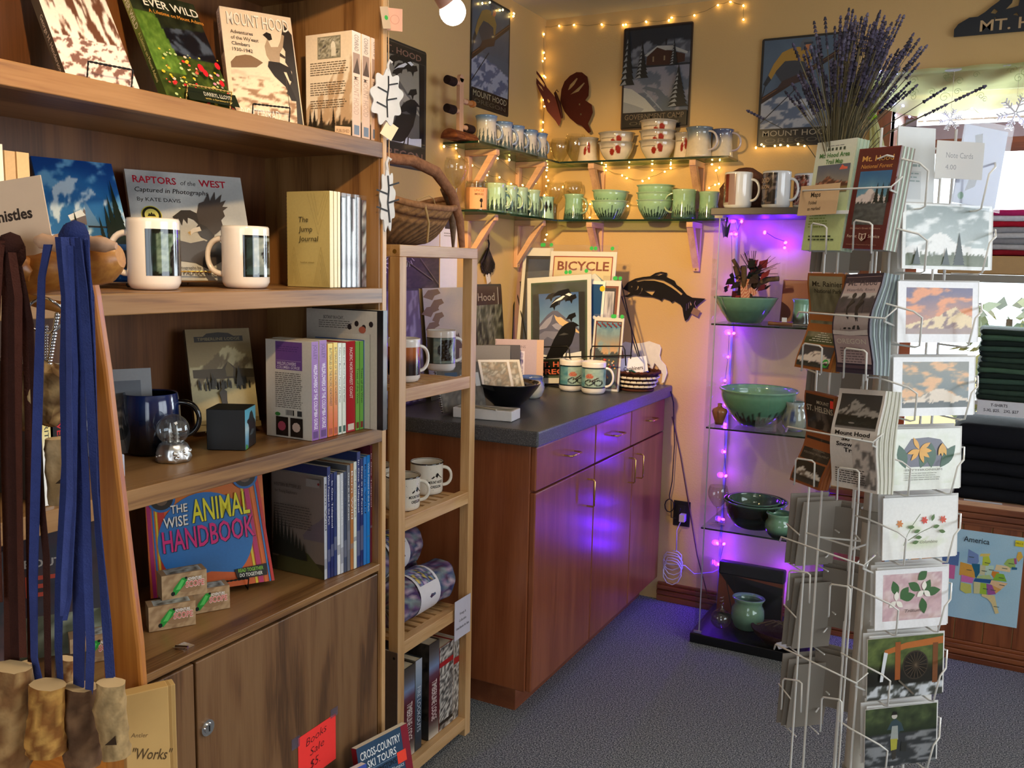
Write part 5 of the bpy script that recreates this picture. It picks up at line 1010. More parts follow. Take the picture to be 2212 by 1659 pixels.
for i in range(3):
    for k in range(20):
        a = 2*PI*(k+.5*(i % 2))/20; z = .022+.018*i; r_ = .068+.0245*(z-.012)/.063+.0015; g.tube([((r_+.004*sin(PI*j/6))*cos(a+.15*(j/6-.5)*1.7), (r_+.004*sin(PI*j/6))*sin(a+.15*(j/6-.5)*1.7), z) for j in range(7)], .0062, 6, '#d8ccbc' if (k+i) % 2 or True else None, flat=.6)
g.build('woven_body', bs)
g = G('matte', '#4a2418'); g.tube([(.094*cos(2*PI*i/60), .094*sin(2*PI*i/60), .079+.003*sin(i*2.1)) for i in range(60)], .006, 6, closed=True); g.tube([(.068*cos(2*PI*i/60), .068*sin(2*PI*i/60), .005) for i in range(60)], .006, 6, closed=True); g.build('braided_rim', bs)
q = p
g = G('paper', '#f2eef4'); g.box(0, .12, 0, .0012, 0, .085); g.T = FRONT(0); g.text('Carabiners', .018, .030, .017, '#2a2430', 'L', .082, .018); tag(g.build('price_card', None, at(q.x-.075, q.y+.02, CT+.045, 24, 18, -8)), 'white card reading Carabiners standing in the wicker basket', 'card')
r = random.Random(5)
for i in range(5):
    g = G('metal', ['#c04030', '#4060b0', '#c8c8cc', '#c04030', '#3a8a4a'][i]); a0 = i*1.2; g.tube([(.022*cos(2*PI*k/20), .034*sin(2*PI*k/20), 0) for k in range(20)], .0035, 6, closed=True)
    tag(g.build('carabiner', None, at(q.x-.01+.03*cos(a0), q.y+.05+.025*sin(a0), CT+.058+.002*i, a0*57, 30)), ('red carabiner at the left in the wicker basket', 'blue carabiner in the wicker basket', 'silver carabiner in the wicker basket', 'red carabiner at the back of the wicker basket', 'green carabiner in the wicker basket')[i], 'carabiner', 'carabiners in the basket')
p = on_z(1085, 880, CT); bw_ = thing('serving_bowl', 'wide black glazed bowl holding cards on the worktop', 'bowl', at(p.x-.012, p.y+.06, CT) @ Matrix.Scale(.82, 4))
g = G('glaze', '#131315'); g.lathe([(0, 0), (.06, 0), (.066, .006), (.10, .035), (.135, .080), (.148, .100), (.150, .104), (.146, .104), (.128, .078), (.09, .034), (.04, .012), (0, .01)], 56); g.build('bowl_body', bw_)
for i, (dx, c) in enumerate(((0, '#e4e2e6'), (.030, '#d8d4d0'))):
    g = G('print', c); g.box(0, .12, 0, .004, 0, .15); g.T = FRONT(0); g.grid(.01, .012, .11, .138, 16, 18, blotch(('#c8c2ba', '#a89888', '#8a8a84', '#d8d4ce'), 4, i)); tag(g.build('greeting_card', None, at(p.x-.105+dx, p.y+.04+dx, CT+.050, 40, 48)), ('white pack of cards leaning in the black bowl, back one', 'white pack of cards leaning in the black bowl, front one')[i], 'card', 'cards in the black bowl')
p = on_z(1155, 862, CT); pt = thing('small_pot', 'small blue and cream pottery pot behind the black bowl', 'pot', at(p.x-.034, p.y+.03, CT))
g = G('glaze'); g.lathe([(0, 0), (.038, 0), (.046, .008), (.055, .035), (.053, .058), (.047, .070), (.050, .080), (.052, .083), (.049, .083), (.044, .072), (.04, .04), (0, .01)], 40, cf=lambda a, j, z: mix((.74, .74, .70), (.30, .40, .66), ss(.03, .07, z+.02*sin(a*3)))); g.build('pot_body', pt)
p = on_z(978, 901, CT); wb = thing('card_box', 'flat white clear-lidded box with a pen on the worktop edge', 'box', at(p.x, p.y, CT, 8))
g = G('paper', '#dcdad8'); g.box(0, .21, 0, .085, 0, .034); g.build('box_body', wb, None, .002); g = G('print', '#8a9a80'); g.T = Matrix.Translation((0, 0, .0342)); g.grid(.008, .006, .202, .079, 12, 6, blotch(('#8a9080', '#6a7260', '#c8ccc0', '#e0e0da'), 4, 2)); g.build('printed_lid', wb)
g = G('satin', '#b8b09a'); g.cyl((0, 0, 0), (.11, -.035, 0), .003, n=8); tag(g.build('pen', None, at(p.x+.05, p.y+.045, CT+.038)), 'thin pen lying on the white card box', 'pen')
for i in range(3):
    t = thing('spiral_notebook', ('grey spiral notebook, front of three behind the slatted rack', 'spiral notebook, middle of three behind the slatted rack', 'spiral notebook, back of three behind the slatted rack')[i], 'notebook', at(-1.60-.0*i, 2.55+.045*i, CT+.006, 62, 22), 'leaning spiral notebooks')
    g = G('print', '#5a544e'); g.box(.006, .13, 0, .008, 0, .17); g.T = FRONT(0); g.grid(.012, .004, .128, .166, 12, 14, blotch(('#6a625a', '#4c4844', '#7a746c'), 4, i)); g.rect(.04, .09, .09, .14, '#34506e'); g.rect(.1, .08, .122, .13, '#c8c8c4'); g.build('cover_and_pages', t)
    g = G('chrome')
    for k in range(20): z = .006+k*.0082; g.tube([(.006+.006*cos(a*1.05), .004+.006*sin(a*1.05), z) for a in range(6)], .0009, 5, closed=True)
    g.build('spiral', t)
def a_insp(g, w, h): g.rect(0, 0, w, h, '#b09aa8'); g.text('INSPIRATIONS', .14*w, .83*h, .055*h, '#6a5a64', 'L', .6*w); g.rect(.16*w, .1*h, .72*w, .77*h, '#d8cce0'); g.grid(.19*w, .12*h, .69*w, .75*h, 16, 20, blotch(('#c8c0d8', '#7a6a9a', '#e0dcea', '#5a4a8a', '#3c3468'), 5, 6))
p = on_z(1075, 815, CT); t = thing('spiral_journal', 'mauve inspirations journal with purple flowers, behind the black bowl', 'journal', at(-1.755, 3.20, CT, 26, 10))
g = G('print', '#b09aa8'); g.box(0, .20, 0, .012, 0, .21); g.T = FRONT(0); a_insp(g, .17, .21); g.rect(.172, 0, .2, .21, '#c4a08c'); g.build('cover_and_pages', t); g = G('chrome')
for k in range(24): z = .008+k*.0084; g.tube([(.002+.006*cos(a*1.05), .006+.009*sin(a*1.05), z) for a in range(6)], .0009, 5, closed=True)
g.build('spiral', t)
for i in range(2):
    t = thing('spiral_notebook', ('dark spiral notebook left of the mauve journal', 'grey spiral notebook further left of the mauve journal')[i], 'notebook', at(-1.765-.02*i, 3.13-.05*i, CT, 34, 10), 'spiral notebooks by the journal')
    g = G('print', ('#4a4650', '#7a7880')[i]); g.box(0, .15, 0, .01, 0, .19); g.build('cover_and_pages', t); g = G('chrome')
    for k in range(22): z = .008+k*.0082; g.tube([(.002+.006*cos(a*1.05), .005+.008*sin(a*1.05), z) for a in range(6)], .0009, 5, closed=True)
    g.build('spiral', t)

# ================================================================ things on the slatted rack
def pic_totem(u, v):
    if v < .03 or v > .97: return (.02, .05, .05)
    if u < .36: return mix((.03, .07, .08), (.12, .22, .24), nz(v*5, u*6))
    c = mix((.66, .70, .62), (.34, .44, .46), nz(u*6, v*6, 4)); d = abs(u-.64-.05*sin(v*9))
    if d < .14 and .12 < v < .92: c = mix((.03, .03, .05), (.34, .36, .38), ss(.5, .7, nz(u*16, v*16, 2)))
    return c
p = on_z(957, 803, RS[0]); mug('coffee_mug', 'white mug with a dark wrap picture, right on the top rack shelf', at(p.x-.03, p.y+.035, RS[0]), .0465, .128, '#ece8e4', [(-150, 20, .024, .106, pic_totem, 40, 22)], 48, 'rack mugs', hs=1.1)
def pic_sunset(u, v): return (.10, .08, .12) if v < .4+.1*sin(u*9) else mix((.16, .09, .14), (.70, .40, .22), ss(.4, .9, v+.2*nz(u*5, v*4)))
mug('coffee_mug', 'white mug with a sunset wrap picture behind the rack post, top rack shelf', at(-1.455, 2.115, RS[0]), .0465, .124, '#ece8e4', [(-160, 60, .02, .10, pic_sunset, 30, 12)], 60, 'rack mugs', hs=1.1)
mug('coffee_mug', 'white mug half hidden left of the rack post, top rack shelf', at(-1.56, 2.075, RS[0]), .0465, .124, '#ece8e4', [(-160, 60, .02, .10, pic_sunset, 30, 12)], 300, 'rack mugs', hs=1.1)
r = random.Random(9)
def camp(lb, x, y, hand, art):
    def deco(g, R, h):
        for i in range(130):
            a = r.uniform(0, 2*PI); z = r.uniform(.006, h-.008); s = r.choice((.0005, .0007, .0011)); u = Vector((-sin(a), cos(a), 0)); p = Vector((R*cos(a), R*sin(a), z))*1.; p.x *= 1.004; p.y *= 1.004
            g.add([p+u*s, p+Vector((0, 0, s)), p-u*s, p-Vector((0, 0, s))], [(0, 1, 2, 3)], '#3c3630')
        T = g.T; a0 = rad(art); 
        def W(pts, c):   # wrap flat shapes onto the side
            n_ = len(pts); vs = [((R+.0005)*cos(a0+x/R), (R+.0005)*sin(a0+x/R), z) for x, z in pts]; g.add(vs, [tuple(range(n_))], c)
        for pts in ([(-.030, .046), (-.012, .056), (.0, .066), (.006, .068), (.014, .058), (.030, .048), (.016, .053), (.008, .060), (.004, .052), (-.002, .058), (-.010, .052)],): W(pts, '#101012')
        for s_, zz in (('MOUNT HOOD', .036), ('OREGON', .022)):
            vs, fs, x0, x1, _ = glyphs(s_, .02, 0, 1); k = (.052 if zz > .03 else .036)/(x1-x0); kh = .0085/.73; g.add([((R+.0005)*cos(a0+((a-x0)*k-.5*(x1-x0)*k)/R), (R+.0005)*sin(a0+((a-x0)*k-.5*(x1-x0)*k)/R), zz+b*kh) for a, b in vs], fs, '#101012')
    return mug('camp_mug', lb, at(x, y, RS[1]), .050, .097, '#e4dfd2', None, hand, 'camp mugs', 'gloss', [(0, 0), (.044, 0), (.049, .004), (.050, .012), (.050, .092), (.0505, .097), (.0485, .096)], rim='#14120f', hs=.95, deco=deco)
camp('speckled white camp mug right on the second rack shelf', -1.47, 2.262, 40, -22)
camp('speckled white camp mug behind the rack post, front', -1.43, 2.075, 40, -5)
camp('speckled white camp mug stacked left of the rack post, lower', -1.545, 2.03, 300, -60)
camp('speckled white camp mug at the back of the second rack shelf', -1.57, 2.14, 300, -60)
def blanket(lb, y, x, z, L, R, sd, ang=0.):
    t = thing('fleece_blanket', lb, 'blanket', Matrix.Translation((x, y, z)) @ Matrix.Rotation(rad(90+ang), 4, 'Z') @ Matrix.Rotation(rad(90), 4, 'Y'), 'rolled fleece blankets')
    f = blotch(('#4a3a68', '#6a4a78', '#c9b8c4', '#3a4a78', '#8a9a9a', '#50304a', '#7a6a90'), 14, sd)
    g = G('cloth'); P = [(.001, -L/2+.01)]+[(R*q, -L/2+z_) for q, z_ in ((.35, .003), (.7, .0), (.92, .006), (1., .02))]+[(R*(1+.02*sin(i*1.9)), -L/2+.02+(L-.04)*i/14) for i in range(15)]+[(R*q, L/2-z_) for q, z_ in ((1., .018), (.92, .006), (.7, 0), (.35, .004), (.001, .012))]
    g.lathe(P, 36, cf=lambda a, j, z_: f(a/6.3, z_*2+.5), wob=lambda a, z_: 1+.05*sin(a*3+z_*20)+.03*sin(a*7)); g.build('rolled_fleece', t)
    g = G('paper', '#e6e4ec'); g.lathe([(R*1.075, -.055), (R*1.08, .05)], 36); n = 16; v, vc = [], []
    pf = blotch(('#c8b8d8', '#3a6a4a', '#6a3a8a', '#8ab0d8', '#201c28', '#e0c86a'), 9, sd+2)
    for j in range(n+1):
        for i in range(n+1): a = rad(150+85*j/n); v.append((R*1.085*cos(a), R*1.085*sin(a), -.045+.085*i/n)); vc.append(lin(pf(i/n*.5, j/n*.5))+(1.,))
    g.add(v, [(j*(n+1)+i, j*(n+1)+i+1, (j+1)*(n+1)+i+1, (j+1)*(n+1)+i) for j in range(n) for i in range(n)], None, None, True, vc)
    for s_, a0, hh in (('Bergsma', 122, .014), ('FLEECE BLANKET', 105, .008), ('MOUNT HOOD', 92, .006)):
        vs, fs, x0, x1, _ = glyphs(s_, .01, .2 if a0 > 110 else 0, 1); k = (.06 if a0 > 110 else .075)/(x1-x0); kh = hh/.73
        g.add([(R*1.088*cos(rad(a0)+b*kh/R), R*1.088*sin(rad(a0)+b*kh/R), -.04+(a-x0)*k) for a, b in vs], fs, '#2a2030')
    g.build('paper_band', t)
blanket('rolled purple fleece blanket with paper band, front on the third rack shelf', 2.157, -1.447, RS[2]+.074, .32, .062, 3)
blanket('rolled purple fleece blanket stacked at the back, third rack shelf', 2.12, -1.53, RS[2]+.185, .30, .060, 8, 3)
blanket('rolled purple fleece blanket lying low at the back of the third rack shelf', 2.157, -1.582, RS[2]+.074, .32, .060, 13)
# books at the foot of the rack
zb = RS[3]+.002
tl = lambda g, t, h: (g.grid(0, 0, t, h, 1, 12, vgrad('#d8d0c0', '#5a5048', '#5a1420', '#5a1420', '#5a1420', '#5a1420', '#7a90b8', '#5a5450', '#3c3632')), g.text('TIMBERLINE LODGE', t*.3, h*.6, t*.5, '#e8dcd8', 'L', h*.42, .01, 0, -PI/2))
def b_stone(g, w, h): g.grid(0, 0, w, h, 24, 30, blotch(('#24211f', '#3a3531', '#4c4640', '#1a1816'), 7, 4)); g.rect(0, 0, w, .2*h, '#3a3c40')
for u0, u1, vt, w, sp_, bk_, cv, hd, lb in ((872, 896, 1440, .17, tl, b_stone, '#2a2724', True, 'smaller stone-grey lodge book, leftmost at the foot of the rack'), (897, 911, 1425, .2, sp_txt('', 'FIRE LOOKOUTS', '#c8d4e0', '', None, .55, .5, ('#2c3440', '#34404e', '#3c5068', '#8aa0b8', '#b8c0cc'), .3), (lambda g, w, h: g.rect(0, 0, w, h, '#8a8474')), '#2c3846', True, 'blue-grey fire lookouts book at the foot of the rack'),
    (926, 948, 1388, .22, tl, b_stone, '#2a2724', True, 'larger stone-grey lodge book at the foot of the rack'), (949, 978, 1392, .19, (lambda g, t, h: (g.grid(0, 0, t, h, 8, 40, blotch(('#e8e4dc', '#1c1a1a', '#e0dcd4', '#2a2626', '#d0ccc4'), 16, 3, .4)), g.rect(0, h*.76, t, h*.82, '#a81e24'), g.rect(0, h*.06, t, h*.1, '#141414'))), (lambda g, w, h: (g.rect(0, 0, w, h, '#b0201e'), g.greek(.1*w, .6*h, .7*w, 10, .03*h, .01*h, '#7a1414'))), '#b0201e', True, 'thick red and white illustrated book at the foot of the rack'),
    (979, 1002, 1378, .19, (lambda g, t, h: (g.grid(0, 0, t, h, 8, 40, blotch(('#e8e4dc', '#1c1a1a', '#e0dcd4', '#2a2626', '#d0ccc4'), 16, 9, .4)), g.rect(0, h*.70, t, h*.78, '#a81e24'))), None, '#e4e0d8', True, 'white and black illustrated book, rightmost at the foot of the rack')):
    x0 = -1.385; y0, y1 = on_x(u0, 1500, x0).y, on_x(u1, 1500, x0).y; h = on_x((u0+u1)/2, vt, x0).z-zb; y1 = min(y1, RY1-.034)
    book('hardback_book', lb, 'book', w, h, y1-y0-.001, at(x0, y1, zb, 180), None, bk_, sp_, cv, hard=hd)
plate('metal_plate', 'plain grey-brown metal plate standing between the bookcase and the rack', 'plate', at(-1.46, 1.935, .001, 0, 0), .112, .435, lambda g, w, h: g.ell(w*.9, h*.96, .004, None, '#1a1616', 10), .002, '#8a7a74', 'rough_metal')
g = G('paper', '#c9c6d4'); P = [on_x(u, v, -1.355) for u, v in ((981, 1386), (1016, 1296))]; w_ = P[1].y-P[0].y; g.box(0, w_, 0, .001, 0, .125); g.T = FRONT(0)
for i, (s_, k) in enumerate((('Vintage &', .4), ('Collectible', .45), ('Used Books for Sale', .8))): g.text(s_, w_*.5, .075-.022*i, .008, '#3a3840', 'C', w_*k, .01)
tag(g.build('notice_card', None, at(-1.354, P[0].y, P[0].z, 90)), 'pale notice card hanging on the right front rack post', 'card')
# woven basket with an antler handle on top of the rack
ab = thing('antler_basket', 'woven boat-shaped basket with an antler handle on top of the rack', 'basket', at(-1.50, 2.165, 1.548, 90))
g = G('bark', '#6a4c30'); n, m = 72, 13; v, vc = [], []
for j in range(m+1):
    f_ = j/m
    for i in range(n):
        a = 2*PI*i/n; k = .25+.75*f_**.55; up = .105*f_**1.3+.04*abs(cos(a))**3*f_; wv = 1+.025*sin(i*PI)*(1 if j % 2 else -1)+(.03 if (i+j) % 2 else -.02)
        v.append((.225*k*cos(a)*(1 if abs(cos(a)) < .8 else 1.03), .115*k*sin(a)*wv, .002+up)); vc.append(lin(mix((.36, .26, .17), (.56, .42, .28), ((i+j) % 2)) if j < m-4 else mix((.70, .52, .34), (.6, .44, .28), (i+j) % 2) if j != m-3 else (.30, .18, .11))+(1.,))
g.add(v, [(j*n+i, j*n+(i+1) % n, (j+1)*n+(i+1) % n, (j+1)*n+i) for j in range(m) for i in range(n)]+[tuple(range(n))[::-1]], None, None, False, vc); g.build('woven_body', ab)
g = G('bark', '#a87850'); g.tube([(.228*cos(2*PI*i/n)*1.01, .117*sin(2*PI*i/n), .107+.04*abs(cos(2*PI*i/n))**3) for i in range(n)], .009, 7, closed=True); g.build('wrapped_rim', ab)
g = G('bark', '#9a6a4c'); L = [(-.21, -.02, .20), (-.12, -.03, .232), (-.02, -.05, .235), (.07, -.07, .212), (.135, -.085, .155), (.165, -.095, .08), (.172, -.10, .0)]; g.tube(L, [.011, .015, .016, .017, .015, .013, .009], 10); g.build('antler', ab)
g = G('bark', '#8a7058'); g.tube([(.13, -.06, .17), (.19, -.05, .12), (.225, -.035, .06), (.235, -.03, .002)], [.012, .012, .010, .004], 10); g.build('antler', ab)
g = G('matte', '#c8a46c'); g.tube([(-.06, -.118, .11), (-.05, -.125, .06), (-.02, -.10, .01)], .0035, 6); g.tube([(-.10, -.118, .12), (-.06, -.13, .135), (-.02, -.12, .13), (0, -.118, .10)], .0018, 5); g.build('lashing', ab)
# ================================================================ pottery and glasses on the wall shelves
def trees_cf(base, rimc, footc, h, dark='#22302c', z0=.12, zt=.55, sd=0., dens=26, front=None):
    # glazed body colour with dark fir silhouettes standing round it
    b, rm, ft, dk = rgb(base), rgb(rimc), rgb(footc), rgb(dark)
    def f(a, j, z):
        q = z/h; c = mix(mix(ft, b, ss(.02, .25, q)), rm, ss(.72, .98, q)); u = a/(2*PI)*dens; k = int(u); fr = abs(u-k-.5)*2
        if front is None or abs((a-front+PI) % (2*PI)-PI) < 1.25:
            top = zt*(.55+.45*nz(k*3.7, sd)); t = (q-z0)/max(.01, top-z0)
            if 0 <= t < 1 and fr < (1-t)*.85*(.8+.3*(int(t*5) % 2)): c = mix(c, dk, .9)
            elif q < z0+.12: c = mix(c, dk, .55*(1-ss(z0, z0+.14, q)))
        return c
    return f
def flare(r, h, waist=.84, rim=.98): 
    return [(0, 0), (r*.93, 0), (r*1.0, h*.03)]+[(r*(1-(1-waist)*sin(PI*min(1, t*1.25)*.62)**1.2) if t < .8 else r*(waist+(rim-waist)*((t-.8)/.2)**1.5), h*(.03+.95*t)) for t in [i/22 for i in range(1, 22)]]+[(r*rim, h*.985), (r*rim-.0015, h), (r*rim-.0035, h-.002)]
def pot(name, lb, M, prof, cf, cat, group=None, handle=None, n=112, inner='#c9cfc0', hc='#9fb596'):
    t = thing(name, lb, cat, M, group); g = G('glaze'); g.lathe(prof, n, cf=cf)
    ri, zi = prof[-1]; zb = prof[1][1] if len(prof) > 1 else 0; g.lathe([(ri, zi)]+[(max(.002, a-.0045), max(z, .008)) for a, z in prof[-3:2:-1]]+[(.001, .008)], n, inner); g.build('body', t)
    if handle is not None:
        g = G('glaze', hc); a, r0, za, zb_, out = handle; a = rad(a); P = []
        for i in range(15): q = PI*i/14; P.append(((r0-.003+sin(q)**.8*out)*cos(a), (r0-.003+sin(q)**.8*out)*sin(a), (za+zb_)/2+cos(q)*(za-zb_)/2-.004*sin(q)))
        g.tube(P, .0062, 8, up=(-sin(a), cos(a), 0), flat=.7); g.build('handle', t)
    return t
XS = -1.772
for i, (u, vt) in enumerate(((1050, 247), (1085, 258), (1111, 268), (1140, 274), (1162, 283))):
    y = on_x(u, 300, XS).y; h = .118 if i == 0 else .112
    pot('pottery_mug', ('nearest', 'second', 'third', 'fourth', 'fifth and furthest')[i]+' blue fir tree mug in the row on the upper left shelf', Matrix.Translation((XS, y, GZ[0]+.001)) @ Matrix.Rotation(rad(200+7*i), 4, 'Z'), flare(.045, h), trees_cf('#cfc8bd', '#5a7ba6', '#6d7a86', h, '#3a4a50', .10, .74, i, 15, 1.6), 'mug', 'blue fir tree mugs', (200, .038, .09, .03, .028), inner='#7a90b0', hc='#8a9ab8')
for i, (u, r_) in enumerate(((1069, .046), (1096, .043), (1118, .045), (1146, .043), (1178, .041))):
    y = on_x(u, 440, XS+.0).y; h = .118 if i < 4 else .10
    cf = trees_cf('#9fc0a4', '#a9bd9c', '#7fa892', h, '#1c2c28', .10, .74, i+5, 15, 1.6)
    if i == 4:
        def cf(a, j, z, h=h):
            q = z/h; c = (.64, .77, .66)
            for a0 in (1.15, 1.75):
                d = abs((a-a0+PI) % (2*PI)-PI); 
                if d < .24*(1-abs(q-.55)/.28) and abs(q-.55) < .28: c = (.05, .06, .06)
            return c
    pot('pottery_mug', ('nearest green fir tree mug in the row on the lower left shelf', 'second green fir tree mug on the lower left shelf', 'third green fir tree mug on the lower left shelf', 'fourth green fir tree mug on the lower left shelf', 'green cup with dark diamond cut-outs on the lower left shelf')[i], Matrix.Translation((XS, y, GZ[1]+.001)) @ Matrix.Rotation(rad(200+9*i), 4, 'Z'), flare(r_, h, .9), cf, 'mug', 'green fir tree mugs' if i < 4 else None, (200, .042, .09, .03, .028) if i < 4 else None, inner='#9fc0a4')
# wooden stopper rack
y = on_x(993, 280, XS).y; st = thing('bottle_stopper_rack', 'small wooden peg rack holding bark-covered bottle stoppers on the upper shelf', 'rack', at(XS, y, GZ[0]+.001))
h = on_x(990, 160, XS).z-GZ[0]
g = G('pale_z'); g.box(-.007, .007, -.014, .014, 0, h-.014); g.cyl((-.007, 0, h-.014), (.007, 0, h-.014), .014, n=20); g.build('post', st)
for y0, y1 in ((-.075, -.012), (-.008, .085)):
    g = G('bark', '#7a4a2c'); n = 12; v = [(q*.0, 0, 0) for q in ()]; 
    P = [(.036*cos(PI*i/n), .034*sin(PI*i/n)) for i in range(n+1)]; v = [(x, yy, z) for yy in (y0, y1) for x, z in P]; m = n+1
    g.add(v, [(i, i+1, m+i+1, m+i) for i in range(n)]+[tuple(range(m))[::-1], tuple(range(m, 2*m)), (0, m, 2*m-1, n)], None, None, False, [lin(('#5a2c18', '#8a5430', '#6a3a20')[i % 3])+(1,) for i in range(2*m)]); g.build('half_log_base', st)
for i, (z, s_, c) in enumerate(((h*.86, -1, 0), (h*.44, -1, 0), (h*.62, 1, 1), (h*.22, 1, 0))):
    t = thing('bottle_stopper', ('bark-capped bottle stopper, top left of the peg rack', 'bark-capped bottle stopper, lower left of the peg rack', 'turned honey wood bottle stopper on the right of the peg rack', 'bark-capped bottle stopper, low on the right of the peg rack')[i], 'bottle stopper', at(XS, y+s_*.0145, GZ[0]+z), 'bottle stoppers')
    g = G('pale_y'); g.cyl((0, 0, 0), (0, s_*.030, 0), .009, .010, 14); g.build('cork', t)
    if c: g = G('satin', '#b87a42'); g.cyl((0, s_*.030, 0), (0, s_*.07, 0), .011, .008, 14); g.cyl((0, s_*.07, 0), (0, s_*.085, 0), .013, .012, 14)
    else: g = G('bark', '#2c1c16'); g.cyl((0, s_*.030, 0), (0, s_*.078, 0), .0165, .0155, 14)
    g.build('cap', t)
def wineglass(lb, M, r, h, stem, group='wine glasses'):
    t = thing('wine_glass', lb, 'glass', M, group); g = G('stem_glass')
    P = [(r*sin(PI*(.08+.60*i/14)) if i else .004, stem+h*(.02+.98*i/14)) for i in range(15)]
    g.lathe(P, 32); g.build('bowl', t)
    g = G('stem_glass'); g.lathe([(.033, 0), (.030, .002), (.006, .005), (.0035, .02), (.0035, stem-.01), (.006, stem+.004)] if stem > .02 else [(r*.6, .0), (r*.5, .003), (.004, .003)], 24); g.build('stem' if stem > .02 else 'foot', t); return t
wineglass('stemmed wine glass at the near end of the lower left shelf', at(XS, on_x(985, 445, XS).y, GZ[1]+.001), .046, .11, .075)
wineglass('stemmed wine glass in the corner of the lower shelf, left one', at(-1.735, 3.70, GZ[1]+.001), .044, .10, .065)
wineglass('stemmed wine glass in the corner of the lower shelf, right one', at(-1.665, 3.735, GZ[1]+.001), .044, .10, .07)
wineglass('stemless wine glass in the corner of the upper shelf, left one', at(-1.735, 3.735, GZ[0]+.001), .043, .105, .003)
wineglass('stemless wine glass in the corner of the upper shelf, right one', at(-1.66, 3.735, GZ[0]+.001), .047, .12, .003)
y = on_x(1029, 440, XS).y; t = thing('candle_jar', 'glass candle jar with a tan label on the lower left shelf', 'candle', at(XS, y, GZ[1]+.001))
g = G('satin', '#c98a62'); g.lathe([(0, 0), (.043, 0), (.043, .088), (0, .088)], 36); g.build('wax', t); g = G('stem_glass'); g.lathe([(.0445, 0), (.0445, .108), (.044, .112), (.041, .113), (.041, .09)], 36); g.build('glass_jar', t)
g = G('paper', '#d39a72'); n = 10; v = [(.0452*cos(rad(-95+95*i/n)), .0452*sin(rad(-95+95*i/n)), z) for z in (.006, .086) for i in range(n+1)]; g.add(v, [(i, i+1, n+2+i, n+1+i) for i in range(n)], None, None, True); R = .0455
for s_, z, hh, ww, c in (('UNCLE', .072, .009, .04, '#a8532c'), ('MIKES', .058, .008, .035, '#5a2c18')):
    vs, fs, x0, x1, _ = glyphs(s_, .01, 0, 1); k = ww/(x1-x0); g.add([(R*cos(rad(-46)+((a-x0)*k-ww/2)/R), R*sin(rad(-46)+((a-x0)*k-ww/2)/R), z+b*hh/.73) for a, b in vs], fs, c)
v = [(R*cos(rad(-40)+x/R), R*sin(rad(-40)+x/R), z) for x, z in ((0, .012), (.003, .03), (-.004, .036), (0, .046), (.008, .046), (.010, .036), (.006, .03), (.008, .012))]; g.add(v, [tuple(range(8))], '#1c1412'); g.build('paper_label', t)
# back wall run
YS = 3.735
def bx(u, v=330): return on_y(u, v, YS).x
def leafy(h, top='#9a9288'):
    tp, bs = rgb(top), rgb('#dccbb4')
    def f(a, j, z):
        q = z/h; c = mix(bs, tp, ss(.55, .95, q))
        for a0, q0, w_, h_, t_ in ((-1.50, .44, .15, .19, .5), (-1.08, .56, .17, .23, -.4)):
            da = (a-a0+PI) % (2*PI)-PI; dq = (q-q0); u_ = da*cos(t_)-dq*sin(t_); v_ = da*sin(t_)+dq*cos(t_)
            if (u_/w_)**2+(v_/h_)**2 < 1: c = (.56, .17, .11)
        if .66 < q < .70 and abs(a+1.9-2*PI*(a > PI)) < .5: c = mix(c, (.3, .3, .26), .6)
        return c
    return f
def bowlp(r, h): return [(0, 0), (r*.52, 0), (r*.56, .004)]+[(r*(.56+.38*sin(PI/2*t)), .004+(h-.012)*t) for t in [i/18 for i in range(1, 19)]]+[(r*.97, h-.005), (r*1.02, h-.002), (r*1.02, h), (r*.97, h)]
pot('pottery_cup', 'cream handleless cup with two red leaves, left on the upper back shelf', at(bx(1270), YS, GZ[0]+.001), flare(.046, .105, .84, 1.02), leafy(.105), 'cup', inner='#a89c8c')
for j, (u, nb) in enumerate(((1331, 2), (1420, 3))):
    for k in range(nb): pot('pottery_bowl', 'cream red-leaf bowl, %s in the stack of %s on the upper shelf' % (('bottom', 'middle' if nb == 3 else 'top', 'top')[k], ('two', 'three')[j]), at(bx(u), YS, GZ[0]+.001+k*.041, k*2), bowlp(.079, .078), leafy(.078), 'bowl', 'cream bowls', inner='#b5a896')
pot('pottery_cup', 'cream cup half hidden behind the big-handled blue-grey mug', at(bx(1475), YS+.012, GZ[0]+.001), flare(.043, .108, .86, 1.), leafy(.108), 'cup', inner='#a89c8c')
def bluedrip(h, sd): return lambda a, j, z: mix((.82, .76, .66), (.36, .42, .48) if sd else (.28, .32, .46), ss(.45, .9, z/h+.10*sin(a*2+sd)))
pot('pottery_mug', 'blue-grey and cream mug with a big handle on the upper back shelf', at(bx(1512), YS-.02, GZ[0]+.001), flare(.055, .122, .88, 1.02), bluedrip(.122, 1), 'mug', None, (-22, .050, .105, .03, .044), inner='#8a96a0', hc='#c9c0c0')
pot('pottery_mug', 'dark blue and cream mug at the right end of the upper shelf', at(bx(1556), YS+.02, GZ[0]+.001), flare(.047, .115, .88, 1.0), bluedrip(.115, 0), 'mug', None, (-8, .043, .10, .03, .040), inner='#6a76a0', hc='#b5aab2')
gcf = lambda h, sd, zt=.80: trees_cf('#8fb795', '#9cbd9c', '#5f8f80', h, '#16241f', .12, zt, sd, 30)
def bx2(u): return on_y(u, 440, YS).x
pot('pottery_mug', 'green fir tree mug with its handle to the right, left on the lower back shelf', at(bx2(1242), YS-.01, GZ[1]+.001), flare(.046, .113, .88, 1.), gcf(.113, 1, .62), 'mug', None, (-12, .041, .095, .03, .034), inner='#8fb795')
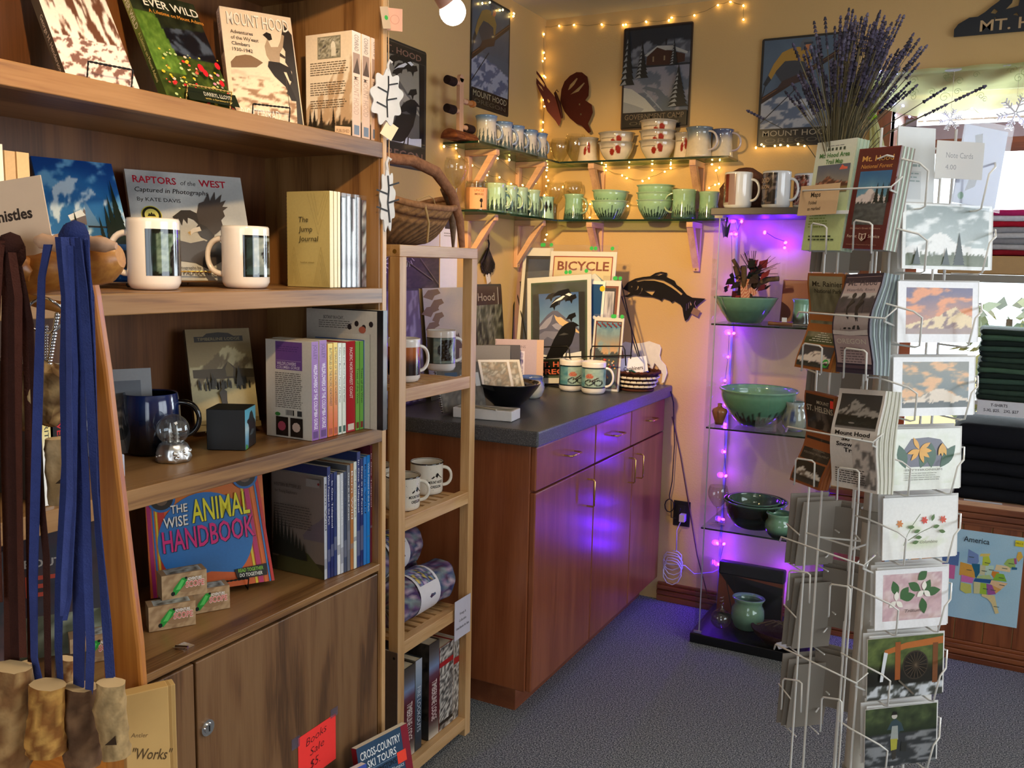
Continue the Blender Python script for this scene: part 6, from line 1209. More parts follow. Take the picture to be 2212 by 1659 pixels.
for j, (u, nb) in enumerate(((1318, 2), (1416, 3))):
    for k in range(nb): pot('pottery_bowl', 'green fir tree bowl, %s in the stack of %s on the lower shelf' % (('bottom', 'middle' if nb == 3 else 'top', 'top')[k], ('two', 'three')[j]), at(bx2(u), YS-.005, GZ[1]+.001+k*(.042 if nb == 2 else .031), k*17+30, 0, (2 if nb == 2 and k else 0)), bowlp(.081, .082), gcf(.082, j*3+k), 'bowl', 'green bowls', inner='#8fb795')
pot('pottery_mug', 'green fir tree mug with its handle to the left on the lower back shelf', at(bx2(1482), YS-.03, GZ[1]+.001), flare(.052, .122, .9, .98), gcf(.122, 6, .62), 'mug', None, (190, .046, .108, .03, .038), inner='#8fb795')
pot('pottery_mug', 'green fir tree mug at the far right end of the lower shelf', at(bx2(1530), YS+.01, GZ[1]+.001), flare(.044, .115, .9, .98), gcf(.115, 7, .62), 'mug', inner='#8fb795')

# ================================================================ things on the back wall
from mathutils.geometry import tessellate_polygon
def cutout(name, lb, cat, outer, holes, y, t, c, mat='matte', parts=None, group=None):
    loops = [[on_y(u, v, y) for u, v in lp] for lp in [outer]+holes]; flat = [p for lp in loops for p in lp]; o = flat[0].copy()
    tri = tessellate_polygon([[Vector((p.x, p.z, 0)) for p in lp] for lp in loops]); n = len(flat); v = [p-o for p in flat]+[p-o+Vector((0, t, 0)) for p in flat]
    g = G(mat, c); g.add(v, [tuple(q) for q in tri]+[tuple(n+i for i in q)[::-1] for q in tri]); b = 0
    for lp in loops:
        m = len(lp); g.add(v, [(b+i, n+b+i, n+b+(i+1) % m, b+(i+1) % m) for i in range(m)]); b += m
    return tag(g.build(name, None, Matrix.Translation(o)), lb, cat, group), o
Z7 = lambda pts: [(1100+a/4.148, 480+b/4.148) for a, b in pts]
fish = [(1018, 597), (1060, 540), (1130, 505), (1200, 490), (1262, 484), (1310, 455), (1360, 444), (1414, 454), (1405, 490), (1450, 510), (1480, 525), (1497, 560), (1540, 590), (1590, 650), (1640, 676), (1757, 685), (1690, 740), (1640, 800), (1600, 870), (1575, 886), (1562, 840), (1552, 770), (1530, 735), (1480, 703), (1455, 720), (1435, 700), (1380, 680), (1362, 708), (1345, 690), (1280, 668), (1200, 663), (1120, 652), (1060, 672), (1014, 662), (1062, 652), (1088, 632)]
holes = [[(1128, 524), (1200, 508), (1290, 503), (1380, 518), (1450, 555), (1555, 640), (1540, 655), (1500, 620), (1450, 585), (1380, 545), (1300, 524), (1210, 522), (1150, 535)], [(1208, 612), (1312, 612), (1280, 655), (1240, 632)], [(1300, 478), (1350, 455), (1392, 462), (1340, 478)], [(1148, 558), (1160, 580), (1150, 605), (1110, 618), (1138, 600), (1144, 580)], [(1183, 568), (1194, 600), (1178, 640), (1150, 655), (1175, 625), (1182, 595)],
    [(1580, 790), (1584, 730), (1592, 728), (1588, 800)], [(1600, 780), (1600, 722), (1610, 720), (1610, 770)], [(1622, 750), (1612, 712), (1624, 708), (1634, 742)], [(1100+0, 566), (1105, 576), (1096, 586), (1086, 578), (1090, 568)]]
fo, fp = cutout('fish_cutout', 'black cut metal fish hanging on the back wall beside the display cabinet', 'ornament', Z7(fish), [Z7(h_) for h_ in holes], 3.796, .003, '#14100c')
htag('price_tag', 'brown price tag hanging from the tail of the metal fish', on_y(1506, 668, 3.79), .034, .028, 0, 25, '#8a6a50')
g = G('matte', '#b08a86'); g.tube([on_y(1502, 650, 3.792), on_y(1500, 656, 3.792), on_y(1506, 669, 3.792)], .001, 5); tag(g.build('tag_string'), 'thin pink string tying the tag to the fish tail', 'string')
Zb = lambda pts: [(800+a/4.147, b/4.147) for a, b in pts]
bfl = thing('metal_butterfly', 'dark reddish metal butterfly on the back wall near the corner', 'ornament', Matrix.Translation(on_y(1207, 215, 3.74)))
def wing(outer, holes, nm, d0, d1):
    loops = [[on_y(u, v, 3.76) for u, v in lp] for lp in [outer]+holes]; flat = [p for lp in loops for p in lp]; o = on_y(1207, 215, 3.74)
    tri = tessellate_polygon([[Vector((p.x, p.z, 0)) for p in lp] for lp in loops]); n = len(flat); us = [p.x for p in flat]; a, b_ = min(us), max(us)
    v = [p-o+Vector((0, d0+(d1-d0)*(p.x-a)/(b_-a), 0)) for p in flat]; v += [p+Vector((0, .002, 0)) for p in v]; g = G('rough_metal', '#5c2c22')
    g.add(v, [tuple(q) for q in tri]+[tuple(n+i for i in q)[::-1] for q in tri]); g.build(nm, bfl)
wing(Zb([(1463, 602), (1490, 605), (1560, 700), (1600, 790), (1660, 870), (1690, 900), (1710, 980), (1705, 1090), (1690, 1130), (1665, 1085), (1600, 1000), (1570, 890), (1535, 810), (1510, 730), (1475, 650)]), [Zb([(1490, 640), (1520, 670), (1585, 770), (1580, 790), (1540, 740), (1505, 690)]), Zb([(1530, 760), (1560, 790), (1575, 830), (1550, 800)]), Zb([(1605, 890), (1625, 915), (1615, 930), (1603, 910)])], 'wing', -.05, 0)
wing(Zb([(1700, 905), (1712, 800), (1740, 730), (1790, 680), (1850, 648), (1900, 650), (1950, 690), (1965, 780), (1960, 860), (1930, 900), (1990, 940), (2000, 1010), (1975, 1070), (1955, 1110), (1985, 1180), (1960, 1195), (1900, 1130), (1850, 1110), (1790, 1060), (1740, 1000)]), [Zb([(1770, 810), (1790, 760), (1850, 700), (1862, 706), (1830, 760), (1790, 800)]), Zb([(1790, 850), (1850, 800), (1920, 740), (1925, 750), (1870, 820)]), Zb([(1870, 930), (1885, 925), (1885, 945), (1872, 945)]), Zb([(1880, 1020), (1895, 1015), (1897, 1032), (1884, 1035)])], 'wing', 0, -.01)
o = on_y(1207, 215, 3.74); g = G('rough_metal', '#4a261e'); g.tube([on_y(1199, 200, 3.745)-o, on_y(1208, 225, 3.742)-o, on_y(1214, 255, 3.745)-o], [.006, .009, .005], 8); g.tube([on_y(1203, 208, 3.74)-o, on_y(1198, 200, 3.735)-o, on_y(1203, 194, 3.735)-o, on_y(1206, 199, 3.735)-o], .002, 6); g.tube([on_y(1213, 250, 3.745)-o, on_y(1213, 250, 3.805)-o], .003, 6); g.build('body', bfl)
p = on_y(1340, 282, 3.80); w_ = on_y(1494, 150, 3.8).x-p.x; h = on_y(1345, 62, 3.80).z-p.z
def a_gov(g, w, h):
    X = lambda *q: [(a*w, b*h) for a, b in q]
    g.rect(.015*w, .012*h, .985*w, .988*h, '#1c1a19'); g.rect(.03*w, .16*h, .97*w, .97*h, '#262c34'); g.grid(.03*w, .62*h, .97*w, .86*h, 30, 12, lambda u, v: (.15, .17, .2) if v > ridge([(0, .55), (.15, .7), (.35, .95), (.5, .7), (.72, 1), (1, .85)], u) else mix((.30, .32, .36), (.46, .48, .52), ss(.45, .55, nz(u*6-v*2, v*5, 4))))
    g.grid(.03*w, .16*h, .97*w, .60*h, 34, 30, lambda u, v: mix((.40, .44, .50), mix((.56, .54, .58), (.30, .34, .40), ss(.48, .52, nz(u*4, v*4+u, 8))), .6))
    g.poly(X((.03, .42), (.15, .40), (.35, .30), (.52, .17), (.03, .17)), '#a8aaa6'); g.poly(X((.03, .28), (.2, .24), (.34, .20), (.3, .17), (.03, .17)), '#8a8e90'); g.poly(X((.3, .40), (.5, .35), (.58, .28), (.62, .17), (.74, .17), (.66, .30), (.56, .38), (.36, .42)), '#56606c')
    for y, d in ((.30, .42), (.25, .48), (.21, .54)): g.line(X((d-.1, y+.08), (d, y+.02), (d+.08, y-.05)), .006*h, '#8a94a0')
    g.poly(X((.35, .62), (.36, .72), (.5, .79), (.62, .755), (.72, .74), (.9, .70), (.9, .63), (.72, .61)), '#40281f'); g.poly(X((.32, .715), (.5, .80), (.72, .79), (.94, .72), (.93, .70), (.72, .75), (.62, .75), (.5, .785), (.36, .705)), '#a8a9a6'); g.rect(.62*w, .80*h, .635*w, .86*h, '#14100e')
    g.rect(.44*w, .65*h, .46*w, .70*h, '#8a7a60'); g.rect(.6*w, .655*h, .62*w, .70*h, '#8a7a60')
    for x, y, s, hh in ((.28, .50, .2, .32), (.07, .44, .22, .5), (.74, .61, .12, .22), (.82, .20, .30, .36)): fir(g, x*w+.01*w, y*h, s*w, hh*h, '#1e2224', 8, '#8a8f92')
    g.rect(.03*w, .02*h, .97*w, .165*h, '#221f1d'); g.text('GOVERNMENT CAMP', .5*w, .095*h, .055*h, '#6e6152', 'C', .86*w, .004); g.text('OREGON', .5*w, .04*h, .036*h, '#565046', 'C', .72*w, .004)
plate('tin_sign', 'snowy cabin tin sign in the middle of the back wall', 'sign', at(p.x, 3.80, p.z, 0), w_, h, a_gov, c='#4a3222', group='tin signs')
p = on_y(1634, 318, 3.80); w_ = on_y(1817, 200, 3.80).x-p.x; h = on_y(1642, 85, 3.80).z-p.z
plate('tin_sign', 'skier tin sign on the back wall behind the dried lavender', 'sign', at(p.x, 3.80, p.z, 0), w_, h, a_skier(('#4a5a6c', '#a8aab0', '#5c6a80', '#a8823a', '#9a8f7c', '#2a2623')), group='tin signs')
mo = [(2060, 80), (2061, 64), (2070, 52), (2094, 38), (2112, 36), (2128, 26), (2142, 14), (2156, 4), (2170, -8), (2200, -40), (2225, -58), (2250, -52), (2280, -20), (2320, 10), (2370, 24), (2392, 46), (2392, 52)]
ms, mp_ = cutout('mountain_cutout', 'black mountain-shaped metal sign reading MT. H at the upper right', 'sign', mo, [[(2140, 28), (2148, 18), (2156, 24), (2150, 30)], [(2172, 20), (2186, 6), (2190, -8), (2204, -4), (2200, 12), (2188, 16)], [(2188, 32), (2196, 26), (2202, 34)], [(2146, 38), (2154, 36), (2150, 40)]], 3.796, .003, '#10161e', 'satin')
g = G('satin', '#b89a70'); g.T = Matrix.Translation(on_y(2116, 68, 3.7955)) @ Matrix.Rotation(rad(0), 4, 'Y') @ FRONT(0); q = on_y(2340, 48, 3.7955); g.text('MT. HOOD', 0, 0, .040, None, 'L', q.x-on_y(2116, 68, 3.7955).x, .012); lt = g.build('lettering', ms); lt.matrix_parent_inverse = ms.matrix_basis.inverted()
# outlet, plugs and cords
a, b = on_y(1456, 1080, 3.805), on_y(1489, 1139, 3.805); ol = thing('wall_outlet', 'black double wall outlet low on the back wall beside the base cabinet', 'outlet', Matrix.Translation((a+b)/2)); w2, h2 = (b.x-a.x)/2, abs(b.z-a.z)/2
g = G('satin', '#0e0c0c'); g.box(-w2, w2, -.002, .0045, -h2, h2); g.build('cover_plate', ol, None, .001); g = G('satin', '#1c1a1a'); g.box(-.016, .016, -.0035, -.002, .006, .038); g.box(-.016, .016, -.0035, -.002, -.038, -.006); g.build('sockets', ol)
g = G('satin', '#cfc6e4'); c0 = (a+b)/2+Vector((.012, -.025, -.012)); Q = lambda u, v, d=3.785: on_y(u, v, d)
g.box(c0.x-.012, c0.x+.012, c0.y-.012, c0.y+.020, c0.z-.016, c0.z+.016)
P = [c0, Q(1462, 1145), Q(1461, 1190)]; r = random.Random(4)
for k in range(5):
    cx, cy_ = 1455+r.uniform(-4, 6), 1205+k*8; P += [Q(cx+20*cos(t), cy_+(16+5*k*.5)*sin(t), 3.785-.006*k) for t in [(-1.6+i*PI/5) for i in range(10)]]
P += [Q(1480, 1222), Q(1500, 1240, 3.79), Q(1540, 1236, 3.79), Q(1566, 1222, 3.79)]; g.tube(P, .0024, 6); tag(g.build('power_cable'), 'white power cord coiled below the wall outlet', 'cord')
g = G('satin', '#14100e'); P = [Q(1449, 845), Q(1455, 870), Q(1457, 960), Q(1452, 1040), Q(1446, 1070)]+[Q(1446+10*cos(t), 1092+14*sin(t)) for t in [-1.5+i*.6 for i in range(12)]]+[Q(1450, 1118), Q(1462, 1120), Q(1470, 1098, 3.78)]; g.tube(P, .0026, 6); tag(g.build('power_cable'), 'black power cord running from the worktop corner down to the outlet', 'cord')
g = G('satin', '#4a2a20'); g.tube([Q(1452, 900, 3.79), Q(1470, 985, 3.79), Q(1506, 1200, 3.79), Q(1532, 1300, 3.79)], .0028, 6); tag(g.build('power_cable'), 'straight brown cord slanting down the back wall behind the glass cabinet', 'cord')

# ================================================================ fairy lights
def fairy(lb, name, mat, pts, surf, wire, r=.0036, group='fairy light strings', glow=None, wc='#8a7a4a', order=True):
    W = [surf(u, v) for u, v in pts]; o = W[0].copy(); t = thing(name, lb, 'string lights', Matrix.Translation(o), group)
    g = G('satin', wc); P = []
    for i, p in enumerate(W):
        P.append(p-o)
        if i < len(W)-1: P.append((p+W[i+1])/2-o-Vector((0, 0, min(.015, (W[i+1]-p).length*.06))))
    g.tube(P, wire, 5); g.build('wire', t)
    g = G(mat); g.sphere((0, 0, 0), r, 10, sc=(1, 1, 1.35)); b0 = None
    for i, p in enumerate(W):
        q = p-o+Vector((0, 0, -.004))
        if b0 is None: b0 = g.build('bulb', t); b0.location = q
        else: b = b0.copy(); COL.objects.link(b); b.parent = t; b.location = q; b.scale = (1, 1, 1); b.rotation_euler = (i*.7, i*1.1, 0)
        if glow: point('fairy_glow', p+Vector((0, -.012, 0)), glow[0], glow[1], .012)
    return t
wl_ = lambda u, v: on_x(u, v, XL+.012)
bk2 = lambda u, v: on_y(u, v, YB-.012)
fairy('warm fairy lights running along the ceiling line of both walls', 'fairy_lights', 'fairy_warm', [(1134, 44), (1158, 47), (1173, 58), (1208, 54), (1240, 52), (1300, 51), (1346, 52), (1352, 51), (1396, 45), (1445, 42), (1451, 36), (1500, 31), (1551, 9), (1578, 2), (1606, 10), (1606, 40)], bk2, .0009)
fairy('warm fairy lights along the top of the left wall skier sign', 'fairy_lights', 'fairy_warm', [(1042, 5), (1058, 3), (1080, 20), (1086, 19), (1109, 33), (1110, 27)], wl_, .0009)
fairy('warm fairy lights hanging straight down the corner of the walls', 'fairy_lights', 'fairy_warm', [(1175, 72), (1175, 112), (1177, 124), (1172, 130), (1175, 162), (1178, 165), (1174, 214), (1176, 228), (1173, 262), (1172, 279), (1174, 320), (1174, 330), (1182, 360), (1181, 366), (1180, 380), (1184, 388), (1180, 400), (1176, 420), (1181, 505), (1178, 516)], lambda u, v: on_y(u, v, YB-.03), .0009)
fairy('warm fairy lights looped along the left wall glass shelves', 'fairy_lights', 'fairy_warm', [(959, 314), (985, 318), (992, 336), (1020, 355), (1054, 368), (1052, 376), (1079, 381), (1104, 395), (1129, 398), (1149, 397), (1156, 394), (1075, 340), (1100, 344)], wl_, .0009)
fairy('warm fairy lights looped under the upper back wall shelf', 'fairy_lights', 'fairy_warm', [(1300, 350), (1309, 358), (1309, 366), (1344, 377), (1354, 383), (1388, 389), (1402, 383), (1436, 369), (1449, 361), (1449, 353), (1409, 352), (1359, 360), (1409, 366), (1496, 355), (1507, 355), (1538, 353), (1555, 344), (1554, 360), (1547, 366), (1553, 395), (1545, 397), (1532, 404)], lambda u, v: on_y(u, v, YB-.02), .0009)
fairy('warm fairy lights lying behind the green pottery on the lower shelf', 'fairy_lights', 'fairy_warm', [(1216, 402), (1266, 438), (1275, 439), (1266, 450), (1274, 468), (1356, 443), (1455, 431)], lambda u, v: on_y(u, v, YB-.02), .0009)
fairy('warm fairy lights resting along the bottom of the lavender-side skier sign', 'fairy_lights', 'fairy_warm', [(1633, 317), (1645, 310), (1650, 314), (1674, 313), (1686, 311), (1702, 313), (1724, 309), (1738, 313)], lambda u, v: on_y(u, v, 3.79), .0009)
# ================================================================ inside the glass display cabinet
def dz(i): return (DS+(.041,))[i]+.0012
def din(u, v, y=3.60): return on_y(u, v, y)
PU = [(1602, 476), (1590, 504), (1580, 503), (1583, 612), (1585, 718), (1575, 718), (1573, 769), (1566, 820), (1567, 873), (1567, 915), (1566, 923), (1565, 974), (1568, 1026), (1562, 1120), (1550, 1172), (1564, 1173), (1553, 1217), (1567, 1217)]
PW = (.075, .004, 1.)
fairy('purple fairy lights down the back left corner of the glass cabinet', 'purple_fairy_lights', 'fairy_purple', PU, lambda u, v: on_y(u, v, 3.775), .0012, .0058, 'purple light strings', (.78, PW), '#3a3050')
fairy('purple fairy lights along the top and foot of the glass cabinet', 'purple_fairy_lights', 'fairy_purple', [(1652, 500), (1697, 522), (1695, 533)], lambda u, v: on_y(u, v, 3.775), .0012, .0062, 'purple light strings', (1.1, PW), '#3a3050')
fairy('purple fairy lights at the foot of the cabinet behind the folded bag', 'purple_fairy_lights', 'fairy_purple', [(1692, 1233), (1680, 1280)], lambda u, v: on_y(u, v, 3.775), .0012, .0062, 'purple light strings', (.78, PW), '#3a3050')
fairy('purple fairy lights down the back right corner of the glass cabinet', 'purple_fairy_lights', 'fairy_purple', [(1807, 817), (1800, 818), (1790, 1086), (1784, 1138), (1776, 1139), (1783, 1187), (1780, 1241)], lambda u, v: on_y(u, v, 3.775), .0012, .006, 'purple light strings', (.45, PW), '#3a3050')
green = lambda h, z0=-1: (lambda a, j, z: mix((.34, .50, .42), (.47, .64, .53), ss(.3, .8, z/h+.04*sin(z*900))))
p = din(1611, 690); pot('pottery_bowl', 'wide green bowl holding a dried twig arrangement, top shelf of the cabinet', at(p.x, 3.58, dz(0)), [(0, 0), (.062, 0), (.066, .004), (.095, .045), (.112, .075), (.120, .092), (.124, .098), (.124, .101), (.118, .101)], lambda a, j, z: mix((.26, .40, .36), (.45, .62, .54), ss(.03, .09, z)), 'bowl', inner='#5a7a6e')
t = thing('dried_arrangement', 'dried twig and leaf arrangement tied with a red checked ribbon', 'arrangement', at(p.x+.0, 3.585, dz(0)+.012))
r = random.Random(12); g = G('bark', '#5a4434')
for i in range(7): a = r.uniform(0, 6.28); g.tube([(.02*cos(a), .02*sin(a), 0), (.012*cos(a), .012*sin(a), .10), (.05*cos(a+.5), .05*sin(a+.5), .21)], [.014, .012, .009], 8)
g.tube([(.0, 0, .12), (.08, -.01, .16), (.125, -.01, .165)], [.012, .011, .010], 8); g.tube([(-.03, 0, .19), (-.06, 0, .235)], .008, 8); g.build('sticks', t)
g = G('cloth', '#2c2026')
for i in range(80):
    a = r.uniform(0, 6.28); q = r.uniform(.02, .085); z = r.uniform(.12, .23)-(.06 if cos(a) < -.3 else 0); c = Vector((q*cos(a)*1.1, q*sin(a)*.6, z)); n = Vector((r.gauss(0, 1), r.gauss(0, 1), r.gauss(0, 1))).normalized(); u = n.orthogonal()*r.uniform(.010, .024); w_ = n.cross(u)*.6
    g.add([c-u, c+w_, c+u, c-w_], [(0, 1, 2, 3)], r.choice(['#1e1a24', '#2c2430', '#5a1c28', '#3a2a2a', '#8a2c38', '#241c20']))
for i in range(30): a = r.uniform(-.4, 2.4); g.tube([(.02, 0, .18), (.02+.10*cos(a)*r.uniform(.6, 1.1), r.uniform(-.03, .03), .18+.07*sin(a)+.02)], .0009, 4, '#3a2630')
g.build('dried_leaves', t); g = G('cloth', '#b0584c')
g.T = Matrix.Translation((.0, -.030, .06)) @ FRONT(0)
for dx, rt in ((-.012, .12), (.014, -.05), (-.03, .9)):
    T = g.T; g.T = T @ Matrix.Translation((dx, .10, 0)) @ Matrix.Rotation(rt, 4, 'Z'); g.grid(-.010, -.095, .010, 0, 4, 14, lambda u, v: (.72, .36, .30) if (int(u*3.99)+int(v*14)) % 2 else (.84, .68, .60)); g.T = T
g.build('checked_ribbon', t)
p = din(1703, 690, 3.66); g = G('rough_metal', '#8a3c28'); g.mat = 'satin'; g.box(0, .105, 0, .012, 0, .175); tag(g.build('clay_tile', None, at(p.x-.035, 3.66, dz(0), 0, 10), .003), 'rust red clay tile leaning at the back of the top cabinet shelf', 'tile')
p = din(1722, 690, 3.62); pot('pottery_cup', 'pale green cup beside the rust red tile, half hidden by the brochures', at(p.x+.012, 3.62, dz(0)), flare(.036, .10, .8, 1.), lambda a, j, z: mix((.16, .18, .20), (.52, .70, .62), ss(.025, .045, z+.01*sin(a*3))), 'cup', inner='#7a9a8a')
t = thing('knife', 'small wooden-handled knife in clear wrap on the top cabinet shelf', 'knife', at(din(1665, 700, 3.52).x, 3.47, dz(0), 5)); g = G('satin', '#7a4a30'); g.cyl((0, 0, .008), (.09, 0, .008), .008, .009, 12); g.build('handle', t); g = G('chrome'); g.box(.09, .16, -.006, .006, .007, .009); g.build('blade', t); g = G('paper', '#e8e6ee'); g.box(.05, .068, -.004, -.003, .012, .032); g.build('price_tab', t)
# second shelf
p = din(1632, 900, 3.57); pot('pottery_bowl', 'big green bowl with fir trees round it, second cabinet shelf', at(p.x, 3.605, dz(1), 25), [(0, 0), (.070, 0), (.074, .004), (.085, .014)]+[(.085+.062*sin(PI/2*i/14), .014+.115*i/14) for i in range(1, 15)]+[(.152, .137), (.156, .141), (.154, .145), (.148, .144)], trees_cf('#5f9478', '#7fae96', '#2c4a40', .145, '#14221c', .14, .62, 3, 34), 'bowl', n=90, inner='#7aa890')
p = din(1553, 918, 3.52); pot('small_vase', 'small tan vase with a narrow neck at the left of the second cabinet shelf', at(p.x, 3.52, dz(1)), [(0, 0), (.017, 0), (.018, .012), (.026, .035), (.031, .052), (.027, .062), (.010, .070), (.007, .078), (.010, .083), (.007, .084)], lambda a, j, z: mix((.50, .30, .20), (.62, .40, .28), z*12), 'vase', n=32, inner='#3a241a')
g = G('pane', '#ffffff'); g.mat = 'vinyl'
p = din(1645, 930, 3.45); g.box(0, .08, 0, .003, 0, .052); g.box(0, .08, -.03, 0, 0, .003); tag(g.build('acrylic_stand', None, at(p.x-.03, 3.47, dz(1), 8, 8)), 'clear acrylic card holder in front of the big fir tree bowl', 'card holder')
p = din(1716, 915, 3.56); pot('small_vase', 'cream vase with blue flowers, half hidden by the brochures on the second shelf', at(p.x, 3.55, dz(1)), [(0, 0), (.034, 0), (.044, .02), (.046, .045), (.038, .075), (.032, .095), (.037, .112), (.034, .113)], lambda a, j, z: mix((.66, .66, .62), (.24, .32, .52), ss(.55, .62, nz(a*2, z*40, 2))*(.02 < z < .1)) if z < .1 else (.60, .66, .72), 'vase', n=48, inner='#8a98a0')
# third shelf
p = din(1628, 1120, 3.56)
for k, (r_, h_, c) in enumerate(((.128, .105, 1.), (.106, .088, .95))):
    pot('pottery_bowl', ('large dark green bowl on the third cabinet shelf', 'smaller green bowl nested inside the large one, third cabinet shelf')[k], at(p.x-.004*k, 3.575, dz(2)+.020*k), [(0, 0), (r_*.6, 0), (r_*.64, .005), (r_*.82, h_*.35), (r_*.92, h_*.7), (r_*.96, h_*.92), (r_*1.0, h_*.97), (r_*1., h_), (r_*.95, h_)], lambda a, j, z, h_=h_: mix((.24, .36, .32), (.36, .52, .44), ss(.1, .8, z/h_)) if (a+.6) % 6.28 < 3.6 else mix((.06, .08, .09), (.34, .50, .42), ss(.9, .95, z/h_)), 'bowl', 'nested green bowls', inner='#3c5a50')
p = din(1683, 1150, 3.47); pot('small_pot', 'little green and black pot in front of the nested bowls', at(p.x, 3.465, dz(2)), [(0, 0), (.034, 0), (.046, .015), (.055, .04), (.052, .060), (.043, .072), (.046, .085), (.052, .094), (.049, .096), (.043, .088)], lambda a, j, z: (.07, .08, .08) if z < .018+.012*(a/3.1 % 2) else mix((.40, .58, .47), (.52, .70, .57), z*10), 'pot', None, (-10, .050, .082, .04, .022), inner='#6a9a80')
wineglass('stemmed wine glass on the third cabinet shelf', at(din(1548, 1130, 3.50).x, 3.50, dz(2)), .040, .09, .07)
# floor of the cabinet
p = din(1610, 1310, 3.70); t = thing('folded_bag', 'black and tan leather bag standing at the back of the cabinet floor', 'bag', at(p.x-.12, 3.69, dz(3), 0, 5))
g = G('satin', '#7a3a20'); g.box(0, .27, 0, .035, 0, .215); g.T = FRONT(0); g.poly([(0, .172), (.1, .16), (.27, .148), (.27, .12), (.23, .10), (.16, .085), (.15, 0), (.27, 0), (.27, .11)], '#16141a'); g.line([(.025, .17), (.07, .0)], .004, '#2a1a14'); g.line([(.06, .168), (.10, .0)], .004, '#2a1a14'); g.build('bag_body', t); g = G('satin', '#14131a'); g.box(-.003, .273, -.006, .04, .165, .222); g.build('flap', t, None, .008)
p = din(1613, 1330, 3.55); pot('small_pot', 'tilted green pot with black triangles on the cabinet floor', at(p.x, 3.56, dz(3)+.004, 0, 4), [(0, 0), (.045, 0), (.056, .012), (.068, .05), (.064, .085), (.054, .102), (.058, .116), (.066, .128), (.063, .131), (.055, .120)], lambda a, j, z: (.05, .06, .06) if abs((a-4.8))*.06 < (.085-z)*.7 and .06 < z < .085 else mix((.36, .48, .40), (.50, .64, .53), ss(.02, .09, z)), 'pot', None, (80, .06, .125, .05, .02), inner='#5a7a66')
t = thing('glass_bauble', 'clear iridescent glass bauble with a spiral top on the cabinet floor', 'ornament', at(din(1557, 1345, 3.52).x, 3.52, dz(3))); g = G('stem_glass'); g.lathe([(.001, 0)]+[(.042*sin(PI*i/16), .040-.040*cos(PI*i/16)) for i in range(1, 15)]+[(.008, .085), (.004, .10)], 28); g.build('globe', t); g = G('stem_glass'); g.tube([(.007*cos(i*.7), .007*sin(i*.7), .092+.0016*i) for i in range(28)], .0018, 6); g.build('spiral_top', t)
p = din(1655, 1375, 3.47); t = thing('shallow_basket', 'dark shallow bark basket with a white tag, front of the cabinet floor', 'basket', at(p.x+.05, 3.49, dz(3), -12)); g = G('bark', '#3a2622'); g.lathe([(0, .001), (.06, .001), (.09, .03), (.105, .055), (.100, .055), (.085, .03), (.05, .01), (0, .008)], 30, wob=lambda a, z: 1+.12*cos(2*a)); g.build('bark_body', t); g = G('bark', '#6a5648')
for k in range(5): g.tube([(-.09+.03*k, -.02+.01*k, .06), (-.03+.02*k, .0, .085+.004*k), (.05, .01*k, .07)], .003, 5)
g.sphere((.06, -.01, .05), .022, 12, '#5a5654', sc=(1, .8, 1.3)); g.build('twigs', t); htag('price_tag', 'white price tag on the dark bark basket', Vector((p.x+.075, 3.40, dz(3)+.046)), .05, .026, 0, -24, '#d8d6e0')
g = G('black_plastic'); g.box(0, .03, 0, .03, 0, .16); tag(g.build('black_case', None, at(-.545, 3.62, dz(3))), 'narrow black case standing right on the cabinet floor', 'case')
# on top of the cabinet
tz = DZT+.027
def pic_red(u, v):
    if u > .74: return (.62, .52, .50)
    c = mix((.34, .06, .05), (.46, .12, .09), nz(u*5, v*5))
    if math.hypot((u-.35)*1.3, v-.45) < .3: c = mix((.30, .05, .05), (.80, .74, .72), ss(.55, .62, nz(u*11, v*11, 4)))
    return c if v > .06 else (.7, .66, .64)
p = on_y(1593, 440, 3.52); mug('coffee_mug', 'white mug with a red picture on top of the glass cabinet', at(p.x, 3.52, tz), .053, .138, '#e2e4e6', [(-205, -85, .014, .130, pic_red, 28, 20)], -8, 'cabinet top mugs', hs=1.1)
def pic_dark(u, v): return mix((.16, .15, .16), (.46, .40, .38), ss(.5, .6, nz(u*4, v*8, 5)))
p = on_y(1675, 440, 3.52); mug('coffee_mug', 'white mug with a dark MOUNT HOOD wrap picture on top of the glass cabinet', at(p.x, 3.52, tz), .053, .138, '#e2e4e6', [(-215, -75, .014, .130, pic_dark, 28, 20)], -8, 'cabinet top mugs', hs=1.1)
t = COL.objects[-1].parent; g = G('print', '#c9a98a')
for s_, z, hh in (('HOOD', .095, .018), ('OREGON', .072, .014)):
    g = G('print', '#c9a98a'); vs, fs, x0, x1, _ = glyphs(s_, .01, 0, 1); R = .0545; ww = .062; k = ww/(x1-x0); g.add([(R*cos(rad(-140)+((a-x0)*k-ww/2)/R), R*sin(rad(-140)+((a-x0)*k-ww/2)/R), z+b*hh/.73) for a, b in vs], fs); g.build('lettering', t)
p = on_y(1738, 440, 3.52); mug('coffee_mug', 'white mug with a red and brown picture, right end of the cabinet top', at(p.x, 3.56, tz), .050, .130, '#dcdcdc', [(-215, -75, .014, .122, blotch(('#3a1412', '#8a2a20', '#d8c8c0', '#241010'), 7, 3), 28, 20)], -8, 'cabinet top mugs')
g = G('bark', '#5a3c30'); P = []
g.lathe([(0, 0), (.07, 0), (.085, .03), (.078, .09), (.05, .15), (.02, .172), (0, .175)], 24, wob=lambda a, z: 1+.14*sin(a*3+z*30)+.08*sin(a*5)); tag(g.build('carved_rock', None, Matrix.Translation((on_y(1610, 400, 3.68).x, 3.68, tz)) @ Matrix.Diagonal((1.3, .8, 1., 1))), 'brown rough rock standing behind the mugs on the cabinet top', 'rock')
t = thing('hanging_ornament', 'dark winged ornament hanging inside the top left of the cabinet', 'ornament', Matrix.Translation(on_y(1568, 495, 3.6))); g = G('rough_metal', '#2a2640')
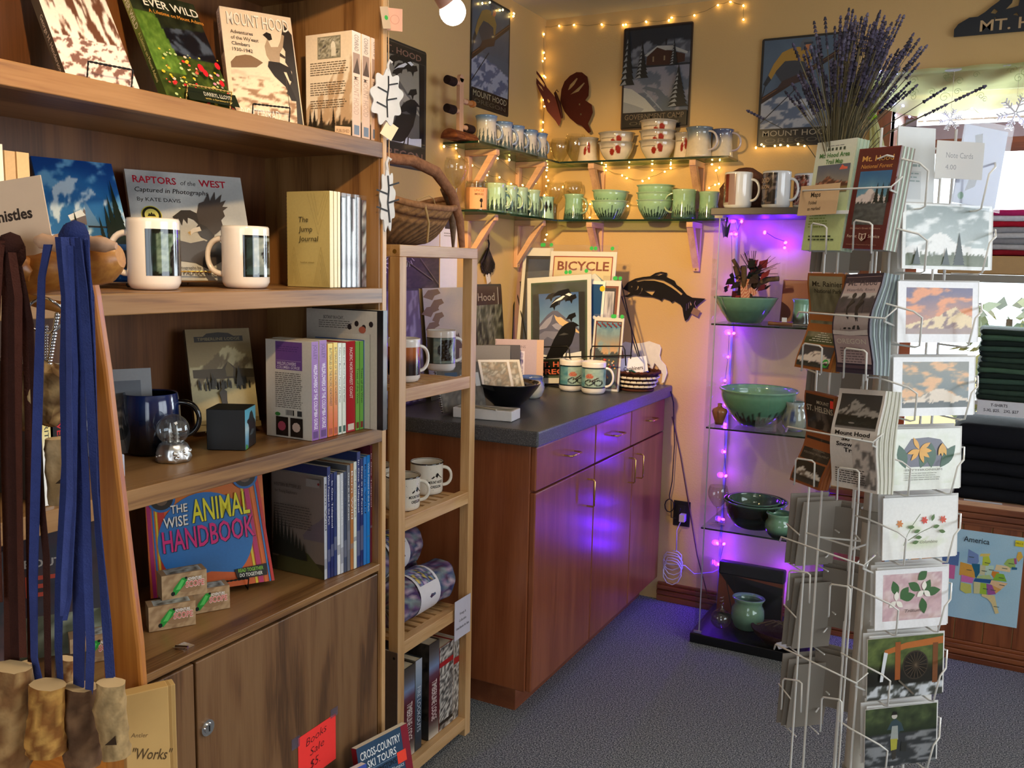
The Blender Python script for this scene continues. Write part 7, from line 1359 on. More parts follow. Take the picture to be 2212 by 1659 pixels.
for s_ in (-1, 1): g.poly([(0, 0), (s_*.018, .03), (s_*.014, -.005), (s_*.008, -.035), (0, -.025)], None, None, 0.)
g.tube([(0, -.03, 0), (0, .02, 0), (.004, .05, 0)], .004, 6); g.T = Matrix.Identity(4); o = g.build('winged_figure', t); o.rotation_euler = (rad(90), 0, rad(25))
g = G('chrome'); g.tube([(0, 0, .04), (0, 0, DZT-on_y(1568, 495, 3.6).z-.001)], .0007, 5); g.build('hanging_wire', t)
# ================================================================ spinning card rack
NB = Vector((.66, -.75, 0)).normalized(); EB = Vector((.75, .66, 0)).normalized()       # side with the greeting cards
NA = Vector((-.62, -.785, 0)).normalized(); EA = Vector((.785, -.62, 0)).normalized()   # side with the brochures
PBc = EYE+ray(1995, 990).normalized()*1.66; OFF = .118
C0 = Vector((PBc.x, PBc.y, 0))-NB*OFF
sp = thing('card_spinner', 'tall white wire spinning rack of cards and brochures around a pale post', 'rack', Matrix.Translation(C0))
def on_p(u, v, P, n): d = ray(u, v); return EYE+d*((P-EYE).dot(n)/d.dot(n))
g = G('satin', '#b9b3a6'); g.cyl((0, 0, .02), (0, 0, 1.60), .019, n=24); g.build('post', sp); g = G('white_wire'); TP = (ray(1752, 700)-ray(1880, 700))*1.72; TP.z = 0; TP += Vector((0, .03, 0)); g.cyl((TP.x*.6, TP.y*.6, 1.597), (TP.x*.6, TP.y*.6, 1.603), .085, n=28); g.build('top_tray', sp)
for z in (.55, 1.05, 1.55):
    g = G('satin', '#8e887c'); g.cyl((0, 0, z), (0, 0, z+.022), .0225, n=24); g.build('collar', sp)
g = G('white_wire'); 
for k in range(4): a = k*PI/2+.3; g.tube([(.0, 0, .045), (.16*cos(a), .16*sin(a), .03), (.26*cos(a), .26*sin(a), .006)], .009, 8)
g.build('floor_feet', sp)
def frame(n, e): return Matrix(((e.x, -n.x, 0, 0), (e.y, -n.y, 0, 0), (0, 0, 1, 0), (0, 0, 0, 1)))    # local x along side, -y outwards
def side(n, e, off, cx=0.): return Matrix.Translation(C0+n*off+e*cx) @ frame(n, e)
def wire(P, nm, r=.0017):
    g = G('white_wire'); g.tube([Vector(p)-C0 for p in P], r, 6); return g.build(nm, sp)
def rods(n, e, off, cxs, z0, z1):
    for cx in cxs: b = C0+n*off+e*cx; wire([b+Vector((0, 0, z0)), b+Vector((0, 0, z1))], 'upright_rod', .0024)
    for z in (z0+.05, (z0+z1)/2+.04, z1-.03):
        for cx in cxs: b = C0+n*off+e*cx+Vector((0, 0, z)); wire([C0+Vector((0, 0, z)), b], 'spoke', .002)
CPB = C0+NB*OFF
PX_ = [(1948, 2140, 440, 582, 2), (1938, 2110, 608, 740, 2), (1928, 2102, 772, 898, 2), (1915, 2072, 928, 1058, 2), (1906, 2064, 1076, 1206, 2), (1890, 2044, 1232, 1356, 2), (1873, 2034, 1380, 1506, 2), (1868, 2020, 1532, 1652, 2)]
def a_c1(g, w, h): g.rect(0, 0, w, h, '#eef2f0'); g.grid(.035*w, .05*h, .965*w, .97*h, 50, 40, scene('#98a6a6', '#b9c6c6', '#f4f6f4', '#b4bab8', '#5f6a4e', .20, [(0, .30), (.2, .36), (.33, .52), (.40, .57), (.47, .53), (.62, .38), (.8, .32), (1, .28)], 21, '#eef4f4', .75)); fir(g, .63*w, .07*h, .14*w, .44*h, '#2e3a34', 9); fir(g, .48*w, .07*h, .10*w, .24*h, '#3a4640', 7); fir(g, .15*w, .07*h, .10*w, .24*h, '#3a4640', 7)
def a_c2(g, w, h): g.rect(0, 0, w, h, '#f2f2f4'); g.grid(.10*w, .14*h, .93*w, .90*h, 50, 38, scene('#665f82', '#c08a74', '#efd6a6', '#8a6c6a', '#a48c86', .13, [(0, .20), (.25, .28), (.5, .40), (.66, .54), (.74, .58), (.85, .46), (1, .36)], 31, '#ee9a64', .62, False, .03))
def a_c3(g, w, h): g.rect(0, 0, w, h, '#f2f3f4'); g.grid(.11*w, .14*h, .93*w, .92*h, 50, 38, scene('#87897f', '#6f7c7c', '#e6d6c0', '#948878', '#4a5250', .12, [(0, .13), (.25, .22), (.45, .37), (.55, .42), (.62, .40), (.8, .26), (1, .18)], 43, '#eab47c', .72, False, .03))
def petal(g, x, y, a, l, w_, c): ca, sa = cos(a), sin(a); g.poly([(x+l*t*ca-w_*sin(PI*t)*sa*s_, y+l*t*sa+w_*sin(PI*t)*ca*s_) for s_, T in ((1, [i/6 for i in range(7)]), (-1, [1-i/6 for i in range(1, 6)])) for t in T], c)
def a_c4(g, w, h):
    g.rect(0, 0, w, h, '#f0f3ea'); g.grid(.06*w, .1*h, .93*w, .95*h, 12, 10, blotch(('#eaeee2', '#f0f3ea', '#e4ead8'), 4)); X = lambda *q: [(a*w, b*h) for a, b in q]
    g.poly(X((.2, .62), (.32, .84), (.55, .86), (.72, .82), (.85, .62), (.76, .38), (.28, .38)), '#6a6a78')
    for x, y, a, l in ((.25, .36, 1.9, .34), (.45, .36, 1.2, .32), (.6, .36, 1.6, .34), (.72, .36, .9, .38)): petal(g, x*w, y*h, a, l*h*1.2, .07*w, '#2c5a3c')
    for a in (2.1, .5, -.6, -2.3, -1.2, 3.4, -.1): petal(g, .43*w, .66*h, a, .17*w, .028*w, '#e8a828')
    for a in (-1.2, -1.57, -1.9): petal(g, .74*w, .76*h, a, .16*w, .026*w, '#e0a830')
    g.text('ERYTHRONIUM', .24*w, .315*h, .035*h, '#6a6a60', 'L', .5*w); g.greek(.24*w, .27*h, .5*w, 4, .035*h, .014*h, '#a8aaa0')
def a_c5(g, w, h):
    g.rect(0, 0, w, h, '#f4f4f0'); g.grid(.08*w, .12*h, .9*w, .62*h, 16, 12, lambda u, v: mix((.96, .96, .94), (.80, .86, .66), .8*ss(.5, .65, nz(u*3, v*3, 2))*sin(PI*u)*sin(PI*v)))
    for P in ([(.28, .22), (.33, .40), (.40, .55), (.5, .72)], [(.34, .30), (.5, .42), (.66, .50)]): g.line([(a*w, b*h) for a, b in P], .006*w, '#6a7a4a')
    for x, y, c in ((.22, .58, '#d88a4a'), (.55, .62, '#d84a3c'), (.80, .62, '#d85a40')): [petal(g, x*w, y*h, a, .05*w, .012*w, c) for a in (0, 1.1, 2.2, 3.3, 4.4, 5.4)]
    for x, y, a in ((.32, .52, 0), (.64, .60, 1.2), (.66, .50, .2), (.40, .43, .3), (.42, .35, 0), (.38, .26, .2), (.74, .44, -.2)): petal(g, x*w, y*h, a, .09*w, .022*w, '#5a7a44')
    g.text('Columbine', .48*w, .25*h, .05*h, '#7a7a6a', 'L', .24*w, 0, .3)
def a_c6(g, w, h):
    g.rect(0, 0, w, h, '#f2f2f4'); g.grid(.10*w, .14*h, .92*w, .92*h, 20, 16, blotch(('#d8b8bc', '#c8a4ac', '#e4d0d0', '#c9a8a4'), 4, 2))
    for x, y, a, l in ((.3, .55, 1.9, .2), (.35, .5, .2, .2), (.34, .5, .9, .18), (.62, .62, 2.6, .2), (.66, .58, .1, .24), (.66, .55, 1.1, .2), (.64, .5, -1.4, .2), (.58, .8, .7, .16)): petal(g, x*w, y*h, a, l*w, .055*w, '#3f6a3e')
    for x, y in ((.28, .47), (.66, .62)): [petal(g, x*w, y*h, a, .12*w, .034*w, '#f0ece0') for a in (1.5, -.7, -2.5)]
    g.text('Trillium', .4*w, .27*h, .055*h, '#4a3a3a', 'L', .22*w, 0, .3)
def a_c7(g, w, h):
    g.grid(0, 0, w, h, 40, 30, lambda u, v: mix(mix((.20, .26, .14), (.44, .50, .26), nz(u*9, v*9, 2)), (.10, .10, .08), ss(.62, .4, v)) if v > .2 else mix((.25, .26, .24), (.80, .82, .84), ss(.5, .62, nz(u*6, v*9, 4)))); X = lambda *q: [(a*w, b*h) for a, b in q]
    g.poly(X((.22, .80), (.5, .90), (1, .96), (1, .84), (.5, .80), (.22, .72)), '#b86a30'); g.rect(.36*w, .3*h, .43*w, .92*h, '#9a5426'); g.rect(.86*w, .2*h, .93*w, .86*h, '#7a4a2a')
    for rr, c in ((.17, '#3a322a'), (.155, '#17140f')): g.ell(.63*w, .52*h, rr*w, None, c, 26)
    for k in range(18): a = k*2*PI/18; g.line([(.63*w, .52*h), (.63*w+.15*w*cos(a), .52*h+.15*w*sin(a))], .004*w, '#6a5a48')
    g.poly(X((.2, .78), (.17, .5), (.15, .3), (.19, .3), (.22, .55), (.25, .76)), '#d8dce0'); g.line(X((.4, .3), (.6, .05)), .02*w, '#6a6054')
def a_c8(g, w, h):
    g.grid(0, 0, w, h, 40, 30, lambda u, v: mix((.12, .16, .10), (.34, .40, .24), nz(u*8, v*8, 3)*ss(.5, .8, v)) if v > .55 else mix((.20, .21, .22), (.52, .53, .54), ss(.5, .66, nz(u*3, v*12, 5)))); X = lambda *q: [(a*w, b*h) for a, b in q]
    g.poly(X((.30, .62), (.36, .76), (.42, .80), (.50, .72), (.54, .58), (.48, .58), (.45, .48), (.37, .5), (.36, .62)), '#34474e'); g.poly(X((.37, .68), (.45, .68), (.46, .44), (.35, .46)), '#9aa09a'); g.poly(X((.35, .46), (.45, .46), (.44, .28), (.36, .26)), '#a8a440'); g.poly(X((.37, .27), (.43, .27), (.43, .12), (.38, .10)), '#3a3630')
    g.ell(.40*w, .85*h, .04*w, .05*h, '#c0bab0', 12); g.poly(X((.36, .87), (.38, .93), (.43, .92), (.44, .87)), '#1c1a18'); g.poly(X((.5, .40), (.58, .38), (.57, .22), (.49, .24)), '#2c2e2c')
arts = [a_c1, a_c2, a_c3, a_c4, a_c5, a_c6, a_c7, a_c8]
names = ['card painted with a white mountain, fir tree and grey clouds', 'card painted with a mountain under an orange sunset', 'card painted with golden clouds over a pale mountain', 'card with yellow erythronium lilies', 'card with small red columbine flowers', 'card with white trillium flowers on pink', 'card painted with a wooden water wheel', 'card painted with a figure in yellow trousers on a path']
def pocket(n, e, off, cx, zb, w, h, dep):
    # two front wires with looped shoulders, and two rails under the cards
    for s_ in (-1, 1):
        q = lambda x, d, z: C0+n*(off+d)+e*(cx+x)+Vector((0, 0, zb+z))
        wire([q(s_*(w/2+.018), -.055, h*.60), q(s_*(w/2+.02), -.02, h*.64), q(s_*(w/2-.012), dep+.012, h*.52), q(s_*(w/2-.026), dep+.016, h*.42), q(s_*(w/2-.030), dep+.010, -.004), q(s_*(w/2-.030), dep, -.007), q(s_*(w/2-.030), -.055, -.007)], 'pocket_wire')
def card(lb, M, w, h, art, t=.0022, c='#f1f1f0', group=None):
    g = G('print', c); g.box(0, w, 0, t, 0, h); g.T = FRONT(0)
    if art: art(g, w, h)
    return tag(g.build('greeting_card', None, M), lb, 'card', group)
rods(NB, EB, OFF-.055, (-.055, .055), .15, 1.74)
for i, (u0, u1, v0, v1, k) in enumerate(PX_):
    a, b = on_p(u0, v1, CPB, NB), on_p(u1, v1, CPB, NB); z0 = (a.z+b.z)/2; z1 = on_p((u0+u1)/2, v0, CPB, NB).z; x0 = (a-CPB).dot(EB); w = (b-CPB).dot(EB)-x0; h = z1-z0
    card(names[i]+', %s of the spinner' % ('top row', 'second row', 'third row', 'fourth row', 'fifth row', 'sixth row', 'seventh row', 'lowest row')[i], side(NB, EB, OFF, x0) @ Matrix.Translation((0, 0, z0)) @ Matrix.Rotation(-rad(5), 4, 'X'), w, h, arts[i])
    for j in range(3):
        g = G('paper_thin'); g.box(0, w*.98, 0, .0012, 0, h*1.02); o = tag(g.build('greeting_card', None, side(NB, EB, OFF-.008-.011*j, x0+.008*(j+1)-.01*(j % 2)) @ Matrix.Translation((0, 0, z0)) @ Matrix.Rotation(-rad(5+1.5*j), 4, 'X') @ Matrix.Rotation(rad(-2+2*j), 4, 'Z')), 'plain white card packed behind the '+names[i].replace('card ', '', 1).replace('painted ', '')+' card', 'card', 'cards behind the front cards')
        o['label'] = ('white card directly behind the ', 'second white card packed behind the ', 'third white card packed behind the ')[j]+('white mountain', 'orange sunset', 'golden cloud', 'yellow lily', 'columbine', 'trillium', 'water wheel', 'yellow-trousered figure')[i]+' card, spinner'
    pocket(NB, EB, OFF, x0+w/2, z0, w, h, .006)
# top pocket of the card side: folded clear bag, envelope and price sign
q0 = on_p(1946, 440, CPB, NB); zt0 = q0.z
g = G('paper', '#dfe3e4'); g.box(0, .07, 0, .002, 0, .125); g.T = FRONT(0); g.greek(.006, .062, .04, 1, .01, .004, '#9aa'); g.rect(.012, .01, .045, .055, '#cfd4d6'); g.greek(.014, .05, .03, 3, .006, .002, '#9aa'); tag(g.build('envelope', None, side(NB, EB, OFF-.02, (q0-CPB).dot(EB)+.006) @ Matrix.Translation((0, 0, zt0)) @ Matrix.Rotation(-rad(4), 4, 'X')), 'pale printed envelope in the top pocket of the spinner', 'envelope')
qs = on_p(2002, 386, CPB, NB); g = G('paper_thin'); g.box(0, .088, 0, .0012, -.0, .058); g.mat = 'paper'; g.T = FRONT(0); g.text('Note Cards', .018, .032, .009, '#a8a8aa', 'L', .05); g.text('4.00', .018, .014, .008, '#a8a8aa', 'L', .02); tag(g.build('price_sign', None, side(NB, EB, OFF+.018, (qs-CPB).dot(EB)) @ Matrix.Translation((0, 0, qs.z))), 'white price sign reading Note Cards at the top of the spinner', 'sign')
qb = on_p(2068, 435, CPB, NB); t = thing('clear_bag', 'grey translucent folded bag with a green dot, top right pocket of the spinner', 'bag', side(NB, EB, OFF-.01, (qb-CPB).dot(EB)) @ Matrix.Translation((0, 0, qb.z)) @ Matrix.Rotation(rad(6), 4, 'Y'))
g = G('satin', '#a2a2a2'); g.mat = 'frost'; g.box(0, .082, 0, .004, 0, .125); g.T = FRONT(0); g.mat = 'satin'; g.poly([(.018, .02), (.03, .07), (.02, .11), (.034, .115), (.042, .07), (.036, .03)], '#7c7a78'); g.ell(.012, .012, .006, None, '#2f7a44', 10); g.build('bag_body', t); g = G('vinyl'); g.box(-.006, .09, -.003, -.002, -.006, .133); g.build('plastic_film', t)
pocket(NB, EB, OFF, (q0-CPB).dot(EB)+.085, zt0, .165, .12, .006)
# brochures, two to a row
CPA = C0+NA*.125
rods(NA, EA, .07, (-.06, .02), .2, 1.74)
def brochure(lb, corners, art, n=5, cov='#e8e2d4', edge='#e6e8e2', curl=0., group=None):
    # a pack of folded sheets: front one printed, the rest behind it; corners TL, TR, BL in the photograph's side plane
    (u0, v0), (u1, v1), (u2, v2) = corners; TL, TR, BL = (on_p(u, v, CPA, NA) for u, v in corners); x0 = (BL-CPA).dot(EA); w = (TR-TL).dot(EA); h = (TL.z+TR.z)/2-BL.z; lean = math.degrees(math.atan2(0.02, h)); dx = (TL-CPA).dot(EA)-x0
    t = thing('brochure', lb, 'brochure', side(NA, EA, .125, x0) @ Matrix.Translation((0, 0, BL.z)) @ Matrix.Rotation(-rad(6), 4, 'X') @ Matrix.Rotation(math.atan2(dx*.6, h), 4, 'Y'), group)
    g = G('print', cov); m = 8; D = lambda z: curl*sin(PI*z/h)**2
    v = [(x, D(h*j/m)+d, h*j/m) for j in range(m+1) for d in (0, .0016) for x in (0, w)]
    g.add(v, [f for j in range(m) for f in ((4*j, 4*j+1, 4*j+5, 4*j+4), (4*j+2, 4*j+6, 4*j+7, 4*j+3), (4*j+1, 4*j+3, 4*j+7, 4*j+5), (4*j, 4*j+4, 4*j+6, 4*j+2))]+[(0, 2, 3, 1), (4*m, 4*m+1, 4*m+3, 4*m+2)])
    b = len(g.v); g.T = FRONT(0); g.ly = 2
    if curl: g.rect = lambda x0, y0, x1, y1, c=None, m=None: g.grid(x0, y0, x1, y1, 1, max(1, int((y1-y0)/h*16)), lambda u, v: rgb(c))
    art(g, w, h)
    if curl: g.v[b:] = [(x, y+D(min(h, max(0, z))), z) for x, y, z in g.v[b:]]
    g.build('front_sheet', t)
    g = G('paper', edge)
    for i in range(n):
        y = .003+.0042*i; vs = [(x, D(h*j/m)*(1-.1*i)+y+d, h*j/m) for j in range(m+1) for d in (0, .0030) for x in (.001, w-.001+.0012*(i % 2))]
        g.add(vs, [f for j in range(m) for f in ((4*j, 4*j+1, 4*j+5, 4*j+4), (4*j+2, 4*j+6, 4*j+7, 4*j+3), (4*j+1, 4*j+3, 4*j+7, 4*j+5), (4*j, 4*j+4, 4*j+6, 4*j+2))]+[(0, 2, 3, 1), (4*m, 4*m+1, 4*m+3, 4*m+2)], edge if i % 2 else mix(rgb(edge), rgb(cov), .35))
    g.build('folded_sheets', t); return t
def m_trail(g, w, h):
    g.grid(0, 0, w, h, 6, 14, vgrad('#c6d490', '#c9d69a', '#d6dcb8', '#e0e2d0')); g.greek(.3*w, .95*h, .45*w, 1, .01, .006*h, '#777'); [g.rect((.30+.1*k)*w, .91*h, (.35+.1*k)*w, .935*h, '#3a4a3a') for k in range(5)]
    g.text('Mt. Hood Area', .12*w, .85*h, .042*h, '#3f7a34', 'L', .76*w, .02); g.text('Trail Map', .3*w, .79*h, .042*h, '#3f7a34', 'L', .44*w, .02)
    g.grid(.12*w, .53*h, .94*w, .78*h, 24, 18, scene('#5a6070', '#8a8274', '#b87a5c', '#5a3428', '#8a7448', .2, [(0, .35), (.2, .42), (.35, .62), (.5, .48), (.7, .40), (1, .36)], 3, None, .4, False)); g.poly([(.68*w, .73*h), (.74*w, .775*h), (.80*w, .755*h), (.88*w, .75*h), (.88*w, .73*h)], '#e86a50')
    g.greek(.1*w, .34*h, .5*w, 6, .026*h, .010*h, '#8aa04a'); g.greek(.15*w, .12*h, .7*w, 2, .03*h, .014*h, '#3a4a2a')
def m_forest(g, w, h):
    g.rect(0, 0, w, h, '#6b2222'); g.rect(.03*w, .015*h, .97*w, .985*h, '#5e1e1e'); g.text('Mt. Hood', .12*w, .87*h, .055*h, '#e8b05c', 'L', .76*w, .012); g.text('National Forest', .12*w, .80*h, .04*h, '#d89a4c', 'L', .76*w, .008, .2)
    g.grid(.13*w, .24*h, .90*w, .77*h, 26, 36, lambda u, v: scene('#2f6a98', '#7aa8b8', '#e6d8d0', '#a89a94', '#2a2e28', .42, [(0, .52), (.2, .56), (.42, .70), (.6, .58), (1, .5)], 2, None, .75)(u, v) if v > .4 else mix((.20, .21, .20), (.42, .44, .44), nz(u*6, v*14, 3)))
    for x, s in ((.62, .14), (.76, .12), (.9, .1)): fir(g, x*w, .46*h, s*w, .18*h, '#1c241c')
    g.text("America's Great Outdoors", .14*w, .195*h, .018*h, '#c9a48a', 'L', .74*w); g.text('Forest', .10*w, .11*h, .032*h, '#e4d0b8', 'L', .24*w); g.text('Service', .62*w, .11*h, .032*h, '#e4d0b8', 'L', .28*w); g.poly([(.39*w, .155*h), (.48*w, .145*h), (.57*w, .155*h), (.565*w, .105*h), (.48*w, .075*h), (.395*w, .105*h)], '#e4d0b8'); g.poly([(.41*w, .147*h), (.48*w, .138*h), (.55*w, .147*h), (.545*w, .107*h), (.48*w, .083*h), (.415*w, .107*h)], '#5e1e1e'); fir(g, .48*w, .092*h, .07*w, .05*h, '#e4d0b8', 4); g.text('United States Department of Agriculture', .12*w, .035*h, .012*h, '#b8907a', 'L', .74*w)
def m_rain(g, w, h):
    g.rect(0, 0, w, h, '#9c5a26'); g.grid(.05*w, .27*h, .95*w, .97*h, 26, 34, lambda u, v: mix(mix((.30, .28, .20), (.56, .54, .42), nz(u*7, v*4, 2)), (.60, .56, .44), ss(.75, .95, v)) if v > .1 else (.22, .26, .12)); g.text('Mt. Rainier', .14*w, .865*h, .055*h, '#2a241a', 'L', .82*w, .012); g.text('National Park', .2*w, .80*h, .042*h, '#2a241a', 'L', .74*w, .008)
    for k in range(5): g.greek((.5-.06*k-.08)*w, (.385-.022*k)*h, (.16+.12*k)*w, 1, .01, .008*h, '#d0ccb4')
    g.grid(.05*w, .03*h, .95*w, .25*h, 26, 14, scene('#2c2e38', '#3a3c46', '#e8d8c8', '#8a7a70', '#262620', .22, [(0, .4), (.25, .55), (.45, .75), (.6, .78), (.8, .55), (1, .42)], 5, None, .7, False)); g.ell(.84*w, .08*h, .085*w, None, '#3aa83c', 18)
def m_hood(g, w, h):
    g.rect(0, 0, w, h, '#33283a'); g.rect(.04*w, .03*h, .96*w, .975*h, '#b8a09c'); g.grid(.04*w, .40*h, .96*w, .80*h, 20, 20, lambda u, v: mix((.16, .15, .17), (.34, .30, .33), nz(u*5, v*4, 3)) if .48 < v < .85+.1*nz(u*4, 1) else mix((.62, .56, .54), (.74, .70, .68), v)); X = lambda *q: [(a*w, b*h) for a, b in q]
    g.text('Mt. Hood', .12*w, .88*h, .055*h, '#4a4048', 'L', .76*w, .012); g.text('Waterfalls, Rivers', .12*w, .82*h, .032*h, '#6a5c60', 'L', .76*w)
    for x in (.42, .66): g.poly(X((x-.10, .43), (x-.08, .58), (x-.12, .66), (x-.04, .75), (x+.05, .72), (x+.09, .6), (x+.10, .43), (x+.03, .43), (x, .55), (x-.03, .43)), '#1e1a1c'); g.ell((x-.02)*w, .775*h, .055*w, .03*h, '#1e1a1c', 12)
    g.line(X((.24, .42), (.28, .64)), .008*w, '#2a2426'); g.poly(X((.04, .42), (.5, .41), (.96, .43), (.96, .38), (.5, .37), (.04, .38)), '#cfc4bc'); g.text('OREGON', .12*w, .29*h, .05*h, '#d4ccb8', 'L', .78*w, .004); g.greek(.18*w, .24*h, .64*w, 6, .026*h, .009*h, '#6a585c'); g.rect(.04*w, .05*h, .96*w, .08*h, '#55414a')
def m_helens(g, w, h):
    g.rect(0, 0, w, h, '#8a4a24'); g.grid(.05*w, .27*h, .96*w, .975*h, 24, 34, lambda u, v: mix((.13, .10, .09), (.48, .42, .36), (ss(.46, .62, nz(u*5, v*5, 2)))*max(0, 1-abs(u-.55)*1.6-abs(v-.5)*1.3))); g.text('MOUNT', .42*w, .885*h, .036*h, '#b0a48c', 'L', .40*w, .012); g.text('ST. HELENS', .08*w, .80*h, .062*h, '#b0a48c', 'L', .86*w, .02); g.rect(.86*w, .87*h, .96*w, .95*h, '#e03828')
    g.text('NATIONAL', .36*w, .375*h, .02*h, '#8a8070', 'L', .40*w); g.text('VOLCANIC MONUMENT', .1*w, .33*h, .022*h, '#8a8070', 'L', .82*w); g.grid(.05*w, .03*h, .95*w, .25*h, 24, 12, scene('#1c1613', '#241c18', '#c9c0b4', '#6a5c50', '#2c241e', .3, [(0, .4), (.25, .72), (.4, .6), (.62, .5), (.8, .62), (1, .36)], 8, None, .6, False))
def m_ski(g, w, h):
    g.rect(0, 0, w, h, '#d6cfc6'); g.grid(.07*w, .60*h, .95*w, .95*h, 30, 24, lambda u, v: scene('#3a3836', '#3a3836', '#9a948c', '#3e3a36', '#14130f', .38, [(0, .5), (.2, .62), (.36, .86), (.55, .72), (.8, .6), (1, .5)], 6, None, .6, False)(u, v) if v > .08 else (.5, .48, .46)); g.ell(.42*w, .66*h, .07*w, .008*h, '#8a847c', 10)
    for i, (s_, k, x) in enumerate((('Mount Hood', .76, .1), ('Ski and', .46, .26), ('Snowshoe', .66, .15), ('Trails', .38, .32))): g.text(s_, x*w, (.535-.056*i)*h, .042*h, '#14100e', 'L', k*w, .03)
    g.grid(.5*w, .03*h, .98*w, .5*h, 10, 16, lambda u, v: mix((.78, .74, .70), (.42, .40, .38), ss(.45, .6, nz(u*4, v*5, 2)+.3*(1-v)*u-.1))); g.greek(.1*w, .19*h, .7*w, 7, .022*h, .009*h, '#3a3430')
brochure('pale green trail map in the upper left spinner pocket', ((1750, 304), (1836, 293), (1731, 540)), m_trail, 6, '#d6dcb8', '#cfe4d0')
brochure('dark red national forest map in the upper right spinner pocket', ((1845, 318), (1936, 306), (1820, 536)), m_forest, 7, '#5e1e1e', '#d0e0d4')
brochure('orange-bordered mountain park map in the middle left spinner pocket', ((1729, 590), (1808, 588), (1716, 792)), m_rain, 5, '#9c5a26', '#b87a3c', .018)
brochure('dark mountain map with two hikers in the middle right spinner pocket', ((1806, 592), (1886, 592), (1806, 803)), m_hood, 8, '#33283a', '#a8b8b8', -.02)
brochure('orange-bordered volcano map in the lower left spinner pocket', ((1726, 843), (1792, 855), (1706, 1036)), m_helens, 5, '#8a4a24', '#9a5a30', .02)
brochure('white ski and snowshoe trail guide in the lower right spinner pocket', ((1788, 842), (1886, 846), (1796, 1048)), m_ski, 8, '#d6cfc6', '#d8d8c8', -.012)
q = on_p(1733, 467, CPA, NA); q2 = on_p(1820, 415, CPA, NA); w = (q2-q).dot(EA); h = .052; g = G('paper', '#dcb88c'); g.box(0, w, 0, .0012, 0, h); g.T = FRONT(0); g.text('Maps', w*.3, h*.60, .0085, '#3a2c1c', 'L', w*.25, .02); g.text('Folded', w*.27, h*.36, .006, '#3a2c1c', 'L', w*.2, .01); g.text('as marked', w*.26, h*.16, .006, '#3a2c1c', 'L', w*.33, .01)
tag(g.build('price_card', None, side(NA, EA, .137, (q-CPA).dot(EA)) @ Matrix.Translation((0, 0, q.z)) @ Matrix.Rotation(-rad(6), 4, 'X')), 'tan price card reading Maps clipped over the green trail map', 'card')
# brochure pocket wires: a long cross wire and two hoops per row
def A(u, v, d=.0): return on_p(u, v, CPA+NA*d, NA)
for (u0, v0, u1, v1) in ((1735, 412, 1925, 404), (1726, 674, 1912, 688), (1690+12, 922, 1886, 956), (1688, 1160, 1866, 1222), (1676, 1392, 1850, 1476)):
    wire([A(u0-4, v0+10, -.11), A(u0, v0, .022), A((u0+u1)/2, (v0+v1)/2, .024), A(u1, v1, .022), A(u1+24, v1-22, -.02)], 'pocket_wire'); wire([A(u1, v1, .022), A(u1-2, v1+6, .022), A(u1+20, v1+16, -.04)], 'pocket_wire')
for (u0, u1, v0, v1, d) in ((1750, 1786, 482, 542, .018), (1842, 1884, 476, 540, .018), (1732, 1776, 742, 800, .016), (1822, 1872, 752, 816, .016), (1716, 1760, 990, 1046, .014), (1808, 1856, 1010, 1080, .014), (1702, 1750, 1232, 1296, .012), (1790, 1836, 1262, 1332, .012), (1688, 1732, 1466, 1532, .012), (1772, 1818, 1506, 1580, .012)):
    wire([A(u0-1, v1, -.03), A(u0, v1-2, d), A(u0+3, v0+4, d+.004), A(u0+7, v0, d+.004), A(u1-6, v0+5, d+.004), A(u1, v0+10, d+.004), A(u1-2, v1+4, d), A(u1-2, v1+6, -.03)], 'pocket_hoop')
# the far sides, seen from behind: white card packs, shade put into their grey colour, and wires
NC, ND = -NA, -NB
for (n, e, off, cx, zs_, w, h, lb) in ((ND, EB, .19, -.03, [(1735, 1062, 1212), (1728, 1222, 1388), (1716, 1394, 1556), (1790, 536, 588), (1780, 790, 850)], .085, .11, 'left far'), (Vector((.1, .99, 0)), Vector((.99, -.1, 0)), .155, .0, [(1830, 1080, 1190), (1825, 1210, 1350), (1808, 1392, 1520), (1880, 550, 585), (1850, 820, 850)], .10, .10, 'right far')):
    P0 = C0+n*off
    for i, (u, v0, v1) in enumerate(zs_):
        a, b = on_p(u, v1, P0, n), on_p(u, v0, P0, n); x = (a-P0).dot(e)
        hh = min(.155, max(.09, b.z-a.z))
        for j in range(3):
            g = G('envelope'); g.box(-w/2, w/2, 0, .0016, 0, hh*(1-.03*j)); tag(g.build('greeting_card', None, Matrix.Translation(P0+e*(x+.004*j)-n*(.012*j)+Vector((0, 0, a.z))) @ frame(n, e) @ Matrix.Rotation(-rad(3+2*j), 4, 'X')), '%s card of the %s pack seen from behind, %s side of the spinner' % (('outer', 'middle', 'inner')[j], ('third lowest', 'second lowest', 'lowest', 'topmost', 'fourth lowest')[i], lb), 'card', 'cards on the far sides')
        for s_ in (-1, 1): wire([P0+e*(x+s_*w*.3)-n*.05+Vector((0, 0, a.z-.006)), P0+e*(x+s_*w*.3)+n*.02+Vector((0, 0, a.z-.006)), P0+e*(x+s_*w*.3)+n*.018+Vector((0, 0, a.z+hh*.45)), P0+e*(x+s_*w*.5)+n*.0+Vector((0, 0, a.z+hh*.55)), P0+e*(x+s_*w*.52)-n*.05+Vector((0, 0, a.z+hh*.5))], 'pocket_wire')
    rods(n, e, off-.055, (-.05, .05), .2, 1.7)
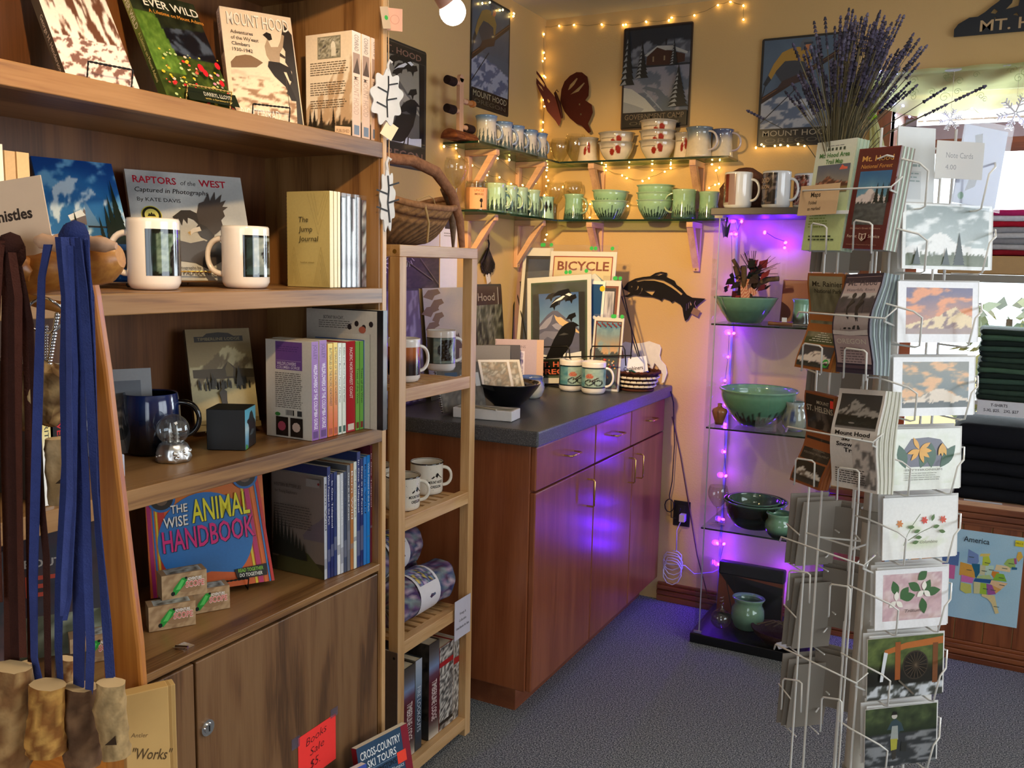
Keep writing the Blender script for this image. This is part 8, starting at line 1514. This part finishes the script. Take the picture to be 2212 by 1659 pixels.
# dried lavender in a slim vase on top of the post
lv = thing('lavender_bunch', 'big bunch of dried lavender in a small vase on top of the spinner', 'dried flowers', Matrix.Translation(C0+TP+Vector((0, 0, 1.604))))
g = G('gloss', '#6a5a48'); g.lathe([(0, 0), (.024, 0), (.03, .03), (.024, .075), (.02, .085), (.018, .08)], 24); g.build('vase', lv)
r = random.Random(21); gs = G('matte', '#6a6048'); gf = G('matte', '#4c4666')
for i in range(250):
    a = r.uniform(0, 2*PI); sp_ = abs(r.gauss(0, .5))*.10; L = r.uniform(.13, .25)*(1-.35*sp_/.2); dx = sp_*cos(a)*1.0+.022; dy = sp_*sin(a); b = Vector((.012*cos(a), .012*sin(a), .06)); e_ = Vector((dx+b.x, dy+b.y, .06+L)); m_ = (b+e_)/2+Vector((-dx*.12, -dy*.12, .012))
    gs.tube([b, m_, e_], .0008, 4, r.choice(['#5e553e', '#75694c', '#4a4434', '#857a58'])); d = (e_-m_).normalized(); k = r.randint(5, 8)
    for j in range(k):
        p = e_+d*(j*.0065-.012); gf.cyl(p, p+d*.0058, .0022+.0016*r.random(), .0014, 5, r.choice(['#35303f', '#423d52', '#4c465c', '#2b2833', '#575264']), None, False)
gs.build('stems', lv); gf.build('flower_heads', lv)
# ================================================================ around the bay window
cv = thing('window_valance', 'sheer lime green valance with swirls draped over the bay window', 'curtain', Matrix.Translation(on_y(1870, 158, 3.77)))
a0 = on_y(1870, 158, 3.77); b0 = on_y(2212, 128, 3.77); X1 = 1.5
ZT = lambda x: b0.z-.0+(a0.z-b0.z)*0
top = [0.]
def drape(u, v):
    x = a0.x+(X1-a0.x)*u; sag = .115+.045*sin(PI*min(1, u*3.4))+.02*sin(u*9); z = a0.z-sag*v; y = 3.775-.035*sin(v*PI)*(.6+.4*sin(u*30))-.012*sin(u*70+v*5)
    return Vector((x, y, z))-a0
nu, nv = 110, 10; g = G('sheer', '#d9f07c'); v = [drape(i/nu, j/nv) for j in range(nv+1) for i in range(nu+1)]
g.add(v, [(j*(nu+1)+i, j*(nu+1)+i+1, (j+1)*(nu+1)+i+1, (j+1)*(nu+1)+i) for j in range(nv) for i in range(nu)], None, None, True)
g.mat = 'matte'; r = random.Random(6)
for k in range(34):
    u, w = r.uniform(.01, .42), r.uniform(.15, .85); s_ = r.uniform(.010, .020); d = r.choice((-1, 1)); P = []
    for i in range(16): q = i/15; rr = s_*(1-q*.85); P.append(drape(u, w)+Vector((d*rr*cos(q*9), -.003, rr*sin(q*9))))
    g.tube(P, .0007, 4, '#8aa06a')
g.build('swag', cv)
tl_ = [on_y(u, vv, 3.76)-a0 for u, vv in ((1888, 165), (1889, 200), (1888, 235), (1886, 252), (1889, 272), (1893, 306), (1896, 345))]
g = G('sheer', '#c6e05c'); n = 14; v = []
for j, (p, w_) in enumerate(zip(tl_, (.030, .026, .016, .010, .017, .026, .034))):
    for i in range(n): t = i/(n-1)-.5; v.append(p+Vector((t*2*w_, -.012*cos(t*16)-.006, 0)))
g.add(v, [(j*n+i, j*n+i+1, (j+1)*n+i+1, (j+1)*n+i) for j in range(6) for i in range(n-1)], None, None, True); g.build('tail', cv)
g = G('cloth', '#8cb82c'); p = tl_[3]; g.sphere(p+Vector((0, -.02, .012)), .011, 10, sc=(1, .8, 1.2)); g.sphere(p+Vector((-.008, -.02, -.008)), .010, 10, sc=(1.3, .7, .8)); g.sphere(p+Vector((.008, -.02, -.004)), .009, 10, sc=(1.2, .7, .9)); g.build('knot', cv)
g = G('satin', '#c8ccd4'); g.cyl((WX0-.07, 3.785, a0.z-.01), (1.5, 3.785, a0.z-.01), .006, n=10); tag(g.build('curtain_rod'), 'thin rod carrying the lime valance over the bay window', 'curtain rod')
fairy('blue and white fairy lights draped across the top of the bay window', 'blue_fairy_lights', 'fairy_blue', [(1872, 158), (1903, 152), (1937, 156), (1920, 198), (1931, 222), (1951, 226), (1935, 247), (1965, 250), (1998, 261), (2040, 256), (2075, 240), (2100, 232), (2125, 250), (2170, 258), (2205, 262)], lambda u, vv: on_y(u, vv, 3.74), .0008, .0042, 'blue light strings', (.03, (.5, .5, 1)), '#b8b8a0')
def flake(lb, u, vv, R):
    t = thing('snowflake_ornament', lb, 'ornament', Matrix.Translation(on_y(u, vv, 3.73)), 'snowflake ornaments'); g = G('gloss', '#f2f4f8')
    for k in range(6):
        a = k*PI/3+.2; d = Vector((cos(a), 0, sin(a))); e_ = Vector((-sin(a), 0, cos(a))); g.tube([d*.002, d*R], R*.06, 6)
        for q in (.45, .68, .88):
            for s_ in (-1, 1): g.tube([d*R*q, d*R*(q+.2)+e_*s_*R*.22], R*.05, 6)
    g.build('flake', t); g = G('chrome'); g.tube([(0, 0, R), (0, 0, a0.z-on_y(u, vv, 3.73).z-.02)], .0006, 4); g.build('hanging_thread', t)
flake('white snowflake ornament hanging in the window, left one', 2053, 258, .035); flake('white snowflake ornament hanging in the window, right one', 2194, 244, .055)
# shelves with folded shirts standing in the bay
zA = on_y(2150, 594, 3.79).z; zB = on_y(2150, 868, 3.79).z
g = G('satin', '#8a8478'); g.box(WX0+.015, WX1-.015, 3.77, 4.2, zA-.028, zA); tag(g.build('bay_shelf', None, None, .002), 'upper grey shelf across the bay window holding red and white shirts', 'shelf', 'bay window shelves')
g = G('satin', '#c9c4bc'); g.box(WX0+.015, WX1-.015, 3.79, 4.2, zB-.016, zB); tag(g.build('bay_shelf', None, None, .002), 'lower pale shelf across the bay window holding the green shirts', 'shelf', 'bay window shelves')
c_ = on_y(2040, 560, 3.82).x; g = G('satin', '#b08a54'); g.box(c_-.02, c_+.62, 3.80, 4.14, zA+.001, zA+.070); tag(g.build('tan_box', None, None, .004), 'long tan box under the red and white folded shirts', 'box')
def folded(lb, x, y, z, w, d, h, col, sd, grp, tilt=0., logo=None):
    r = random.Random(sd); g = G('cloth', col); n = 16; m = 8; P = []
    # soft rounded slab, front edge bulging
    for j in range(m+1):
        a = -PI/2+PI*j/m; bulge = cos(a)*.5*h; zz = h/2+h/2*sin(a)
        for i in range(n*4):
            s_ = i % n/n; k = i//n; hw, hd = w/2, d/2
            q = [(-hw+w*s_, -hd), (hw, -hd+d*s_), (hw-w*s_, hd), (-hw, hd-d*s_)][k]; wv = .006*sin(i*.7+sd)+.004*r.uniform(-1, 1); l = Vector((q[0]/hw, q[1]/hd, 0)); P.append((q[0]*(1+bulge/hw)+wv*.4, q[1]*(1+bulge/hd)+wv*.5, zz+wv*.15+tilt*abs(q[0])/hw*.02))
    N = n*4; f = [(j*N+i, j*N+(i+1) % N, (j+1)*N+(i+1) % N, (j+1)*N+i) for j in range(m) for i in range(N)]
    g.add(P, f+[tuple(range(N))[::-1], tuple(range(m*N, (m+1)*N))], None, None, True)
    if logo: g.T = FRONT(-d/2-h*.55); g.ly = 3; logo(g, w, h)
    return tag(g.build('folded_shirt', None, at(x, y, z)), lb, 'shirt', grp)
xg = .19
for i, c in enumerate(('#8a1c28', '#b9b9bc', '#8d8d92', '#c2c2c6', '#9c9ca2', '#a81c30', '#d8d8e4', '#b82a6a')):
    folded(('dark red shirt at the bottom', 'light grey shirt, second', 'mid grey shirt, third', 'pale grey shirt, fourth', 'grey shirt, fifth', 'red shirt, sixth', 'white shirt, seventh', 'magenta shirt at the top')[i]+' of the folded stack on the tan box', xg-.01*i, 3.97, zA+.072+.021*i, .36, .27, .021, c, i, 'shirts on the tan box')
for i in range(13):
    folded('dark green shirt, %s from the bottom of the folded stack in the bay window' % ('first second third fourth fifth sixth seventh eighth ninth tenth eleventh twelfth thirteenth'.split()[i]), xg+.02+.004*sin(i*2), 3.98, zB+.001+.0205*i, .40, .30, .0205, ('#28352c', '#34463a', '#222e28', '#3a5044', '#1e2824', '#46604c')[i % 6], 20+i, 'green shirts in the bay window')
folded('blue shirt on top of the dark green stack at the right', xg+.14, 3.96, zB+.268, .22, .2, .035, '#3f6ea8', 44, None)
for i in range(5):
    h_ = (.050, .052, .052, .054, .085)[i]; z_ = WZ0+.001+(0, .050, .102, .154, .208)[i]
    folded('black hoodie, %s of the folded stack on the window sill' % ('bottom', 'second', 'middle', 'fourth', 'topmost')[i], xg+.0+.006*sin(i*3), 4.0, z_, .42, .34, h_, '#17181c', 60+i, 'black hoodies on the sill')
for i in range(4): folded('dark folded garment, %s in the stack left of the black hoodies' % ('bottom', 'second', 'third', 'top')[i], -.19, 4.02, WZ0+.001+.045*i, .22, .3, .045, ('#20202a', '#28303c', '#1c1c22', '#30264a')[i], 80+i, 'dark garments on the sill')
s0, s1 = on_y(2112, 865, 3.775), on_y(2212, 905, 3.775); g = G('paper', '#d6d6dc'); w, h = .19, s0.z-s1.z; g.box(0, w, 0, .0015, 0, h); g.T = FRONT(0); g.text('T-SHIRTS', .044, h*.62, h*.2, '#3a3a42', 'L', .056, .02); g.text('S-XL $25.   2XL $27', .022, h*.26, h*.2, '#3a3a42', 'L', .115, .015)
tag(g.build('shelf_sign', None, at(s0.x, 3.775, zB-.020-h*.55)), 'white sign with shirt prices on the edge of the lower bay shelf', 'sign')
s0 = on_y(2082, 1078, 3.80); g = G('paper', '#b8b8ba'); g.box(0, .13, 0, .001, 0, .006); tag(g.build('label_strip', None, at(s0.x, 3.785, WZ0+.0005, 0)), 'grey paper strip on the sill edge below the black hoodies', 'label')
# map poster on the wainscot
pm = [on_y(u, vv, 3.797) for u, vv in ((2030, 1326), (2196, 1357), (2212, 1165))]; w = pm[1].x-pm[0].x; h = pm[2].z-pm[1].z+.006; x0 = pm[1].x-.48
def a_map(g, w, h):
    g.grid(0, 0, w, h, 8, 8, blotch(('#a8d0e4', '#b4d8e8', '#9cc8e0'), 3)); X = lambda *q: [(1-(1-a)*.206/.48*w/w*1. if 0 else (w-(1-a)*.206)/w*w, b*h) for a, b in q]
    st = [('#e8d070', (.32, .82), (.48, .84), (.46, .79), (.30, .78)), ('#7a94c8', (.10, .86), (.28, .80), (.30, .70), (.26, .64), (.10, .66)), ('#c8d848', (.36, .78), (.46, .80), (.50, .72), (.46, .66), (.36, .66)), ('#1f6a88', (.18, .66), (.32, .67), (.33, .55), (.28, .46), (.2, .52)), ('#e4a848', (-.02, .66), (.18, .64), (.24, .54), (.26, .46), (-.02, .47)), ('#d8d4a8', (.33, .66), (.42, .66), (.42, .52), (.33, .52)), ('#c8e4d0', (.42, .66), (.56, .68), (.56, .56), (.46, .52), (.42, .56)), ('#f0d8a8', (.60, .70), (.84, .70), (.84, .62), (.58, .62)), ('#a8c868', (.72, .72), (.78, .80), (.90, .83), (.92, .70), (.84, .68)), ('#e8b84c', (.92, .84), (.94, .92), (.99, .93), (1.03, .86), (.96, .78)), ('#b05a90', (.88, .82), (.92, .83), (.94, .75), (.90, .74)), ('#2a6a90', (.86, .70), (.95, .70), (.95, .67), (.86, .66)), ('#e08a30', (.54, .60), (.66, .60), (.64, .54), (.58, .50), (.53, .55)), ('#8ac03c', (.62, .58), (.74, .58), (.80, .48), (.56, .47)), ('#b8d08c', (.30, .50), (.5, .54), (.56, .48), (.28, .46)), ('#2a5f98', (.26, .46), (.56, .48), (.52, .42), (.24, .41)), ('#d878b8', (.02, .48), (.24, .46), (.22, .38), (.02, .38)), ('#f0c898', (.54, .47), (.82, .46), (.72, .36), (.52, .41)), ('#e8b060', (.56, .40), (.72, .36), (.64, .29), (.58, .34)), ('#a85aa0', (.46, .41), (.56, .40), (.64, .28), (.50, .25)), ('#a8cc40', (.36, .41), (.46, .41), (.48, .25), (.36, .25)), ('#d8d49c', (.24, .41), (.36, .41), (.36, .25), (.26, .24)), ('#d0d06c', (.02, .37), (.2, .36), (.22, .24), (.12, .22), (.02, .26)), ('#e8d498', (.40, .25), (.62, .26), (.68, .10), (.72, .02), (.66, .0), (.58, .14), (.5, .2), (.40, .22)), ('#5a7ab0', (-.4, .8), (-.05, .8), (-.05, .6), (-.4, .6)), ('#d870a8', (-.5, .6), (-.1, .6), (-.1, .4), (-.5, .4)), ('#e8a048', (-.9, .7), (-.5, .7), (-.5, .3), (-.9, .3))]
    for c, *q in st: g.poly([((w-.206)+a*.198, (.12+b*.78)*h) for a, b in q], c)
    for a, b in ((.12, .75), (.4, .7), (.1, .56), (.36, .58), (.48, .61), (.7, .66), (.8, .74), (.66, .52), (.68, .42), (.54, .33), (.41, .33), (.62, .1)): g.rect(w-.206+a*.198, (.12+b*.78)*h, w-.206+(a+.09)*.198, (.127+b*.78)*h, '#4a5a50')
    g.text('America', w-.205, .875*h, .062*h, '#28323a', 'L', .088, .008); g.rect(w-.032, .90*h, w-.004, .965*h, '#e8d820'); g.text('PRICE', w-.030, .925*h, .02*h, '#5a5010', 'L', .024)
plate('map_poster', 'pale blue map of the states on the wood panelling below the window sill', 'map', at(x0, 3.7965, pm[1].z), .48, h, a_map, .001, '#f0f4f6', 'paper')
# ================================================================ wooden stand with lanyards and whistles, near left
def sp3(u, v, d): return EYE+ray(u, v).normalized()*d
SD = .86; S0 = sp3(200, 1100, SD); SR = Vector((RT.x, RT.y, 0)).normalized(); SF = Vector((-SR.y, SR.x, 0))
def sl(u, v, dd=0.):   # point on the upright plane through the stand, dd nearer the viewer
    n = SF; P = S0-SF*dd; d = ray(u, v); return EYE+d*((P-EYE).dot(n)/d.dot(n))
zt_ = sl(300, 1659, .05).z-.105
tb = thing('display_table', 'honey wood display table under the whistle stand, mostly below the frame', 'table', Matrix.Translation((S0.x-.06, S0.y-.06, 0)))
g = G('honey_x'); g.box(-.26, .17, -.34, .16, zt_-.03, zt_); g.build('table_top', tb, None, .004)
for x, y in ((-.24, -.32), (.13, -.32), (-.24, .12), (.13, .12)): g = G('honey_z'); g.box(x-.0, x+.03, y, y+.03, 0, zt_-.03); g.build('leg', tb)
ws = thing('whistle_stand', 'carved honey wood stand with pegs holding lanyards and antler whistles', 'stand', Matrix.Translation((S0.x, S0.y, zt_+.001)))
o = Vector((S0.x, S0.y, zt_+.001)); L = lambda u, v, dd=0.: sl(u, v, dd)-o
def slab(g, pts, th, dd):
    A_ = [L(u, v, dd) for u, v in pts]; B_ = [p+SF*th for p in A_]; n = len(pts); g.add(A_+B_, [tuple(range(n)), tuple(range(n, 2*n))[::-1]]+[(i, n+i, n+(i+1) % n, (i+1) % n) for i in range(n)])
g = G('honey_z'); slab(g, [(190, 560), (206, 640), (230, 800), (253, 1000), (277, 1200), (301, 1400), (330, 1800), (228, 1800), (222, 1400), (212, 1200), (200, 1000), (186, 800), (172, 640), (165, 560)], .014, -.01); g.build('upright_board', ws, None, .003)
g = G('honey_x'); b = L(300, 1640, .05); g.T = Matrix.Translation((0, 0, 0)) @ Matrix.Rotation(math.atan2(SR.y, SR.x), 4, 'Z'); g.box(-.16, .085, -.085, .085, 0, .018); g.build('base_board', ws, None, .003)
def logc(u0, v0, u1, v1, r, dd, nm, mat='honey_x', n=14):
    g = G(mat); a, b = L(u0, v0, dd), L(u1, v1, dd); d = (b-a).normalized(); m = 10; P = [a+(b-a)*(i/m) for i in range(m+1)]; R = [r*(.96+.03*sin(i*1.7)) for i in range(m+1)]; R[0] *= .75; R[-1] *= .72; P = [a-d*.003]+P+[b+d*.004]; R = [r*.4]+R+[r*.45]; g.tube(P, R, n); return g.build(nm, ws)
logc(40, 592, 250, 556, .0195, .035, 'cross_bar'); logc(38, 642, 150, 668, .0048, .05, 'peg'); logc(84, 519, 138, 532, .0062, .062, 'peg', 'pale_x'); logc(0, 560, 60, 590, .012, .05, 'peg'); logc(118, 519, 240, 530, .006, .058, 'peg', 'pale_x')
def lan(lb, pts, wpx, c, dd, grp, tw=.4):
    P = [sl(u, v, dd) for u, v in pts]; N = []
    for a, b in zip(P[:-1], P[1:]): N += [a.lerp(b, i/6) for i in range(6)]
    N.append(P[-1]); g = G('cloth', c); w = wpx*SD/F_PX/2; v = []
    for i, p in enumerate(N):
        a = tw*sin(i*.25+pts[0][0]); d = SR*cos(a)+SF*sin(a); n_ = SF*cos(a)-SR*sin(a); v += [p-d*w-n_*.0006, p+d*w-n_*.0006, p+d*w+n_*.0006, p-d*w+n_*.0006]
    g.add(v, [(4*i+k, 4*i+(k+1) % 4, 4*i+4+(k+1) % 4, 4*i+4+k) for i in range(len(N)-1) for k in range(4)]+[(3, 2, 1, 0), tuple(range(len(v)-4, len(v)))], None, None, False)
    return tag(g.build('lanyard'), lb, 'lanyard', grp)
BL = ('#39447c', '#2e3868', '#434e88', '#333d72')
bl = [([(104, 528), (90, 600), (84, 800), (78, 1000), (72, 1250), (74, 1420), (88, 1490)], 15, 'blue lanyard hanging alone at the left, in front of the whistle disc'), ([(128, 512), (140, 640), (136, 800), (142, 1000), (128, 1250), (126, 1400), (132, 1500)], 13, 'first blue lanyard of the bunch, over the small antler piece'),
 ([(140, 512), (150, 640), (150, 850), (152, 1060), (140, 1250), (138, 1330)], 12, 'second blue lanyard of the bunch'), ([(148, 510), (160, 640), (166, 850), (168, 1050), (172, 1250), (170, 1490)], 24, 'wide doubled blue lanyard in the middle of the bunch'), ([(158, 512), (172, 640), (176, 850), (186, 1050), (190, 1250), (196, 1400), (192, 1510)], 14, 'fourth blue lanyard, ending on the brown whistle'),
 ([(168, 514), (180, 620), (190, 760), (200, 960), (205, 1060), (222, 1250), (238, 1480)], 13, 'fifth blue lanyard, ending on the pale whistle'), ([(176, 516), (196, 640), (200, 800), (206, 1000), (212, 1150), (234, 1350), (242, 1470)], 11, 'sixth blue lanyard at the right edge of the bunch'), ([(186, 518), (197, 700), (203, 900), (210, 1080), (214, 1180)], 10, 'short blue lanyard strand at the right edge of the bunch'), ([(152, 530), (164, 800), (160, 1090), (150, 1290), (140, 1340)], 8, 'thin blue strand crossing behind the bunch')]
for i, (p, w, lb) in enumerate(bl): lan(lb, p, w, BL[i % 4], .085+.004*(i % 3), 'blue lanyards')
BR_ = ('#4a2a22', '#3c221c', '#553026')
br = [([(0, 530), (14, 640), (10, 900), (14, 1200), (18, 1440)], 14, 'brown lanyard furthest left'), ([(10, 540), (26, 640), (28, 900), (28, 1200), (34, 1480)], 15, 'second brown lanyard, ending on the left whistle'), ([(26, 545), (40, 640), (40, 900), (44, 1200), (50, 1420)], 12, 'third brown lanyard from the left'), ([(30, 560), (54, 660), (62, 900), (64, 1150), (66, 1430)], 12, 'fourth brown lanyard, behind the blue one'), ([(40, 575), (66, 700), (76, 950), (100, 1200), (104, 1470)], 11, 'fifth brown lanyard, right of the lone blue one'), ([(6, 520), (0, 560), (-8, 700), (-8, 1000), (0, 1300)], 10, 'brown lanyard at the very edge of the picture')]
for i, (p, w, lb) in enumerate(br): lan(lb, p, w, BR_[i % 3], .075+.004*(i % 3), 'brown lanyards')
def knot(lb, u, v, r, c, dd): g = G('cloth', c); p = sl(u, v, dd); g.sphere((0, 0, 0), r, 10, sc=(1, .8, 1.1)); g.sphere((.006, -.003, .006), r*.7, 8); return tag(g.build('lanyard_knot', None, Matrix.Translation(p)), lb, 'knot')
knot('blue knot of lanyard loops over the thin peg', 160, 520, .013, '#2e3868', .075); knot('brown knot of lanyard loops at the left peg', 22, 545, .013, '#3c221c', .07)
def antler(lb, pts, rs, dd, c1, c2, sd, hole=None, flat=.8, name='antler_whistle', cat='whistle'):
    P = [sl(u, v, dd) for u, v in pts]; q = P[0].copy(); g = G('bark', c1); Q = []; R = []
    for i in range(len(P)-1):
        for k in range(5): t = k/5; Q.append(P[i].lerp(P[i+1], t)-q); R.append((rs[i]*(1-t)+rs[i+1]*t)*SD/F_PX)
    Q.append(P[-1]-q); R.append(rs[-1]*SD/F_PX); n = 18; v, vc = [], []
    for i, p in enumerate(Q):
        d = (Q[min(i+1, len(Q)-1)]-Q[max(i-1, 0)]).normalized(); u_ = SR-d*SR.dot(d); u_.normalize(); w_ = d.cross(u_)
        for k in range(n):
            a = 2*PI*k/n; b = 1+.16*(nz(k*.8+sd, i*.35, sd)-.5)*2; v.append(p+(u_*cos(a)+w_*sin(a)*flat)*R[i]*b); vc.append(lin(mix(rgb(c1), rgb(c2), ss(.4, .62, nz(k*.7, i*.2+sd, 3))))+(1,))
    m = len(Q); g.add(v, [(i*n+k, i*n+(k+1) % n, (i+1)*n+(k+1) % n, (i+1)*n+k) for i in range(m-1) for k in range(n)], None, None, True, vc)
    g.add([v[k] for k in range(n)], [tuple(range(n))[::-1]], '#d9bb8c', 'matte'); g.add([v[(m-1)*n+k] for k in range(n)], [tuple(range(n))], '#c9a878', 'matte')
    if hole:
        p = sl(*hole[:2], dd)-q-SF*R[len(R)//2]*flat*1.06; s_ = hole[2]*SD/F_PX; g.add([p-SR*s_+Vector((0, 0, -s_*.7)), p+SR*s_*1.1+Vector((0, 0, -s_*.6)), p+SR*s_*.9+Vector((0, 0, s_*1.1)), p+Vector((0, 0, s_*.2))], [(0, 1, 2, 3)], '#3a2818', 'matte')
    return tag(g.build(name, None, Matrix.Translation(q)), lb, cat, 'antler whistles')
antler('large pale-topped antler whistle at the left edge of the picture', [(26, 1440), (16, 1520), (14, 1600), (10, 1670)], [30, 44, 44, 36], .095, '#7a5634', '#a88658', 3)
antler('knobbly golden antler whistle, second from the left', [(104, 1478), (100, 1540), (98, 1590), (100, 1625)], [30, 30, 34, 34], .10, '#8a5a2c', '#c89850', 7)
antler('plain brown antler whistle in the middle', [(176, 1482), (172, 1540), (176, 1600), (178, 1652)], [28, 34, 34, 30], .085, '#5e4430', '#7a5c42', 11)
antler('pale antler whistle with a notch, beside the wooden plaques', [(240, 1474), (238, 1530), (246, 1590), (252, 1632)], [24, 27, 24, 25], .10, '#9a8058', '#b89a6c', 15, (250, 1588, 10))
antler('pale antler whistle behind the brown lanyards', [(62, 1430), (64, 1480), (60, 1530)], [14, 18, 18], .05, '#b89a78', '#c8b090', 19); antler('small antler whistle tip behind the blue bunch', [(146, 1422), (140, 1452), (148, 1490)], [14, 16, 14], .05, '#c09a68', '#8a5a34', 23)
antler('antler whistle half hidden behind the golden one, low at the left', [(50, 1560), (44, 1620), (34, 1672)], [20, 24, 22], .06, '#6a4a2e', '#8a6a48', 29)
antler('small pale antler piece hanging mid-height behind the blue lanyards', [(128, 946), (134, 1000), (142, 1086)], [24, 30, 27], .07, '#9a7c54', '#b89c74', 27, (146, 1030, 9), name='antler_toggle', cat='antler piece')
# keychain with antler slice
kc = thing('antler_keychain', 'rough antler slice keychain on a ring and ball chain, hanging from the lower peg', 'keychain', Matrix.Translation(sl(92, 660, .06))); q = sl(92, 660, .06)
g = G('bark', '#7a5a38'); c = sl(86, 852, .06)-q; n, m = 28, 5; v, vc = [], []
for j in range(m):
    for k in range(n):
        a = 2*PI*k/n; rr = (50+9*sin(a*2+1)+6*sin(a*5)+10*(nz(k*.6, j, 4)-.5))*SD/F_PX*(1 if 0 < j < m-1 else .86); v.append(c+SR*rr*cos(a)*1.02+Vector((0, 0, rr*sin(a)*1.35))+SF*(-.012+.006*j)); vc.append(lin(mix((.40, .28, .16), (.72, .58, .38), ss(.45, .6, nz(k*.9, j*2, 2))))+(1,))
g.add(v, [(j*n+k, j*n+(k+1) % n, (j+1)*n+(k+1) % n, (j+1)*n+k) for j in range(m-1) for k in range(n)], None, None, False, vc); g.add([v[k] for k in range(n)]+[c-SF*.016], [(k, (k+1) % n, n) for k in range(n)], None, None, False, [vc[k] for k in range(n)]+[lin('#c8a878')+(1,)]); g.add([v[(m-1)*n+k] for k in range(n)], [tuple(range(n))], '#6a4a2c'); g.build('antler_slice', kc)
g = G('chrome'); c = sl(98, 682, .06)-q; g.tube([c+SR*.0135*cos(2*PI*k/28)+Vector((0, 0, .0135*sin(2*PI*k/28)))+SF*.002*sin(k) for k in range(28)], .0012, 6, closed=True); c = sl(88, 805, .06)-q; g.tube([c+SR*.010*cos(2*PI*k/28)+Vector((0, 0, .011*sin(2*PI*k/28))) for k in range(28)], .0010, 6, closed=True); g.build('split_ring', kc)
g = G('chrome')
for k in range(17): p = sl(124-1.1*k, 680+6.6*k, .06)-q; g.sphere(p, .0023, 8)
for k in range(15): p = sl(100-.1*k, 706+6*k, .058)-q; g.sphere(p, .0018, 6)
g.build('ball_chain', kc)
# sign card and plaques
p = sl(-40, 590, .045); p2 = sl(118, 560, .045); w = .082; g = G('paper', '#e8c8a8'); g.box(-w, 0, 0, .0012, 0, .068); g.T = FRONT(0) @ Matrix.Translation((-w, 0, 0)); g.text('Antler Whistles', w*.0, .037, .0088, '#3a2a20', 'L', w*.86, .03); g.text('$20.00', w*.28, .012, .0075, '#3a2a20', 'L', w*.36, .025)
tag(g.build('sign_card', None, Matrix.Translation(sl(121, 556, .05)-Vector((0, 0, .004))) @ Matrix.Rotation(math.atan2(SR.y, SR.x), 4, 'Z') @ Matrix.Rotation(rad(-10), 4, 'Y') @ Matrix.Rotation(-rad(4), 4, 'X')), 'peach sign card reading Whistles propped behind the wooden pegs', 'sign')
ang = math.degrees(math.atan2(SR.y, SR.x))
for i, (dx, dd, c) in enumerate(((0, .03, '#c8a264'), (.004, .012, '#b9965c'), (.008, -.004, '#c9a86c'))):
    p = sl(268, 1500, dd); h = p.z-(zt_+.021); g = G('paper', c); W = .036; g.box(0, W, 0, .013, 0, h)
    if i == 0: g.T = FRONT(0); g.text('Antler', .004, h*.72, .004, '#6a5030', 'L', .014, 0, 0, -.25); g.text('"Works"', .003, h*.58, .010, '#5a4426', 'L', .034, .01, 0, -.3)
    tag(g.build('wooden_plaque', None, Matrix.Translation((p.x, p.y, zt_+.0195)) @ Matrix.Rotation(rad(ang+34), 4, 'Z') @ Matrix.Translation((dx, 0, 0)), .0008), ('tan plaque lettered Works leaning at the foot of the stand, front one', 'plain tan plaque in the middle behind the lettered one', 'plain tan plaque at the back behind the lettered one')[i], 'plaque', 'plaques by the stand')
t = thing('plastic_tag', 'clear greenish plastic piece at the shelf edge beside the wooden stand', 'tag', Matrix.Translation(on_z(262, 1030, SH[2]+.001))); g = G('frost', '#cfe0d8'); g.box(-.006, .006, -.003, .003, 0, .036); g.build('clear_body', t, None, .002)
